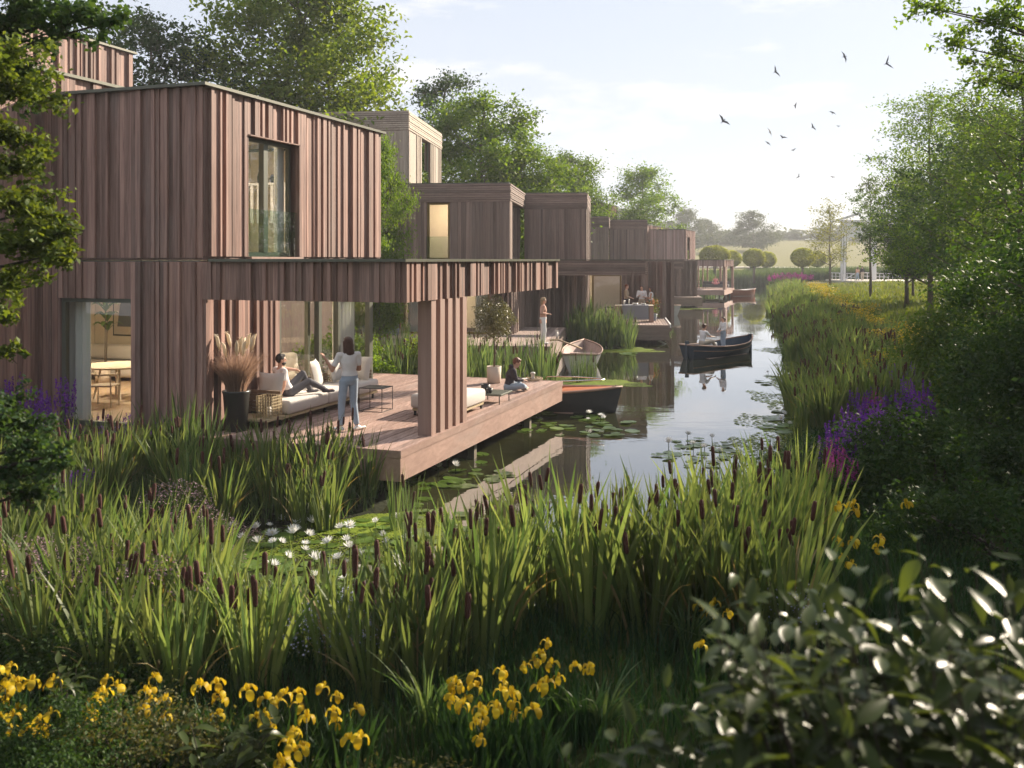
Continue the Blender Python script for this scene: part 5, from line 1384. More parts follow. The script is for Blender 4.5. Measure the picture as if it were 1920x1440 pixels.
for i, (u, v, z, k, s) in enumerate([(60, 1150, 0.7, 0, 1.3), (130, 1100, .7, 0, 1.2), (280, 1120, .8, 0, 1.3), (210, 1075, .8, 0, 1.1), (90, 1080, .7, 0, 1.1), (330, 900, 0.9, 0, 1.25), (370, 915, 0.9, 0, 1.3), (445, 905, 0.9, 0, 0.9), (400, 960, .7, 0, 1.0), (250, 975, .7, 0, .9),
                                     (20, 1100, .7, 0, 1.2)]):
    p = at(u, v, z); thing('pink_flowering_herb', 'bushy herb with tiny pale pink blossoms among the left cattails', 'flowering plant', (p.x, p.y, gz(p.x, p.y)), i, 'pink flowering herbs', HM[k], s)
for i, (u, v, z, k, s) in enumerate([(640, 1200, .45, 1, 1.2), (690, 1190, .45, 1, 1.2), (600, 1230, .45, 1, 1.1), (720, 1240, .45, 1, 1), (1500, 1180, .5, 1, 1.2)]):
    p = at(u, v, z); thing('blue_flowering_herb', 'low herb dotted with pale bluish blossoms near the water edge', 'flowering plant', (p.x, p.y, gz(p.x, p.y)), i, 'pale blue flowering herbs', HM[k], s)
def spike_mesh(n, h, rad, mat, seed, sl=0.3):
    r = np.random.default_rng(seed); Vs = []; Fs = []; mi = []; b = 0
    for k in range(n):
        a = r.uniform(0, 6.28); rr = rad*math.sqrt(r.random()); hh = h*r.uniform(0.7, 1.05); tx, ty = r.normal()*0.06, r.normal()*0.06
        m = 46; t = r.random(m); ang = r.uniform(0, 6.28, m); w = 0.026*(1-t*0.75)
        w = w*1.25; P = np.column_stack([math.cos(a)*rr + tx*(hh-sl*(1-t)) + np.cos(ang)*w, math.sin(a)*rr + ty*(hh-sl*(1-t)) + np.sin(ang)*w, hh - sl + sl*t])
        V, Fq = leafquads(P, 0.034, r, 0.3, 0.8); Vs.append(V); Fs.append(Fq+b); b += len(V); mi += [0]*m
        q = 16; t = r.random(q)
        P = np.column_stack([math.cos(a)*rr + r.normal(size=q)*0.03, math.sin(a)*rr + r.normal(size=q)*0.03, (hh-sl)*t])
        V, Fq = leafquads(P, 0.10, r, 0.2, 0.22); Vs.append(V); Fs.append(Fq+b); b += len(V); mi += [1]*q
    return mesh('flower_spikes', np.concatenate(Vs), np.concatenate(Fs), [M[mat], M['leaf_d']], mi)
SP = spike_mesh(22, 1.0, 0.32, 'purple', 91); SM = spike_mesh(18, 1.0, 0.30, 'magenta', 92)
rs = random.Random(17)
def spikes(lst, label, grp, mesh_, z, s):
    for (u, v) in lst:
        p = at(u, v, z); g0 = gz(p.x, p.y)
        thing('flower_spike_plant', label, 'flowering plant', (p.x, p.y, g0), rs.uniform(0, 6), grp, mesh_, (s, s, max(0.5, (z-g0)/0.8)))
spikes([(1585, 800), (1610, 775), (1635, 790), (1660, 770), (1600, 830), (1640, 820), (1670, 800), (1625, 750), (1655, 740), (1570, 830)], 'purple loosestrife on the right bank behind the dark shrub', 'purple loosestrife of the right bank', SP, 1.1, 1.0)
spikes([(1690, 700), (1715, 730), (1730, 750), (1700, 770)], 'purple flowers mostly hidden in the right shrubs', 'hidden purple flowers', SP, 1.3, 0.9)
spikes([(1560, 850), (1575, 870), (1640, 750), (1715, 740)], 'magenta loosestrife beside the purple spikes on the right bank', 'magenta loosestrife of the right bank', SM, 1.05, 0.8)
spikes([(30, 740), (60, 710), (85, 720), (50, 760), (110, 740)], 'tall purple flower spikes against the far left wall', 'purple spikes by the left wall', SP, 1.55, 1.0)
spikes([(130, 790), (170, 800), (200, 790), (150, 830), (210, 810), (120, 820), (180, 845)], 'violet salvia below the dining room window', 'violet salvia by the house wall', SP, 0.85, 1.0)
spikes([(270, 770), (290, 790), (255, 790), (310, 800)], 'dark violet spikes between the window and the pale reeds', 'violet spikes right of the window', SP, 1.0, 0.9)
spikes([(95, 900), (130, 900), (110, 870)], 'violet spikes beside the low left branches', 'violet spikes at the left edge', SP, 0.9, 0.9)
for (u, v) in [(1470, 524), (1482, 520), (1494, 519), (1506, 524), (1460, 530)]:
    D = 125; p = pv(u, v, D); thing('flower_spike_plant', 'magenta flowers at the far end of the cattail belt', 'flowering plant', (p.x, D, gz(p.x, D)), 0, 'far magenta flowers', SM, (5.0, 4, 1.9))
def ymass(label, n, f, sz, seed):
    r = np.random.default_rng(seed); x, y, z = f(r, n); P = np.column_stack([x, y, z]); V, Fq = leafquads(P, sz, r, 1.0, 0.9)
    V2, F2 = leafquads(P - np.array([0, 0, 0.25]) + r.normal(size=P.shape)*0.1, sz*1.6, r, 0.3, 0.3)
    tag(link('yellow_flowers', mesh('yellow_flowers', np.concatenate([V, V2]), np.concatenate([Fq, F2+4*n]), [M['iris'], M['leaf_c']], np.concatenate([np.zeros(n), np.ones(n)]))), label, kind='stuff')
def fy(r, n):
    D = 30*(105/30)**r.random(n); x = shore_R(D)+2.9+ (D-30)*0.012 + np.sin(D*1.7)*0.5 + r.normal(size=n)*0.25
    return x, D, hgt(np.column_stack([x, D]))+r.uniform(0.85, 1.25, n)
ymass('band of small yellow flowers behind the right bank cattails', 6500, fy, 0.085, 95)
def fy2(r, n):
    D = r.uniform(24, 30, n); x = shore_R(D)+2.6+np.sin(D*2)*0.4+r.normal(size=n)*0.25
    return x, D, hgt(np.column_stack([x, D]))+r.uniform(0.6, 1.1, n)
ymass('yellow flowers between the near cattails and the right shrubs', 900, fy2, 0.06, 96)

# ------------------------------------------------------------------ water plants
def pad_mesh(seed, cup=0.0):
    r = random.Random(seed); n = 14; V = [(0, 0, 0.0)]; Fc = []
    for k in range(n+1):
        a = 0.16 + (2*math.pi-0.32)*k/n; rad = 1 + r.uniform(-.04, .04)
        V.append((math.cos(a)*rad, math.sin(a)*rad, r.uniform(0.0, 0.05)+cup))
    for k in range(n): Fc.append((0, k+1, k+2))
    return mesh('lily_pad', V, Fc, [M['pad']], smooth=False)
PADS = [pad_mesh(s, c) for s, c in ((1, 0), (2, 0.02), (3, 0), (4, 0.12))]
def lily_mesh():
    mb = MB()
    for ring, (n, L, el, w) in enumerate(((9, 0.075, 0.35, 0.026), (8, 0.065, 0.75, 0.022), (6, 0.05, 1.15, 0.016))):
        for k in range(n):
            a = 2*math.pi*k/n + ring*0.3; c, s = math.cos(a), math.sin(a); ce, se = math.cos(el), math.sin(el)
            pts = [(0.005, 0.3), (0.45, 1.0), (0.8, 0.6), (1.0, 0.02)]
            V = []
            for (t, ww) in pts:
                o = L*t*ce; z = L*t*se*(0.8+0.3*t); q = w*ww*0.5
                V += [(c*o - s*q, s*o + c*q, z), (c*o + s*q, s*o - c*q, z)]
            mb.add(V, [(2*i, 2*i+1, 2*i+3, 2*i+2) for i in range(3)])
    mb.ball((0, 0, 0.018), (0.012, 0.012, 0.015), 8, 5, m=1)
    return mb
LM = lily_mesh(); LILY = LM.mesh('blossom', [M['petal'], M['iris']])
LST = MB().tube([(0, 0, -0.35), (0.01, 0, 0)], [0.005, 0.005], 5).mesh('stem', [M['irisleaf']])
rl = random.Random(23)
def pads(n, f, label, grp, r0=0.085, r1=0.155):
    k = 0; tries = 0
    while k < n and tries < n*20:
        tries += 1
        x, y = f(rl)
        if sdist([(x, y)])[0] > -0.1: continue
        s = rl.uniform(r0, r1)
        o = thing('lily_pad', label, 'lily pad', (x, y, 0.012+0.002*rl.random()), rl.uniform(0, 6.28), grp, PADS[rl.randrange(4)], s)
        o.rotation_euler = (rl.uniform(-.08, .08), rl.uniform(-.08, .08), o.rotation_euler[2]); k += 1
def uvw(u0, u1, v0, v1):
    def f(r):
        p = at(r.uniform(u0, u1), r.uniform(v0, v1), 0); return p.x, p.y
    return f
def uvell(cu, cv, ru, rv_):
    def f(r):
        a = r.uniform(0, 6.28); q = math.sqrt(r.random()); p = at(cu+math.cos(a)*q*ru, cv+math.sin(a)*q*rv_, 0); return p.x, p.y
    return f
pads(150, uvell(640, 1010, 260, 95), 'lily pad among the many white blossoms of the near pond', 'lily pads of the near pond')
pads(46, uvell(850, 885, 120, 38), 'lily pad floating beneath the near deck corner', 'lily pads beneath the deck corner')
pads(56, uvell(1085, 797, 125, 26), 'lily pad in the patch off the long deck side', 'lily pads off the deck side', 0.10, 0.18)
pads(34, uvell(1310, 850, 80, 28), 'lily pad in the patch above the near cattail tips', 'lily pads above the cattail tips')
pads(24, uvell(1475, 790, 45, 26), 'lily pad in the thick patch at the right bank foot', 'lily pads at the right bank foot', .14, .22)
pads(18, uvell(1470, 712, 50, 12), 'lily pad in the thin patch beside the right reeds', 'lily pads beside the right reeds', .14, .22)
pads(12, uvell(1475, 655, 30, 14), 'lily pad along the right reeds level with the navy boat', 'lily pads level with the navy boat', .16, .26)
pads(10, uvell(1455, 600, 18, 5), 'far lily pad on the right edge past the rowers', 'far lily pads past the rowers', .3, .5)
pads(8, uvell(1165, 662, 40, 5), 'lily pad under the islet reeds', 'lily pads under the islet', .2, .3)
def lilies(lst, label, grp, hz=0.14):
    for (u, v) in lst:
        z = rl.uniform(0.06, hz)
        p = at(u, v, z)
        t = thing('water_lily', label, 'water lily', (p.x, p.y, z), rl.uniform(0, 6), grp, None, rl.uniform(1.05, 1.8))
        link('blossom', LILY, t, (0, 0, 0), (rl.gauss(0, .25), rl.gauss(0, .25), 0), (lambda q: (q, q, rl.uniform(.8, 1.7)))(rl.uniform(.75, 1.05))); link('stem', LST, t)
lilies([(435, 988), (412, 990), (395, 1005), (480, 990), (505, 985), (555, 980), (510, 1002), (525, 975), (550, 1000), (580, 1005), (555, 995), (512, 1016), (528, 1017), (483, 1018), (455, 1010), (345, 1028), (370, 1025), (345, 1052), (430, 1050), (422, 1035), (512, 1060), (623, 974), (585, 980),
        (638, 990), (655, 987), (615, 1018), (650, 1014), (654, 1027), (572, 1032), (677, 1042), (634, 1048), (592, 1050), (718, 1005), (725, 1018), (750, 1055), (748, 1068), (768, 1013), (700, 1105), (590, 1080), (645, 1085), (705, 980), (745, 972), (380, 985), (540, 1045), (573, 1020)],
       'open white water lily on the near pond beside the left cattails', 'white lilies of the near pond')
lilies([(838, 864), (823, 876), (853, 873)], 'white water lily below the near deck corner', 'white lilies below the deck corner', .16)
lilies([(1015, 772), (1105, 775), (1132, 784), (1127, 779), (1103, 786)], 'white water lily in the patch off the long deck side', 'white lilies off the deck side', .2)
lilies([(1255, 830), (1300, 832), (1320, 838), (1335, 820), (1290, 815), (1350, 845)], 'pale bluish water lily above the near cattail tips', 'pale lilies above the cattail tips')
lilies([(1460, 703), (1475, 712), (1490, 715), (1440, 698), (1465, 785), (1480, 795), (1470, 775), (1495, 805)], 'small white water lily along the right bank', 'small lilies along the right bank')
lilies([(1520, 860), (1545, 865), (1515, 878), (1570, 862)], 'white blossom beside the dark right shrub', 'white blossoms by the right shrub')
def weed(label, pts, seed, n=600, r0=0.05):
    """duckweed: thousands of leaflets lying on the water as one mat"""
    r = np.random.default_rng(seed); P = []
    for (x, y, rx, ry, m) in pts:
        a = r.uniform(0, 6.28, m); q = np.sqrt(r.random(m))*(1+0.22*np.sin(a*3+x)+0.12*np.sin(a*7)); P.append(np.column_stack([x+np.cos(a)*q*rx, y+np.sin(a)*q*ry, r.uniform(0.004, 0.011, m)]))
    P = np.concatenate(P); d = sdist(P[:, :2]); P = P[d < 0.2]
    nn = len(P); a = r.uniform(0, 6.28, nn); s = r0*r.uniform(0.5, 1.2, nn)
    V = np.stack([P + np.column_stack([np.cos(a+k*1.5708)*s, np.sin(a+k*1.5708)*s*0.8, 0*s]) for k in range(4)], 1).reshape(-1, 3)
    tag(link('duckweed', mesh('duckweed', V, np.arange(4*nn).reshape(nn, 4), [M['weed']])), label, kind='stuff')
p1_, p2_ = at(720, 985), at(650, 1010)
weed('bright duckweed sheet on the near pond below the deck', [(p1_.x, p1_.y, 1.3, 0.7, 9000), (p2_.x-0.5, p2_.y-0.4, 1.6, 0.6, 3500)], 1, r0=0.022)
weed('duckweed around the slim reeds by the white rowing boat', [(2.0, 31.3, 1.5, 1.5, 6000), (1.2, 29.6, 1.6, 0.9, 3500), (3.1, 31.0, 1.2, 0.9, 3000)], 2, r0=0.045)
weed('duckweed skirt around the islet reeds', [(4.3, 42.6, 2.3, 1.1, 7000)], 3, r0=0.055)
weed('duckweed under the far dining deck', [(14.0, 78.5, 2.2, 1.4, 3500)], 4, r0=0.09)
weed('duckweed film in the right bank reeds', [(float(shore_R(D))-0.3, D, 0.9, 2.0, 900) for D in (20, 23, 27, 31, 36, 42, 50, 60)], 5, r0=0.05)
# ------------------------------------------------------------------ figures: one continuous body, clothes as their own shapes
def cone(mb, a, b, ra, rb, seg=14, flat=1.0, side=None):
    """tapered limb between two joints, rounded at both ends"""
    a = Vector(a); b = Vector(b); d = b-a; L = d.length
    if L < 1e-6: return
    d.normalize()
    s = (Vector(side) - d*d.dot(Vector(side))).normalized() if side is not None else d.orthogonal().normalized()
    f = d.cross(s)
    pts = []
    for k in range(5): t = math.pi/2*(1-k/4); pts.append((-ra*math.sin(t), max(1e-4, ra*math.cos(t))))
    for k in range(5): t = math.pi/2*(k/4); pts.append((L+rb*math.sin(t), max(1e-4, rb*math.cos(t))))
    V = []; Fc = []
    for (l, r) in pts:
        for k in range(seg):
            th = 2*math.pi*k/seg; V.append(a + d*l + s*(math.cos(th)*r) + f*(math.sin(th)*r*flat))
    n = len(pts)
    for i in range(n-1):
        for k in range(seg): Fc.append((i*seg+k, i*seg+(k+1)%seg, (i+1)*seg+(k+1)%seg, (i+1)*seg+k))
    Fc.append(tuple(range(seg-1, -1, -1))); Fc.append(tuple((n-1)*seg+k for k in range(seg)))
    mb.add(V, Fc)
def loft(mb, rings, seg=18):
    """rings: (centre, side vector, forward vector, rx, ry)"""
    V = []; Fc = []
    for (c, s, f, rx, ry) in rings:
        for k in range(seg):
            t = 2*math.pi*k/seg; V.append(Vector(c) + Vector(s)*math.cos(t)*rx + Vector(f)*math.sin(t)*ry)
    n = len(rings)
    for i in range(n-1):
        for k in range(seg): Fc.append((i*seg+k, i*seg+(k+1)%seg, (i+1)*seg+(k+1)%seg, (i+1)*seg+k))
    Fc.append(tuple(range(seg-1, -1, -1))); Fc.append(tuple((n-1)*seg+k for k in range(seg)))
    mb.add(V, Fc)
def fuse(name, mb, mat, voxel, parent, smooth_n=4):
    me = mb.mesh(name, mat)
    o = bpy.data.objects.new(name+'_tmp', me); COL.objects.link(o)
    m = o.modifiers.new('fuse', 'REMESH'); m.mode = 'VOXEL'; m.voxel_size = voxel
    s = o.modifiers.new('soft', 'SMOOTH'); s.factor = 0.5; s.iterations = smooth_n
    dg = bpy.context.evaluated_depsgraph_get(); dg.update()
    ev = o.evaluated_get(dg); me2 = bpy.data.meshes.new_from_object(ev)
    bpy.data.objects.remove(o)
    me2.name = name
    if not me2.materials: me2.materials.append(mat)
    me2.polygons.foreach_set("use_smooth", np.ones(len(me2.polygons), dtype=bool))
    r = link(name, me2, parent); return r

def person(label, loc, rotz, scale, J, skin, top, bottom, shoes, hair, hairstyle='short', sleeve=0.55, pants_len=0.93, vox=0.011, top_len=0.0, group=None, wide=1.0, look=0.0, tilt=0.0, dress=False, beard=False, fingers=True, jacket=False):
    """J: joints for a 1.75 m figure, x = own left side negative..right positive, y = forward, z = up"""
    t = thing('person', label, 'person', loc, rotz, group, scale=scale)
    V3 = lambda k: Vector(J[k])
    pel, chest, neck = V3('pelvis'), V3('chest'), V3('neck')
    body = MB()
    up = (neck-pel).normalized()
    sh = (V3('shR')-V3('shL')).normalized(); hp = (V3('hipR')-V3('hipL')).normalized()
    fw = sh.cross(up).normalized()*-1; fw = up.cross(sh).normalized(); fh = up.cross(hp).normalized()
    w = wide
    def torso(inf=0.0, z0=-0.10, z1=1.0):
        waist = pel.lerp(chest, 0.5)
        rings = [(pel-up*0.10, hp, fh, 0.12*w+inf, 0.085+inf), (pel-up*0.02, hp, fh, 0.165*w+inf, 0.112+inf), (pel+up*0.06, hp, fh, 0.155*w+inf, 0.105+inf),
                 (waist, hp.lerp(sh, .5).normalized(), fh.lerp(fw, .5).normalized(), 0.128*w+inf, 0.092+inf), (waist.lerp(chest, .6), sh, fw, 0.148*w+inf, 0.105+inf), (chest, sh, fw, 0.165*w+inf, 0.115+inf),
                 (chest.lerp(neck, 0.55), sh, fw, 0.158*w+inf, 0.095+inf), (chest.lerp(neck, 0.85), sh, fw, 0.10*w+inf, 0.07+inf), (neck, sh, fw, 0.055+inf*0.6, 0.055+inf*0.6)]
        return rings
    loft(body, torso())
    head = V3('head')     # centre of the skull
    cone(body, neck-up*0.03, head-Vector((0, 0, 0.05)), 0.056, 0.052)
    hz = math.atan2(sh.y, sh.x) + look
    HR = Matrix.Rotation(hz, 3, 'Z') @ Matrix.Rotation(-tilt, 3, 'X')
    hv = lambda x, y, z: head + HR @ Vector((x, y, z))
    body.ball(head + HR @ Vector((0, 0.0, 0.015)), (0.077, 0.094, 0.105), 16, 12, rot=HR)
    body.ball(hv(0, 0.030, -0.050), (0.056, 0.062, 0.062), 14, 10, rot=HR)
    body.ball(hv(0, 0.066, -0.088), (0.026, 0.024, 0.022), 10, 8, rot=HR)
    cone(body, hv(0, 0.088, 0.022), hv(0, 0.108, -0.018), 0.010, 0.015)      # nose
    for s in (-1, 1):
        body.ball(hv(s*0.079, -0.005, -0.005), (0.012, 0.022, 0.032), 8, 6, rot=HR)
        body.ball(hv(s*0.030, 0.078, 0.028), (0.024, 0.014, 0.012), 8, 6, rot=HR)  # brow ridge
    body.ball(hv(0, 0.088, -0.048), (0.025, 0.010, 0.010), 8, 6, rot=HR)
    for S in 'LR':
        a, e, h = V3('sh'+S), V3('el'+S), V3('ha'+S)
        cone(body, chest.lerp(neck, 0.6), a, 0.06, 0.056); cone(body, a, e, 0.052*w, 0.038); cone(body, e, h, 0.040, 0.026)
        fd = (h-e).normalized(); fd = (fd + Vector(J.get('hd'+S, (0, 0, 0)))).normalized()
        sd = fd.cross(up); sd = sd.normalized() if sd.length > 0.15 else fd.orthogonal().normalized()
        nr = sd.cross(fd)
        palm = h + fd*0.055
        loft(body, [(h, sd, nr, 0.027, 0.019), (h+fd*0.03, sd, nr, 0.036, 0.018), (palm+fd*0.035, sd, nr, 0.043, 0.016)], 10)
        curl = -nr*0.35
        if fingers:
            for k, (o, L) in enumerate(((-0.032, 0.062), (-0.011, 0.078), (0.011, 0.083), (0.032, 0.072))):
                b0 = palm + sd*o + fd*0.02; b1 = b0 + (fd + sd*o*3 + curl*0.5)*L*0.62; b2 = b1 + (fd + curl*2.2).normalized()*L*0.5
                cone(body, b0, b1, 0.0105, 0.0095, 8); cone(body, b1, b2, 0.0095, 0.008, 8)
            th0 = h + fd*0.025 - sd*0.03; th1 = th0 + (fd*0.6 - sd*0.9).normalized()*0.04; cone(body, th0, th1, 0.013, 0.011, 8); cone(body, th1, th1 + (fd - sd*0.2).normalized()*0.032, 0.011, 0.009, 8)
        hi, k, an, to = V3('hip'+S), V3('kn'+S), V3('an'+S), V3('to'+S)
        cone(body, hi, k, 0.082*w, 0.055); cone(body, k, k.lerp(an, .35), 0.054, 0.058); cone(body, k.lerp(an, .3), an, 0.056, 0.036)
        cone(body, an-Vector((0, 0, 0.02)), to, 0.036, 0.026)
    fuse('body', body, M[skin], vox, t)
    # eyes
    eb = MB()
    for s in (-1, 1): eb.ball(hv(s*0.030, 0.086, 0.010), 0.0105, 8, 6)
    part('eyes', eb, M['hair_bk'], t, True)
    if beard:
        bm = MB(); bm.ball(hv(0, 0.036, -0.066), (0.062, 0.066, 0.050), 14, 10, rot=HR); bm.ball(hv(0, 0.094, -0.036), (0.026, 0.008, 0.006), 8, 5, rot=HR)
        fuse('beard', bm, M[hair], 0.008, t, 3)
    # hair
    hm = MB()
    hm.ball(hv(0, -0.018, 0.034), (0.088, 0.098, 0.104), 16, 12, rot=HR)
    hm.ball(hv(0, 0.03, 0.088), (0.066, 0.062, 0.042), 12, 8, rot=HR)
    if hairstyle == 'long':
        hm.ball(hv(0, -0.052, -0.05), (0.092, 0.062, 0.13), 14, 10, rot=HR); hm.ball(hv(0.01, -0.068, -0.16), (0.088, 0.05, 0.12), 14, 10, rot=HR)
        for s in (-1, 1): cone(hm, hv(s*0.078, 0.0, 0.03), hv(s*0.085, -0.02, -0.17), 0.028, 0.026)
    elif hairstyle == 'pony':
        cone(hm, hv(0, -0.10, 0.05), hv(0, -0.15, 0.0), 0.03, 0.032); cone(hm, hv(0, -0.15, 0.0), hv(0, -0.13, -0.16), 0.030, 0.012)
    elif hairstyle == 'bun':
        hm.ball(hv(0, -0.10, 0.08), 0.045, 12, 8)
    elif hairstyle == 'back':
        hm.ball(hv(0, -0.055, -0.04), (0.075, 0.05, 0.10), 14, 10, rot=HR); cone(hm, hv(0, -0.08, -0.05), hv(0, -0.085, -0.19), 0.04, 0.018)
    else:
        for s in (-1, 1): cone(hm, hv(s*0.07, -0.02, 0.02), hv(s*0.062, -0.05, -0.04), 0.024, 0.02)
    fuse('hair', hm, M[hair], 0.0095, t, 3)
    # top
    tm = MB(); rg_ = torso(0.016)[(2 if top_len <= 0 else 0):8]
    if top_len > 0: rg_ = [(pel-up*(0.10+top_len), hp, fh, 0.185*w, 0.135)] + rg_[1:]
    loft(tm, rg_)
    for S in 'LR':
        a, e, h = V3('sh'+S), V3('el'+S), V3('ha'+S)
        cone(tm, chest.lerp(neck, 0.62), a, 0.064, 0.058)
        if sleeve > 0:
            if sleeve <= 1: 
                end = a.lerp(e, sleeve); cone(tm, a, end, 0.060*w, 0.055)
            else:
                cone(tm, a, e, 0.066*w, 0.052); cone(tm, e, e.lerp(h, sleeve-1), 0.052, 0.042)
    if jacket:
        tm.ball(neck - fw*0.06 + up*0.01, (0.11, 0.07, 0.06), 12, 8)
    fuse('jacket' if jacket else ('blouse' if top_len > 0 else 'shirt'), tm, M[top], vox, t, 3)
    # trousers
    pm = MB()
    loft(pm, torso(0.012)[0:3] if not dress else torso(0.02)[0:3])
    for S in 'LR':
        hi, k, an = V3('hip'+S), V3('kn'+S), V3('an'+S)
        fl = 1.35 if dress else 1.0
        cone(pm, hi, k, 0.098*w, 0.070*fl); cone(pm, k, k.lerp(an, pants_len), 0.070*fl, 0.055*(1.5 if dress else 1))
    fuse('trousers', pm, M[bottom], vox, t, 3)
    sm = MB()
    for S in 'LR':
        an, to = V3('an'+S), V3('to'+S); d = (to-an); d.z = min(d.z, 0) if abs(d.z) < 0.12 else d.z
        f = Vector((to.x-an.x, to.y-an.y, 0)); f = f.normalized() if f.length > 0.03 else (to-an).normalized()
        low = min(an.z-0.045, to.z) if abs(to.z-an.z) < 0.12 else None
        if low is not None:
            heel = Vector((an.x, an.y, low+0.012)) - f*0.035; tip = Vector((to.x, to.y, low+0.006)) + f*0.02
            cone(sm, heel, tip, 0.042, 0.036, 12, 0.75, side=f.cross(Vector((0, 0, 1)))); cone(sm, Vector((an.x, an.y, low+0.045)), heel.lerp(tip, 0.55), 0.042, 0.034)
        else: cone(sm, an, to, 0.044, 0.034)
    fuse('shoes', sm, M[shoes], 0.010, t, 2)
    return t

def stand(**kw):
    J = dict(pelvis=(0, 0, 0.96), chest=(0, 0.01, 1.27), neck=(0, 0, 1.47), head=(0, 0.015, 1.615),
             shL=(-0.185, 0, 1.41), shR=(0.185, 0, 1.41), elL=(-0.235, -0.02, 1.13), elR=(0.235, -0.02, 1.13), haL=(-0.245, 0.06, 0.89), haR=(0.245, 0.06, 0.89),
             hipL=(-0.09, 0, 0.91), hipR=(0.09, 0, 0.91), knL=(-0.10, 0.02, 0.50), knR=(0.10, 0.02, 0.50), anL=(-0.10, -0.01, 0.085), anR=(0.10, -0.01, 0.085), toL=(-0.12, 0.15, 0.03), toR=(0.12, 0.15, 0.03))
    J.update(kw); return J
def face(dx, dy):   # rotation so that own +y looks along (dx, dy)
    return math.atan2(-dx, dy)

# woman standing on the near deck, seen from behind
p = loc1(2.32, 1.1, DZ)
person('woman in white T-shirt and light blue jeans standing on the near deck, seen from behind', p, face(-0.45, 0.89), 0.975,
       stand(haL=(-0.40, 0.12, 1.33), elL=(-0.30, 0.04, 1.13), elR=(0.215, 0.02, 1.13), haR=(0.02, 0.24, 1.14), hdR=(-0.3, .3, 0), knL=(-0.13, 0.02, 0.5), anL=(-0.15, -0.02, 0.085), toL=(-0.22, 0.11, 0.03), anR=(0.14, -0.06, 0.085), toR=(0.30, 0.02, 0.03), pelvis=(0.02, 0, 0.96), head=(-0.01, 0.015, 1.615)),
       'skin2', 'cl_white', 'cl_jeans', 'white', 'hair_br', 'long', sleeve=0.62, pants_len=0.86, vox=0.0095, wide=0.93, look=0.25)
# man sitting on the sofa
ps = loc1(0.50, 1.95, DZ)
man = dict(pelvis=(0, 0, 0.55), chest=(-0.0, -0.14, 0.86), neck=(0, -0.17, 1.05), head=(0.0, -0.14, 1.19), shL=(-0.20, -0.17, 0.98), shR=(0.20, -0.17, 0.98),
           elR=(0.27, -0.22, 0.72), haR=(0.25, -0.30, 0.50), elL=(-0.25, 0.08, 0.98), haL=(-0.20, 0.36, 0.93), hipL=(-0.10, 0.03, 0.53), hipR=(0.10, 0.03, 0.53),
           knL=(-0.10, 0.42, 0.86), anL=(-0.12, 0.60, 0.52), toL=(-0.12, 0.76, 0.47), knR=(0.12, 0.44, 0.72), anR=(0.16, 0.80, 0.52), toR=(0.18, 0.96, 0.50), hdR=(0, -1.2, 0.1), hdL=(0, 0.4, -0.8))
person('bearded man in white T-shirt and dark jeans sitting sideways on the outdoor sofa', ps, A1 - R(28), 0.96, man, 'skin', 'cl_white', 'cl_grey', 'cl_grey', 'hair_bk', 'short', sleeve=0.6, pants_len=0.9, vox=0.0095, beard=True, look=-0.35)
# boy sitting cross-legged at the deck end
boyJ = dict(pelvis=(0, 0, 0.10), chest=(0, 0.06, 0.40), neck=(0, 0.12, 0.58), head=(0, 0.20, 0.70), shL=(-0.17, 0.10, 0.52), shR=(0.17, 0.10, 0.52),
            elL=(-0.22, 0.16, 0.30), haL=(-0.08, 0.36, 0.27), elR=(0.22, 0.16, 0.30), haR=(0.08, 0.36, 0.27), hipL=(-0.09, 0.02, 0.10), hipR=(0.09, 0.02, 0.10),
            knL=(-0.33, 0.30, 0.16), anL=(0.02, 0.36, 0.08), toL=(0.14, 0.42, 0.06), knR=(0.33, 0.30, 0.16), anR=(-0.02, 0.44, 0.08), toR=(-0.14, 0.50, 0.06))
pb = loc1(3.34, 7.0, DZ)
person('red-haired boy in dark hoodie sitting cross-legged on the near deck end', pb, face(0.95, 0.15), 0.95, boyJ, 'skin', 'cl_dark', 'cl_jeans', 'cl_beige', 'hair_rd', 'short', sleeve=1.85, pants_len=0.8, vox=0.011, tilt=0.5, jacket=True)
bk = thing('book', 'small open book in the lap of the boy', 'book', pb + Vector((0.36, 0.10, 0.27)), 0.3)
part('page_block', MB().box(-0.09, 0.09, -0.06, 0.06, 0, 0.012), M['white'], bk); part('cover', MB().box(-0.095, 0.095, -0.065, 0.065, -0.005, -0.001), M['cl_dark'], bk)
# woman on the second deck
person('blonde woman in peach blouse and wide white trousers standing at the second deck corner', (1.14, 35.3, DZ), face(0.93, 0.1), 0.985,
       stand(elR=(0.22, -0.10, 1.16), haR=(0.06, 0.18, 1.13), elL=(-0.23, -0.02, 1.14)), 'skin', 'cl_peach', 'white', 'white', 'hair_bl', 'back', sleeve=1.6, top_len=0.08, dress=True, vox=0.014, wide=0.95, pants_len=0.95)
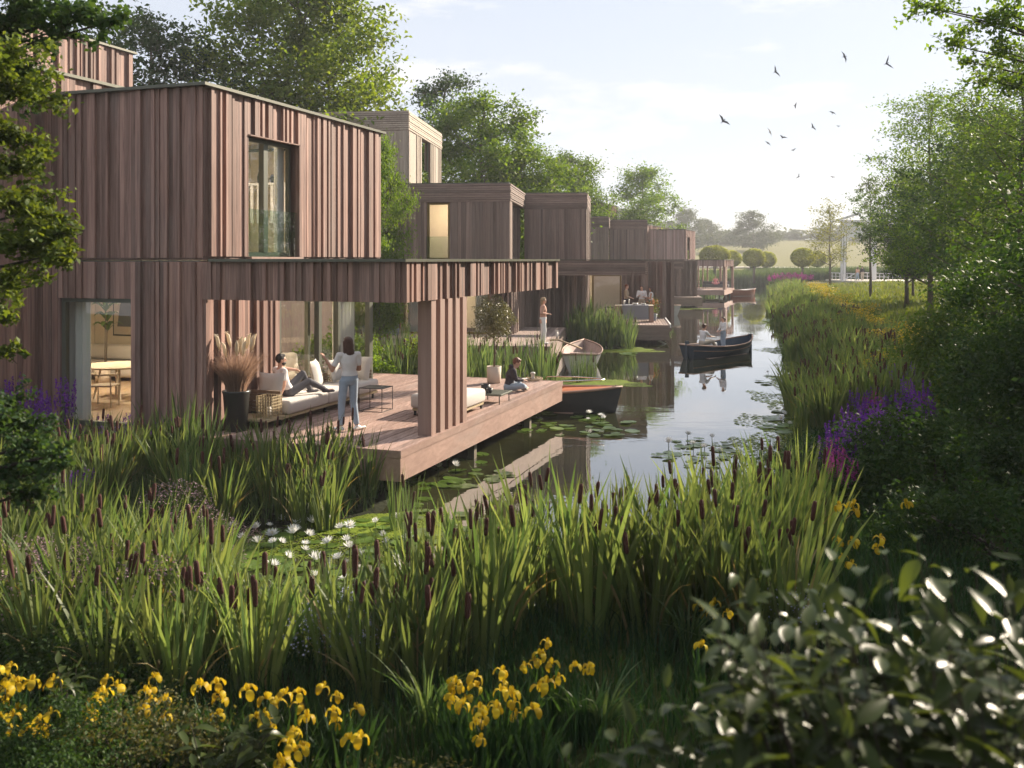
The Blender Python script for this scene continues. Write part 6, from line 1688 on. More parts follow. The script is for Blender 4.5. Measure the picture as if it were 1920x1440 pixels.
# three people at the table
g3 = 'people around the clothed table'
person('man in tan shirt, leftmost of the three at the clothed table', (6.02, 50.6, DZ), face(0.95, -0.2), 1.04, stand(elL=(-0.26, .03, 1.13), haL=(-.12, .26, 1.05), elR=(.26, .03, 1.13), haR=(.12, .26, 1.05)), 'skin', 'cl_tan', 'cl_dark', 'cl_dark', 'hair_rd', 'short', sleeve=1.5, vox=0.016, group=g3, fingers=True)
person('man in white shirt facing us in the middle behind the clothed table', (6.87, 50.9, DZ), face(-0.2, -0.95), 1.0, stand(elL=(-0.25, .05, 1.12), haL=(-.10, .30, 1.14), elR=(.25, .05, 1.12), haR=(.10, .30, 1.20)), 'skin', 'cl_white', 'cl_beige', 'cl_dark', 'hair_br', 'short', sleeve=1.5, vox=0.016, group=g3)
person('woman in white top with long brown hair, rightmost at the clothed table', (7.30, 50.4, DZ), face(-0.95, 0.1), 0.97, stand(elL=(-0.25, .05, 1.12), haL=(-.10, .30, 1.18), elR=(.22, .02, 1.12), haR=(.14, .26, 1.05)), 'skin2', 'cl_white', 'cl_navy', 'cl_dark', 'hair_br', 'long', sleeve=0.0, vox=0.016, group=g3, wide=0.92)
# pink-clad woman meditating on the farthest deck
pm_ = loc1(2.3, 6.6, DZ, W6)
med = dict(boyJ); med.update(pelvis=(0, 0, 0.50), chest=(0, 0.0, 0.82), neck=(0, 0.0, 1.02), head=(0, 0.02, 1.16), shL=(-0.18, 0, 0.95), shR=(0.18, 0, 0.95), elL=(-0.30, 0.08, 0.72), haL=(-0.30, 0.26, 0.62), elR=(0.30, 0.08, 0.72), haR=(0.30, 0.26, 0.62),
                            hipL=(-0.09, 0, 0.50), hipR=(0.09, 0, 0.50), knL=(-0.36, 0.26, 0.56), knR=(0.36, 0.26, 0.56), anL=(0.02, 0.34, 0.48), toL=(.14, .38, .46), anR=(-.02, .42, .48), toR=(-.14, .46, .46))
person('woman in pink clothes sitting cross-legged on the farthest deck sofa', pm_, face(-0.1, -1), 1.05, med, 'skin', 'cl_pink', 'cl_pink', 'cl_pink', 'hair_br', 'bun', sleeve=0.4, vox=0.022, fingers=False)
# couple on the bridge
person('person in pale top walking over the drawbridge, left of the two', (X(1608, 140), 140, 1.0), 0.1, 1.12, stand(anL=(-.1, .1, .085), anR=(.1, -.12, .1)), 'skin', 'cl_peach', 'cl_jeans', 'cl_dark', 'hair_br', 'long', vox=0.025, group='couple on the drawbridge', fingers=False)
person('person in black top and beige trousers on the drawbridge, right of the two', (X(1617, 140), 140, 1.0), -0.1, 1.2, stand(anL=(-.1, -.1, .085), anR=(.1, .12, .1)), 'skin', 'cl_black', 'cl_beige', 'cl_dark', 'hair_bk', 'short', sleeve=1.7, vox=0.025, group='couple on the drawbridge', fingers=False)

# ------------------------------------------------------------------ boats (bow towards +x)
def hull_pts(L, B, H, n=22, transom=0.55, sheer=0.22, rake=0.25, m=9, inset=0.0, zoff=0.0, full=0.5):
    """grid of hull points from stern (0) to bow (n)"""
    rows = []
    for i in range(n+1):
        t = i/n
        x = -L/2 + L*t
        w = B/2*(transom + (1-transom)*math.sin(min(1, t/full)*math.pi/2)) if t < full else B/2*math.cos(((t-full)/(1-full))**1.7*math.pi/2)
        w = max(0.004, w - inset*(1 if w > inset*2 else 0.5))
        top = H*(1 + sheer*(2*t-0.85)**2 + (0.25*max(0, t-0.7)))
        keel = -0.22 + (0.30*max(0, (t-0.75)/0.25)**2)*H + inset
        row = []
        for j in range(m):
            s = -1 + 2*j/(m-1); a = abs(s)
            y = math.copysign(w*a**0.62, s) if s else 0.0
            z = keel + (top-keel)*(a**2.0)
            xx = x + rake*(z/H)*max(0, t-0.6)/0.4*0.5 - (0.1*(z/H) if t < 0.02 else 0)
            row.append((xx, y, z+zoff))
        rows.append(row)
    return rows
def boat(name, label, loc, rotz, L, B, H, hullm, inm, rim, transom=0.55, thw=(-.25, .2), posts=None, stripe=None, motor=False, sheer=0.22, full=0.5, cover=None):
    b = thing(name, label, 'boat', loc, rotz)
    def surf(rows, flip=False):
        V = [p for r in rows for p in r]; m = len(rows[0]); Fc = []
        for i in range(len(rows)-1):
            for j in range(m-1):
                f = (i*m+j, i*m+j+1, (i+1)*m+j+1, (i+1)*m+j); Fc.append(f[::-1] if flip else f)
        return V, Fc
    kw = dict(transom=transom, sheer=sheer, full=full)
    ro = hull_pts(L, B, H, **kw); ri_ = hull_pts(L-0.12, B, H-0.005, inset=0.05, **kw)
    mb = MB(); V, Fc = surf(ro, True); mb.add(V, Fc)
    mb.add([p for p in ro[0]], [tuple(range(len(ro[0])))])
    part('hull', mb, M[hullm], b, True)
    mi = MB(); V, Fc = surf(ri_); mi.add(V, Fc); mi.add(ri_[0], [tuple(range(len(ri_[0])-1, -1, -1))])
    part('inner_planking', mi, M[inm], b, True)
    g = MB()
    for side in (0, -1):
        pts = [Vector(r[side]) for r in ro]
        g.tube([q + Vector((0, 0, 0.012)) for q in pts], 0.034, 6)
    g.tube([Vector(ro[0][0])+Vector((0, 0, .01)), Vector(ro[0][-1])+Vector((0, 0, .01))], 0.034, 6)
    part('gunwale', g, M[rim], b, True)
    if stripe:
        s = MB()
        for side in (1, -2):
            pts = [Vector(r[side]).lerp(Vector(r[0 if side == 1 else -1]), 0.35) for r in ro[:-1]]
            s.tube([q*1.0+Vector((0, (-.012 if side == 1 else .012), 0)) for q in pts], 0.018, 5)
        part('rubbing_strake', s, M[stripe], b, True)
    for t in thw:
        i = int((t+0.5)*22); w = ri_[i][-1][1]-0.02; z = H*0.62
        part('thwart', MB().bbox(t*L-0.12, t*L+0.12, -w, w, z-0.03, z, 0.01), M[inm if inm != 'hullwhite' else 'thwart'], b)
    fl = MB()
    for k in range(7):
        y = -B*0.30 + k*B*0.10; fl.box(-L*0.36, L*0.26, y-B*0.045, y+B*0.045, -0.03, -0.005)
    part('bottom_boards', fl, M['thwart'], b)
    if posts:
        pb_ = MB(); q = Vector(ro[-1][4]); pb_.box(L/2-0.02, L/2+0.12, -0.045, 0.045, -0.3, H*1.75)
        part('stem_post', pb_, M[hullm], b)
        part('stern_post', MB().box(-L/2-0.16, -L/2-0.02, -0.05, 0.05, -0.3, H*1.7), M[hullm], b)
    return b
# grey boat behind the deck end
bA = boat('motor_boat', 'charcoal motor boat with orange timber inside moored behind the near deck end', loc1(3.05, 10.18, 0.02), A1, 4.3, 1.5, 0.50, 'hullgrey', 'varnish', 'gunwale', 0.85, (-.1,), sheer=0.18, full=0.45)
part('foredeck', MB().add([(0.6, -0.60, 0.50), (2.05, -0.10, 0.66), (2.05, 0.10, 0.66), (0.6, 0.60, 0.50)], [(0, 1, 2, 3)]), M['varnish'], bA)
rl_ = MB(); rl_.tube([(0.0, -0.62, 0.62), (0.1, -0.6, 0.78), (1.0, -0.46, 0.82), (1.7, -0.16, 0.84), (1.85, 0, 0.84), (1.7, 0.16, 0.84), (1.0, 0.46, 0.82), (0.1, 0.6, 0.78), (0.0, 0.62, 0.62)], 0.014, 6)
part('rail', rl_, M['chrome'], bA, True)
part('windscreen', MB().add([(-0.1, -0.5, 0.62), (0.1, -0.45, 0.86), (0.1, 0.45, 0.86), (-0.1, 0.5, 0.62)], [(0, 1, 2, 3)]), M['glassb'], bA)
part('bow_rope', MB().tube([(2.15, 0, 0.72), (2.22, .03, 0.5), (2.2, 0.02, 0.3), (2.26, 0, 0.52)], 0.015, 5), M['rope'], bA, True)
bB = boat('rowing_boat', 'weathered white rowing boat with pinkish planks, moored beside the second deck', (2.65, 36.3, 0.02), R(90-6), 4.8, 1.5, 0.55, 'hullwhite', 'thwart', 'gunwale', 0.80, (-.28, .02, .28), stripe=None)
bC = boat('rowing_boat', 'small white rowing boat moored past the three people', (11.2, 71, 0.02), R(96), 4.8, 1.45, 0.62, 'hullwhite', 'thwart', 'gunwale', 0.80, (-.28, .02))
aD = math.atan2(42.0-38.6, 10.35-7.0)
bD = boat('rowing_boat', 'navy blue wooden boat with two people afloat in mid-canal', (8.75, 40.4, 0.02), aD, 4.7, 1.65, 0.42, 'hullnavy', 'hullnavy', 'gunwale', 0.42, (-.3, .3), posts=True, stripe='gunwale', sheer=0.42, full=0.42)
bE = boat('small_boat', 'small red-brown boat moored by the farthest deck', (25.2, 106, 0.02), R(20), 3.6, 1.8, 0.62, 'hullorange', 'hullorange', 'gunwale', 0.8, (-.2,), sheer=0.15)
part('foredeck', MB().add([(0.2, -0.8, 0.66), (1.75, -0.1, 0.78), (1.75, 0.1, 0.78), (0.2, 0.8, 0.66)], [(0, 1, 2, 3)]), M['hullwhite'], bE)
dv = Vector((math.cos(aD), math.sin(aD), 0))
rower = dict(pelvis=(0, 0, 0.10), chest=(0, 0.06, 0.42), neck=(0, 0.09, 0.62), head=(0, 0.12, 0.76), shL=(-0.20, 0.07, 0.55), shR=(0.20, 0.07, 0.55),
             elL=(-0.22, 0.26, 0.36), haL=(-0.14, 0.50, 0.34), elR=(0.22, 0.26, 0.36), haR=(0.14, 0.50, 0.34), hipL=(-0.10, 0.02, 0.10), hipR=(0.10, 0.02, 0.10),
             knL=(-0.14, 0.44, 0.16), knR=(0.14, 0.44, 0.16), anL=(-0.12, 0.70, -0.20), anR=(0.12, 0.70, -0.20), toL=(-0.12, 0.86, -0.22), toR=(0.12, 0.86, -0.22))
sp = Vector((8.75, 40.4, 0.02)) - dv*1.35
person('man in white T-shirt sitting in the navy boat', (sp.x, sp.y, 0.50), face(dv.x, dv.y)-0.3, 0.98, rower, 'skin2', 'cl_white', 'cl_beige', 'cl_dark', 'hair_br', 'short', sleeve=0.6, vox=0.014)
sg = Vector((8.75, 40.4, 0.02)) + dv*0.15
person('girl with ponytail in white long-sleeved top and jeans standing in the navy boat', (sg.x+0.05, sg.y, 0.20), face(-0.75, -0.35), 0.80,
       stand(elL=(-0.25, .05, 1.12), haL=(-.12, .26, 1.02), elR=(.25, .05, 1.12), haR=(.12, .26, 1.02)), 'skin', 'cl_white', 'cl_jeans', 'cl_dark', 'hair_br', 'pony', sleeve=1.7, vox=0.013, wide=0.92)
bg_ = thing('cool_bag', 'white bag lying in the navy boat before the seated man', 'bag', (sp.x+dv.x*0.62, sp.y+dv.y*0.62-0.12, 0.34), aD)
part('bag_body', MB().bbox(-0.25, 0.25, -0.16, 0.16, 0, 0.24, 0.05), M['white'], bg_, True); part('handle', MB().tube([(-.14, 0, .23), (-.1, 0, .33), (.1, 0, .33), (.14, 0, .23)], 0.012, 5), M['white'], bg_, True)
# mooring rope and post on deck 2
t = thing('mooring_post', 'short steel mooring post on the second deck corner', 'post', (1.75, 37.5, DZ)); part('shaft', MB().lathe([(0.05, 0), (0.05, 0.30)], 10), M['steel'], t, True); part('cap', MB().lathe([(0.06, 0.301), (0.06, 0.33)], 10), M['steel'], t)
t = thing('mooring_rope', 'thick rope from the second deck to the white rowing boat', 'rope', (0, 0, 0))
t.location = (1.6, 35.6, 1.0); rp = MB().tube([(-0.2, 0, 0.02), (0.1, 0.1, 0.03), (0.6, 0.5, -0.18), (1.05, 0.9, -0.38)], 0.035, 6); part('strand', rp, M['rope'], t, True)

# ------------------------------------------------------------------ furniture of the near deck
def L1(x, y, z=DZ): return loc1(x, y, z)
so = thing('outdoor_sofa', 'long light grey outdoor sofa with wicker backs on the near deck', 'sofa', L1(0, 0), A1)
sb_ = MB(); sb_.box(0.12, 0.92, 1.05, 5.0, 0.12, 0.17); part('base_frame', sb_, M['rattan_l'], so)
for (y0, y1) in ((1.32, 2.78), (2.80, 3.95), (3.97, 5.0)):
    part('seat_cushion', MB().bbox(0.10, 0.96, y0, y1, 0.172, 0.43, 0.06), M['fabric'], so, True)
for (a, b) in ((0.2, 1.15), (0.85, 1.15), (0.2, 2.8), (0.85, 2.8), (0.2, 3.95), (0.85, 3.95), (0.2, 4.9), (0.85, 4.9)):
    part('leg', MB().box(a-0.02, a+0.02, b-0.02, b+0.02, 0, 0.119), M['black'], so)
wk = MB()
for k in range(6): wk.box(0.06, 0.11, 3.0, 4.2, 0.22+k*0.07, 0.272+k*0.07)
part('wicker_back', wk, M['wicker'], so)
wk = MB()
for k in range(6): wk.box(0.11, 0.80, 1.24, 1.30, 0.22+k*0.07, 0.272+k*0.07)
part('wicker_arm', wk, M['wicker'], so)
wk = MB()
for k in range(6): wk.box(0.11, 0.75, 5.0, 5.05, 0.22+k*0.07, 0.272+k*0.07)
part('wicker_arm', wk, M['wicker'], so)
part('platform', MB().box(0.14, 0.92, 0.62, 1.22, 0.14, 0.18).box(0.20, 0.24, 0.66, 0.70, 0, 0.139).box(0.84, 0.88, 0.66, 0.70, 0, 0.139), M['rattan_l'], so)
def cushion(label, loc, rot, s=0.52):
    n = 8; V = []; Fc = []
    mb = MB()
    for side in (-1, 1):
        b = len(V)
        for i in range(n+1):
            for j in range(n+1):
                u, v = i/n*2-1, j/n*2-1
                th = (1-u**4)*(1-v**4); pin = 1 - 0.10*(1-abs(u))*(abs(v)) if False else 1
                cx_ = u*(1-0.07*(1-v*v)); cy_ = v*(1-0.07*(1-u*u))
                V.append((cx_*s/2, side*0.085*th**0.6, cy_*s/2))
        for i in range(n):
            for j in range(n):
                f = (b+i*(n+1)+j, b+i*(n+1)+j+1, b+(i+1)*(n+1)+j+1, b+(i+1)*(n+1)+j); Fc.append(f if side > 0 else f[::-1])
    mb.add(V, Fc)
    o = thing('cushion', label, 'cushion', loc, 0, 'cushions on the outdoor sofa'); o.rotation_euler = rot
    part('cover', mb, M['pillow'], o, True); return o
cushion('grey cushion at the left end of the sofa, behind the man', L1(0.42, 1.50, DZ+0.68), (R(-18), 0, A1+R(8)))
cushion('large grey cushion leaning on the wicker back, left of the woman', L1(0.28, 3.42, DZ+0.70), (R(14), R(0), A1-R(72)), 0.58)
cushion('grey cushion behind the woman, leaning on the sofa end', L1(0.62, 4.78, DZ+0.68), (R(16), 0, A1+R(170)), 0.55)
cushion('grey cushion half hidden behind the woman on the sofa', L1(0.30, 4.2, DZ+0.68), (R(14), 0, A1-R(85)), 0.5)
# rattan lantern on the platform
t = thing('rattan_lantern', 'pale open-weave rattan box lantern before the sofa end', 'lantern', L1(0.72, 0.98, DZ+0.181), A1)
lm_ = MB()
for k in range(7):
    q = -0.17 + k*0.0555
    for (a, b, c, d) in ((q, q+0.012, -0.17, -0.158), (q, q+0.012, 0.158, 0.17), (-0.17, -0.158, q, q+0.012), (0.158, 0.17, q, q+0.012)): lm_.box(a, b, c, d, 0.0, 0.40)
for k in range(8):
    z = k*0.055; lm_.box(-0.172, 0.176, -0.175, -0.171, z, z+0.012); lm_.box(-0.175, -0.171, -0.17, 0.17, z, z+0.012); lm_.box(0.171, 0.175, -0.17, 0.17, z, z+0.012)
part('weave', lm_, M['rattan_l'], t); part('candle', MB().lathe([(0.05, 0), (0.05, 0.18)], 12), M['ceramic'], t, True)
# wire side table
t = thing('side_table', 'square black wire side table behind the standing woman', 'side table', L1(1.72, 3.35), A1)
part('top', MB().bbox(-0.27, 0.27, -0.25, 0.25, 0.47, 0.485, 0.006), M['black'], t)
for (a, b) in ((-1, -1), (1, -1), (1, 1), (-1, 1)): part('leg', MB().tube([(a*0.26, b*0.24, 0), (a*0.26, b*0.24, 0.47)], 0.008, 6), M['black'], t)
fm = MB()
for (a, b) in (((-1, -1), (1, -1)), ((1, -1), (1, 1)), ((1, 1), (-1, 1)), ((-1, 1), (-1, -1))): fm.tube([(a[0]*0.26, a[1]*0.24, 0.008), (b[0]*0.26, b[1]*0.24, 0.008)], 0.007, 6)
part('foot_ring', fm, M['black'], t)
# daybed behind pillar
t = thing('daybed', 'light grey upholstered ottoman partly behind the pillar', 'ottoman', L1(2.65, 3.0), A1)
part('cushion_pad', MB().bbox(0, 1.12, 0, 1.35, 0.14, 0.42, 0.06), M['fabric'], t, True); part('base_frame', MB().box(0.04, 1.08, 0.04, 1.31, 0.09, 0.138), M['rattan_l'], t)
for (a, b) in ((.08, .08), (1.04, .08), (.08, 1.27), (1.04, 1.27)): part('leg', MB().box(a-.02, a+.02, b-.02, b+.02, 0, 0.089), M['black'], t)
t = thing('low_table', 'low dark green stone table beside the ottoman', 'coffee table', L1(3.30, 4.85), A1)
part('top', MB().bbox(0, 0.62, 0, 0.75, 0.18, 0.225, 0.012), M['frame'], t)
for (a, b) in ((.06, .06), (.56, .06), (.06, .69), (.56, .69)): part('leg', MB().tube([(a, b, 0), (a, b, .18)], .012, 6), M['black'], t)
for i, (a, b, r_s, lb) in enumerate(((3.42, 5.25, 0.10, 'wide dark glass bowl on the low green table'), (3.60, 5.0, 0.07, 'smaller dark glass candle holder on the low green table'))):
    t = thing('candle_holder', lb, 'candle holder', L1(a, b, DZ+0.226), A1, 'candle holders on the low table')
    part('cup', MB().lathe([(r_s*0.8, 0), (r_s, 0.02), (r_s, r_s*1.5), (r_s*0.88, r_s*1.5), (r_s*0.86, 0.03), (0.002, 0.03)], 16, closed=False), M['black'], t, True)
    part('candle', MB().lathe([(r_s*0.5, 0.031), (r_s*0.5, r_s*0.9)], 12), M['ceramic'], t)
# black pot with pampas grass
t = thing('potted_grass', 'tall black planter with dry pink fountain grass by the lit wall', 'potted plant', L1(0.40, 0.42), 0)
part('planter', MB().lathe([(0.17, 0), (0.19, 0.03), (0.235, 0.66), (0.25, 0.70), (0.25, 0.73), (0.22, 0.73), (0.21, 0.62), (0.002, 0.62)], 24, closed=False), M['potblk'], t, True)
V, Fq = blades(1500, 0.95, 0.70, 0.008, 600, seg=4, bend=0.9, base_r=0.15); V[:, 2] += 0.62
part('grass_blades', mesh('grass_blades', V, Fq, [M['pampas']]), None, t, kind='stuff')
rp_ = random.Random(4)
for k in range(13):
    a = rp_.uniform(0, 6.28); out = rp_.uniform(0.08, 0.42); hh = rp_.uniform(1.0, 1.22)
    c = Vector((math.cos(a)*out, math.sin(a)*out, 0.62+hh-0.32)); e = c + Vector((math.cos(a)*0.05, math.sin(a)*0.05, 0.22)); f = e + Vector((math.cos(a)*0.06, math.sin(a)*0.06, 0.07))
    m_ = MB(); m_.tube([c, c.lerp(e, .5), e, f], [0.012, 0.036, 0.032, 0.006], 7, m=0); m_.tube([(0, 0, 0.62), c], [0.003, 0.003], 3, m=1)
    r_ = np.random.default_rng(k); q = 160; tt = r_.random(q)
    P = np.array([list(c.lerp(e, x*1.25)) for x in tt]) + r_.normal(size=(q, 3))*0.016
    Vq, Fq = leafquads(P, 0.035, r_, 0.4, 0.12); m_.add(Vq, [tuple(x) for x in Fq], 0)
    part('plume', m_.mesh('plume', [M['plume'], M['pampas']], True), None, t)
# potted olive tree on the deck end
t = thing('potted_olive_tree', 'round-headed olive tree in a cream pot on the deck end', 'potted tree', L1(2.5, 8.3), 0)
part('planter', MB().lathe([(0.15, 0), (0.17, 0.01), (0.185, 0.42), (0.165, 0.42), (0.16, 0.36), (0.002, 0.36)], 20, closed=False), M['potcream'], t, True)
r_ = np.random.default_rng(8); mb = MB(); mb.tube([(0, 0, 0.3), (0.02, 0.01, 0.8), (-0.01, 0, 1.3), (0.0, 0, 1.7)], [0.028, 0.02, 0.018, 0.008], 6)
for k in range(12):
    a = k*2.4; mb.tube([(0, 0, 1.05+k*0.05), (math.cos(a)*0.4, math.sin(a)*0.4, 1.35+k*0.07)], [0.01, 0.003], 4, cap=False)
part('trunk', mb, M['bark'], t, True)
n_ = 5600; P = r_.normal(size=(n_, 3)); P /= np.linalg.norm(P, axis=1)[:, None]; P *= (r_.random(n_)[:, None]**0.45)*np.array([0.56, 0.56, 0.60])*(1+0.15*np.sin(P[:, :1]*9+P[:, 2:]*7)); P[:, 2] += 1.62
V, Fq = leafquads(P, 0.062, r_, 0.3, 0.34); part('crown', mesh('crown', V, Fq, [M['leaf_olive']]), None, t)
# bollards with rope on the deck's far side
for (x, y, lb) in ((3.3, 9.0, 'coiled mooring rope on a small bollard at the far deck corner'), (0.6, 9.0, 'coiled mooring rope on a bollard by the reeds, left of the pillar')):
    t = thing('bollard', lb, 'bollard', L1(x, y), A1, 'bollards of the near deck'); part('post', MB().lathe([(0.06, 0), (0.05, 0.04), (0.045, 0.16), (0.07, 0.19), (0.05, 0.22)], 12), M['steel'], t, True)
    part('rope_coil', MB().tube([(math.cos(k*0.7)*(0.09+k*0.006), math.sin(k*0.7)*(0.09+k*0.006), 0.03+0.012*(k % 5)) for k in range(34)], 0.016, 5), M['rope'], t, True)
# plants in grey pots against the second house
for (x, y, k, lb) in ((-5.9, -0.2, 0, 'leafy small tree in a grey pot against the second house'), (-4.85, 0.0, 1, 'pink-flowering plant in a blue-grey bowl against the second house')):
    q = loc2(x, y, DZ); t = thing('potted_plant', lb, 'potted plant', q, 0)
    part('planter', MB().lathe([(0.24, 0), (0.34, 0.45), (0.30, 0.45), (0.28, 0.38), (0.002, 0.38)], 18, closed=False), M['potgrey'], t, True)
    r_ = np.random.default_rng(30+k); n_ = 1500; P = r_.normal(size=(n_, 3))*(np.array([0.30, 0.30, 0.30]) if k == 0 else np.array([0.20, 0.20, 0.14])); P[:, 2] += (1.45 if k == 0 else 0.62)
    V, Fq = leafquads(P, 0.06, r_, 0.4); part('foliage', mesh('foliage', V, Fq, [M['leaf_c' if k == 0 else 'leaf_b']]), None, t)
    if k == 0: part('stem', MB().tube([(0, 0, .3), (.03, 0, .9), (0, 0, 1.5)], .02, 5), M['bark'], t)
    else:
        P = r_.normal(size=(260, 3))*np.array([.2, .2, .1]); P[:, 2] += .72; V, Fq = leafquads(P, .05, r_, 1, .9); part('blossoms', mesh('blossoms', V, Fq, [M['pinkf']]), None, t)
# ------------------------------------------------------------------ dining room seen through the tall window
def curtain(x0, x1, y, z0, z1, mat, label, par=None, W=W1, A=A1, axis='x'):
    n = 60; V = []
    for i in range(n+1):
        s = i/n; o = 0.05*math.sin(s*34) + 0.02*math.sin(s*71+1)
        a = x0+(x1-x0)*s
        for z in (z0, z1): V.append((a, y+o*(1 if z == z0 else 0.8), z) if axis == 'x' else (y+o, a, z))
    for i in range(n+1):
        s = i/n; o = 0.05*math.sin(s*34) + 0.02*math.sin(s*71+1) + 0.006
        a = x0+(x1-x0)*s
        for z in (z0, z1): V.append((a, y+o*(1 if z == z0 else 0.8), z) if axis == 'x' else (y+o, a, z))
    h = 2*(n+1); Fc = [(2*i, 2*i+2, 2*i+3, 2*i+1) for i in range(n)] + [(h+2*i, h+2*i+1, h+2*i+3, h+2*i+2) for i in range(n)]
    t = thing('curtain', label, 'curtain', W, A); part('cloth', mesh('cloth', V, Fc, [mat], smooth=True), None, t)
    part('rail', MB().box(x0-.03, x1+.03, y-.02, y+.02, z1, z1+.03) if axis == 'x' else MB().box(y-.02, y+.02, x0-.03, x1+.03, z1, z1+.03), M['black'], t)
curtain(-3.75, -2.85, 0.34, 0.93, 3.2, M['curtain'], 'white curtain drawn to the left side of the dining room window')
curtain(5.15, 6.1, -0.32, 0.93, 3.2, M['curtain'], 'white curtain behind the glazed corner, left of the standing woman', axis='y')
curtain(-4.5, -4.0, 1.3, 0.95, 3.1, M['curtain'], 'pale curtain at the ground floor window of the second house', W=Vector((H2.x, H2.y, 0)), A=A2)
curtain(-1.0, -1.6, 1.3, 0.95, 3.1, M['curtain'], 'pale curtain behind the olive tree in the second house window', W=Vector((H2.x, H2.y, 0)), A=A2)
t = thing('framed_picture', 'dark abstract picture in a black frame on the dining room wall', 'picture', L1(-7.3, 6.64, 0), A1)
part('frame', MB().box(-0.55, 0.55, -0.03, 0.01, 1.95, 3.15), M['black'], t); part('print', MB().box(-0.51, 0.51, -0.036, -0.031, 1.99, 3.11), M['cl_beige'], t)
part('print_shape', MB().add([(-0.4, -0.039, 2.2), (0.35, -0.039, 2.2), (0.2, -0.039, 2.9), (-0.1, -0.039, 3.05), (-0.3, -0.039, 2.8)], [(0, 1, 2, 3, 4)]), M['cl_grey'], t)
t = thing('armchair', 'cream rounded sofa deep inside the dining room', 'sofa', L1(-7.2, 5.9), A1)
part('seat', MB().bbox(-1.1, 1.1, -0.5, 0.5, 0.1, 0.45, 0.08), M['fabric'], t, True); part('backrest', MB().bbox(-1.1, 1.1, 0.2, 0.55, 0.46, 0.85, 0.1), M['fabric'], t, True)
t = thing('dining_table', 'pale wooden oval table inside the dining room', 'table', L1(-4.6, 3.1), A1)
part('top', MB().lathe([(0.75, 0.70), (0.8, 0.72), (0.8, 0.74)], 28), M['oakl'], t)
for k in range(4): part('leg', MB().tube([(math.cos(k*1.57+.8)*.5, math.sin(k*1.57+.8)*.5, 0), (math.cos(k*1.57+.8)*.35, math.sin(k*1.57+.8)*.35, .70)], .025, 6), M['oakl'], t)
def chair(loc, rot, label, s=1.0, mat='oakl', grp=None, W=None):
    t = thing('chair', label, 'chair', loc, rot, grp)
    part('seat', MB().bbox(-.24, .24, -.22, .24, .42, .46, .015), M[mat if mat == 'black' else 'cl_beige'], t)
    for (a, b) in ((-.21, .2), (.21, .2), (-.23, -.2), (.23, -.2)): part('leg', MB().tube([(a*1.1, b*1.1, 0), (a, b, .68 if b < 0 else .62)], .016, 6), M[mat], t)
    part('backrest', MB().tube([(math.cos(R(a))*.27, -math.sin(R(a))*.25, .68) for a in range(-30, 211, 20)], .022, 6), M[mat], t, True)
    return t
cg = 'chairs of the dining room'
chair(L1(-4.0, 2.0), A1+0.3, 'pale wooden chair nearest the dining room window', grp=cg)
chair(L1(-5.0, 2.1), A1-0.2, 'pale wooden chair left of the one nearest the window', grp=cg)
chair(L1(-4.5, 4.2), A1+3.3, 'pale wooden chair at the far side of the dining table', grp=cg)
t = thing('palm_plant', 'tall indoor palm beside the curtain in the dining room', 'houseplant', L1(-6.75, 5.0), 0)
part('pot', MB().lathe([(.16, 0), (.2, .35)], 16), M['potcream'], t, True)
sm_ = MB(); lf = MB(); rq = random.Random(6)
for k in range(3):
    bx, by = rq.uniform(-.1, .1), rq.uniform(-.1, .1); hh = 1.3+0.25*k; sm_.tube([(bx, by, .3), (bx*1.5, by*1.5, hh)], .014, 5)
    for j in range(9):
        a = rq.uniform(0, 6.28); d = Vector((math.cos(a), math.sin(a), 0)); s_ = Vector((-d.y, d.x, 0)); b = Vector((bx*1.5, by*1.5, hh)); pts = [b + d*(0.42*t_) + Vector((0, 0, 0.30*math.sin(t_*2.4)*0.8)) for t_ in (0, .33, .66, 1)]
        for i in range(3):
            w0, w1 = (0.01, .05, .045, .005)[i], (0.01, .05, .045, .005)[i+1]
            lf.add([pts[i]-s_*w0, pts[i]+s_*w0, pts[i+1]+s_*w1, pts[i+1]-s_*w1], [(0, 1, 2, 3)])
part('stems', sm_, M['bark'], t); part('fronds', lf, M['leaf_a'], t)
t = thing('armchair', 'rounded cream armchair behind the glazed corner', 'armchair', L1(-1.9, 5.4), A1+0.6)
part('seat', MB().bbox(-.42, .42, -.4, .4, .1, .42, .07), M['fabric'], t, True); part('backrest', MB().bbox(-.45, .45, .22, .45, .421, .85, .08), M['fabric'], t, True)
for a in (-.46, .36): part('armrest', MB().bbox(a, a+.1, -.38, .2, .421, .60, .04), M['fabric'], t, True)
# ceiling lamps of the lit rooms
def lamp(loc, rot, w, d, label):
    t = thing('ceiling_lamp', label, 'lamp', loc, rot, 'lit ceiling lamps indoors')
    part('housing', MB().box(-w-.02, w+.02, -d-.02, d+.02, 0.0, 0.03), M['white'], t); part('lamp_shade', MB().box(-w, w, -d, d, -0.03, -0.001), M['lamp'], t)
lamp(L1(-5.2, 3.4, 3.30), A1, 0.9, 0.6, 'lit ceiling lamp over the dining table of the nearest house')
lamp(L1(-1.9, 4.4, 3.30), A1, 0.7, 0.5, 'lit ceiling lamp behind the glazed corner on the deck')
lamp(L1(-1.9, 3.4, 6.80), A1, 0.7, 0.6, 'lit ceiling lamp of the upstairs room of the nearest house')
for H_, nm in ((H2, 'second'), (H3, 'third')):
    lamp(loc2(-2.9, 1.6, 6.8, H_), A2, 0.9, 0.5, 'lit ceiling lamp upstairs in the %s house' % nm)
    lamp(loc2(-3.0, 2.6, 3.7, H_), A2, 0.9, 0.5, 'lit ceiling lamp on the ground floor of the %s house' % nm)
part('board', MB().box(-3.5, -1.8, 6.5, 6.67, 5.0, 5.03), M['oakl'], thing('low_shelf', 'pale lower shelf holding ornaments in the upstairs room', 'shelf', L1(0, 0), A1))
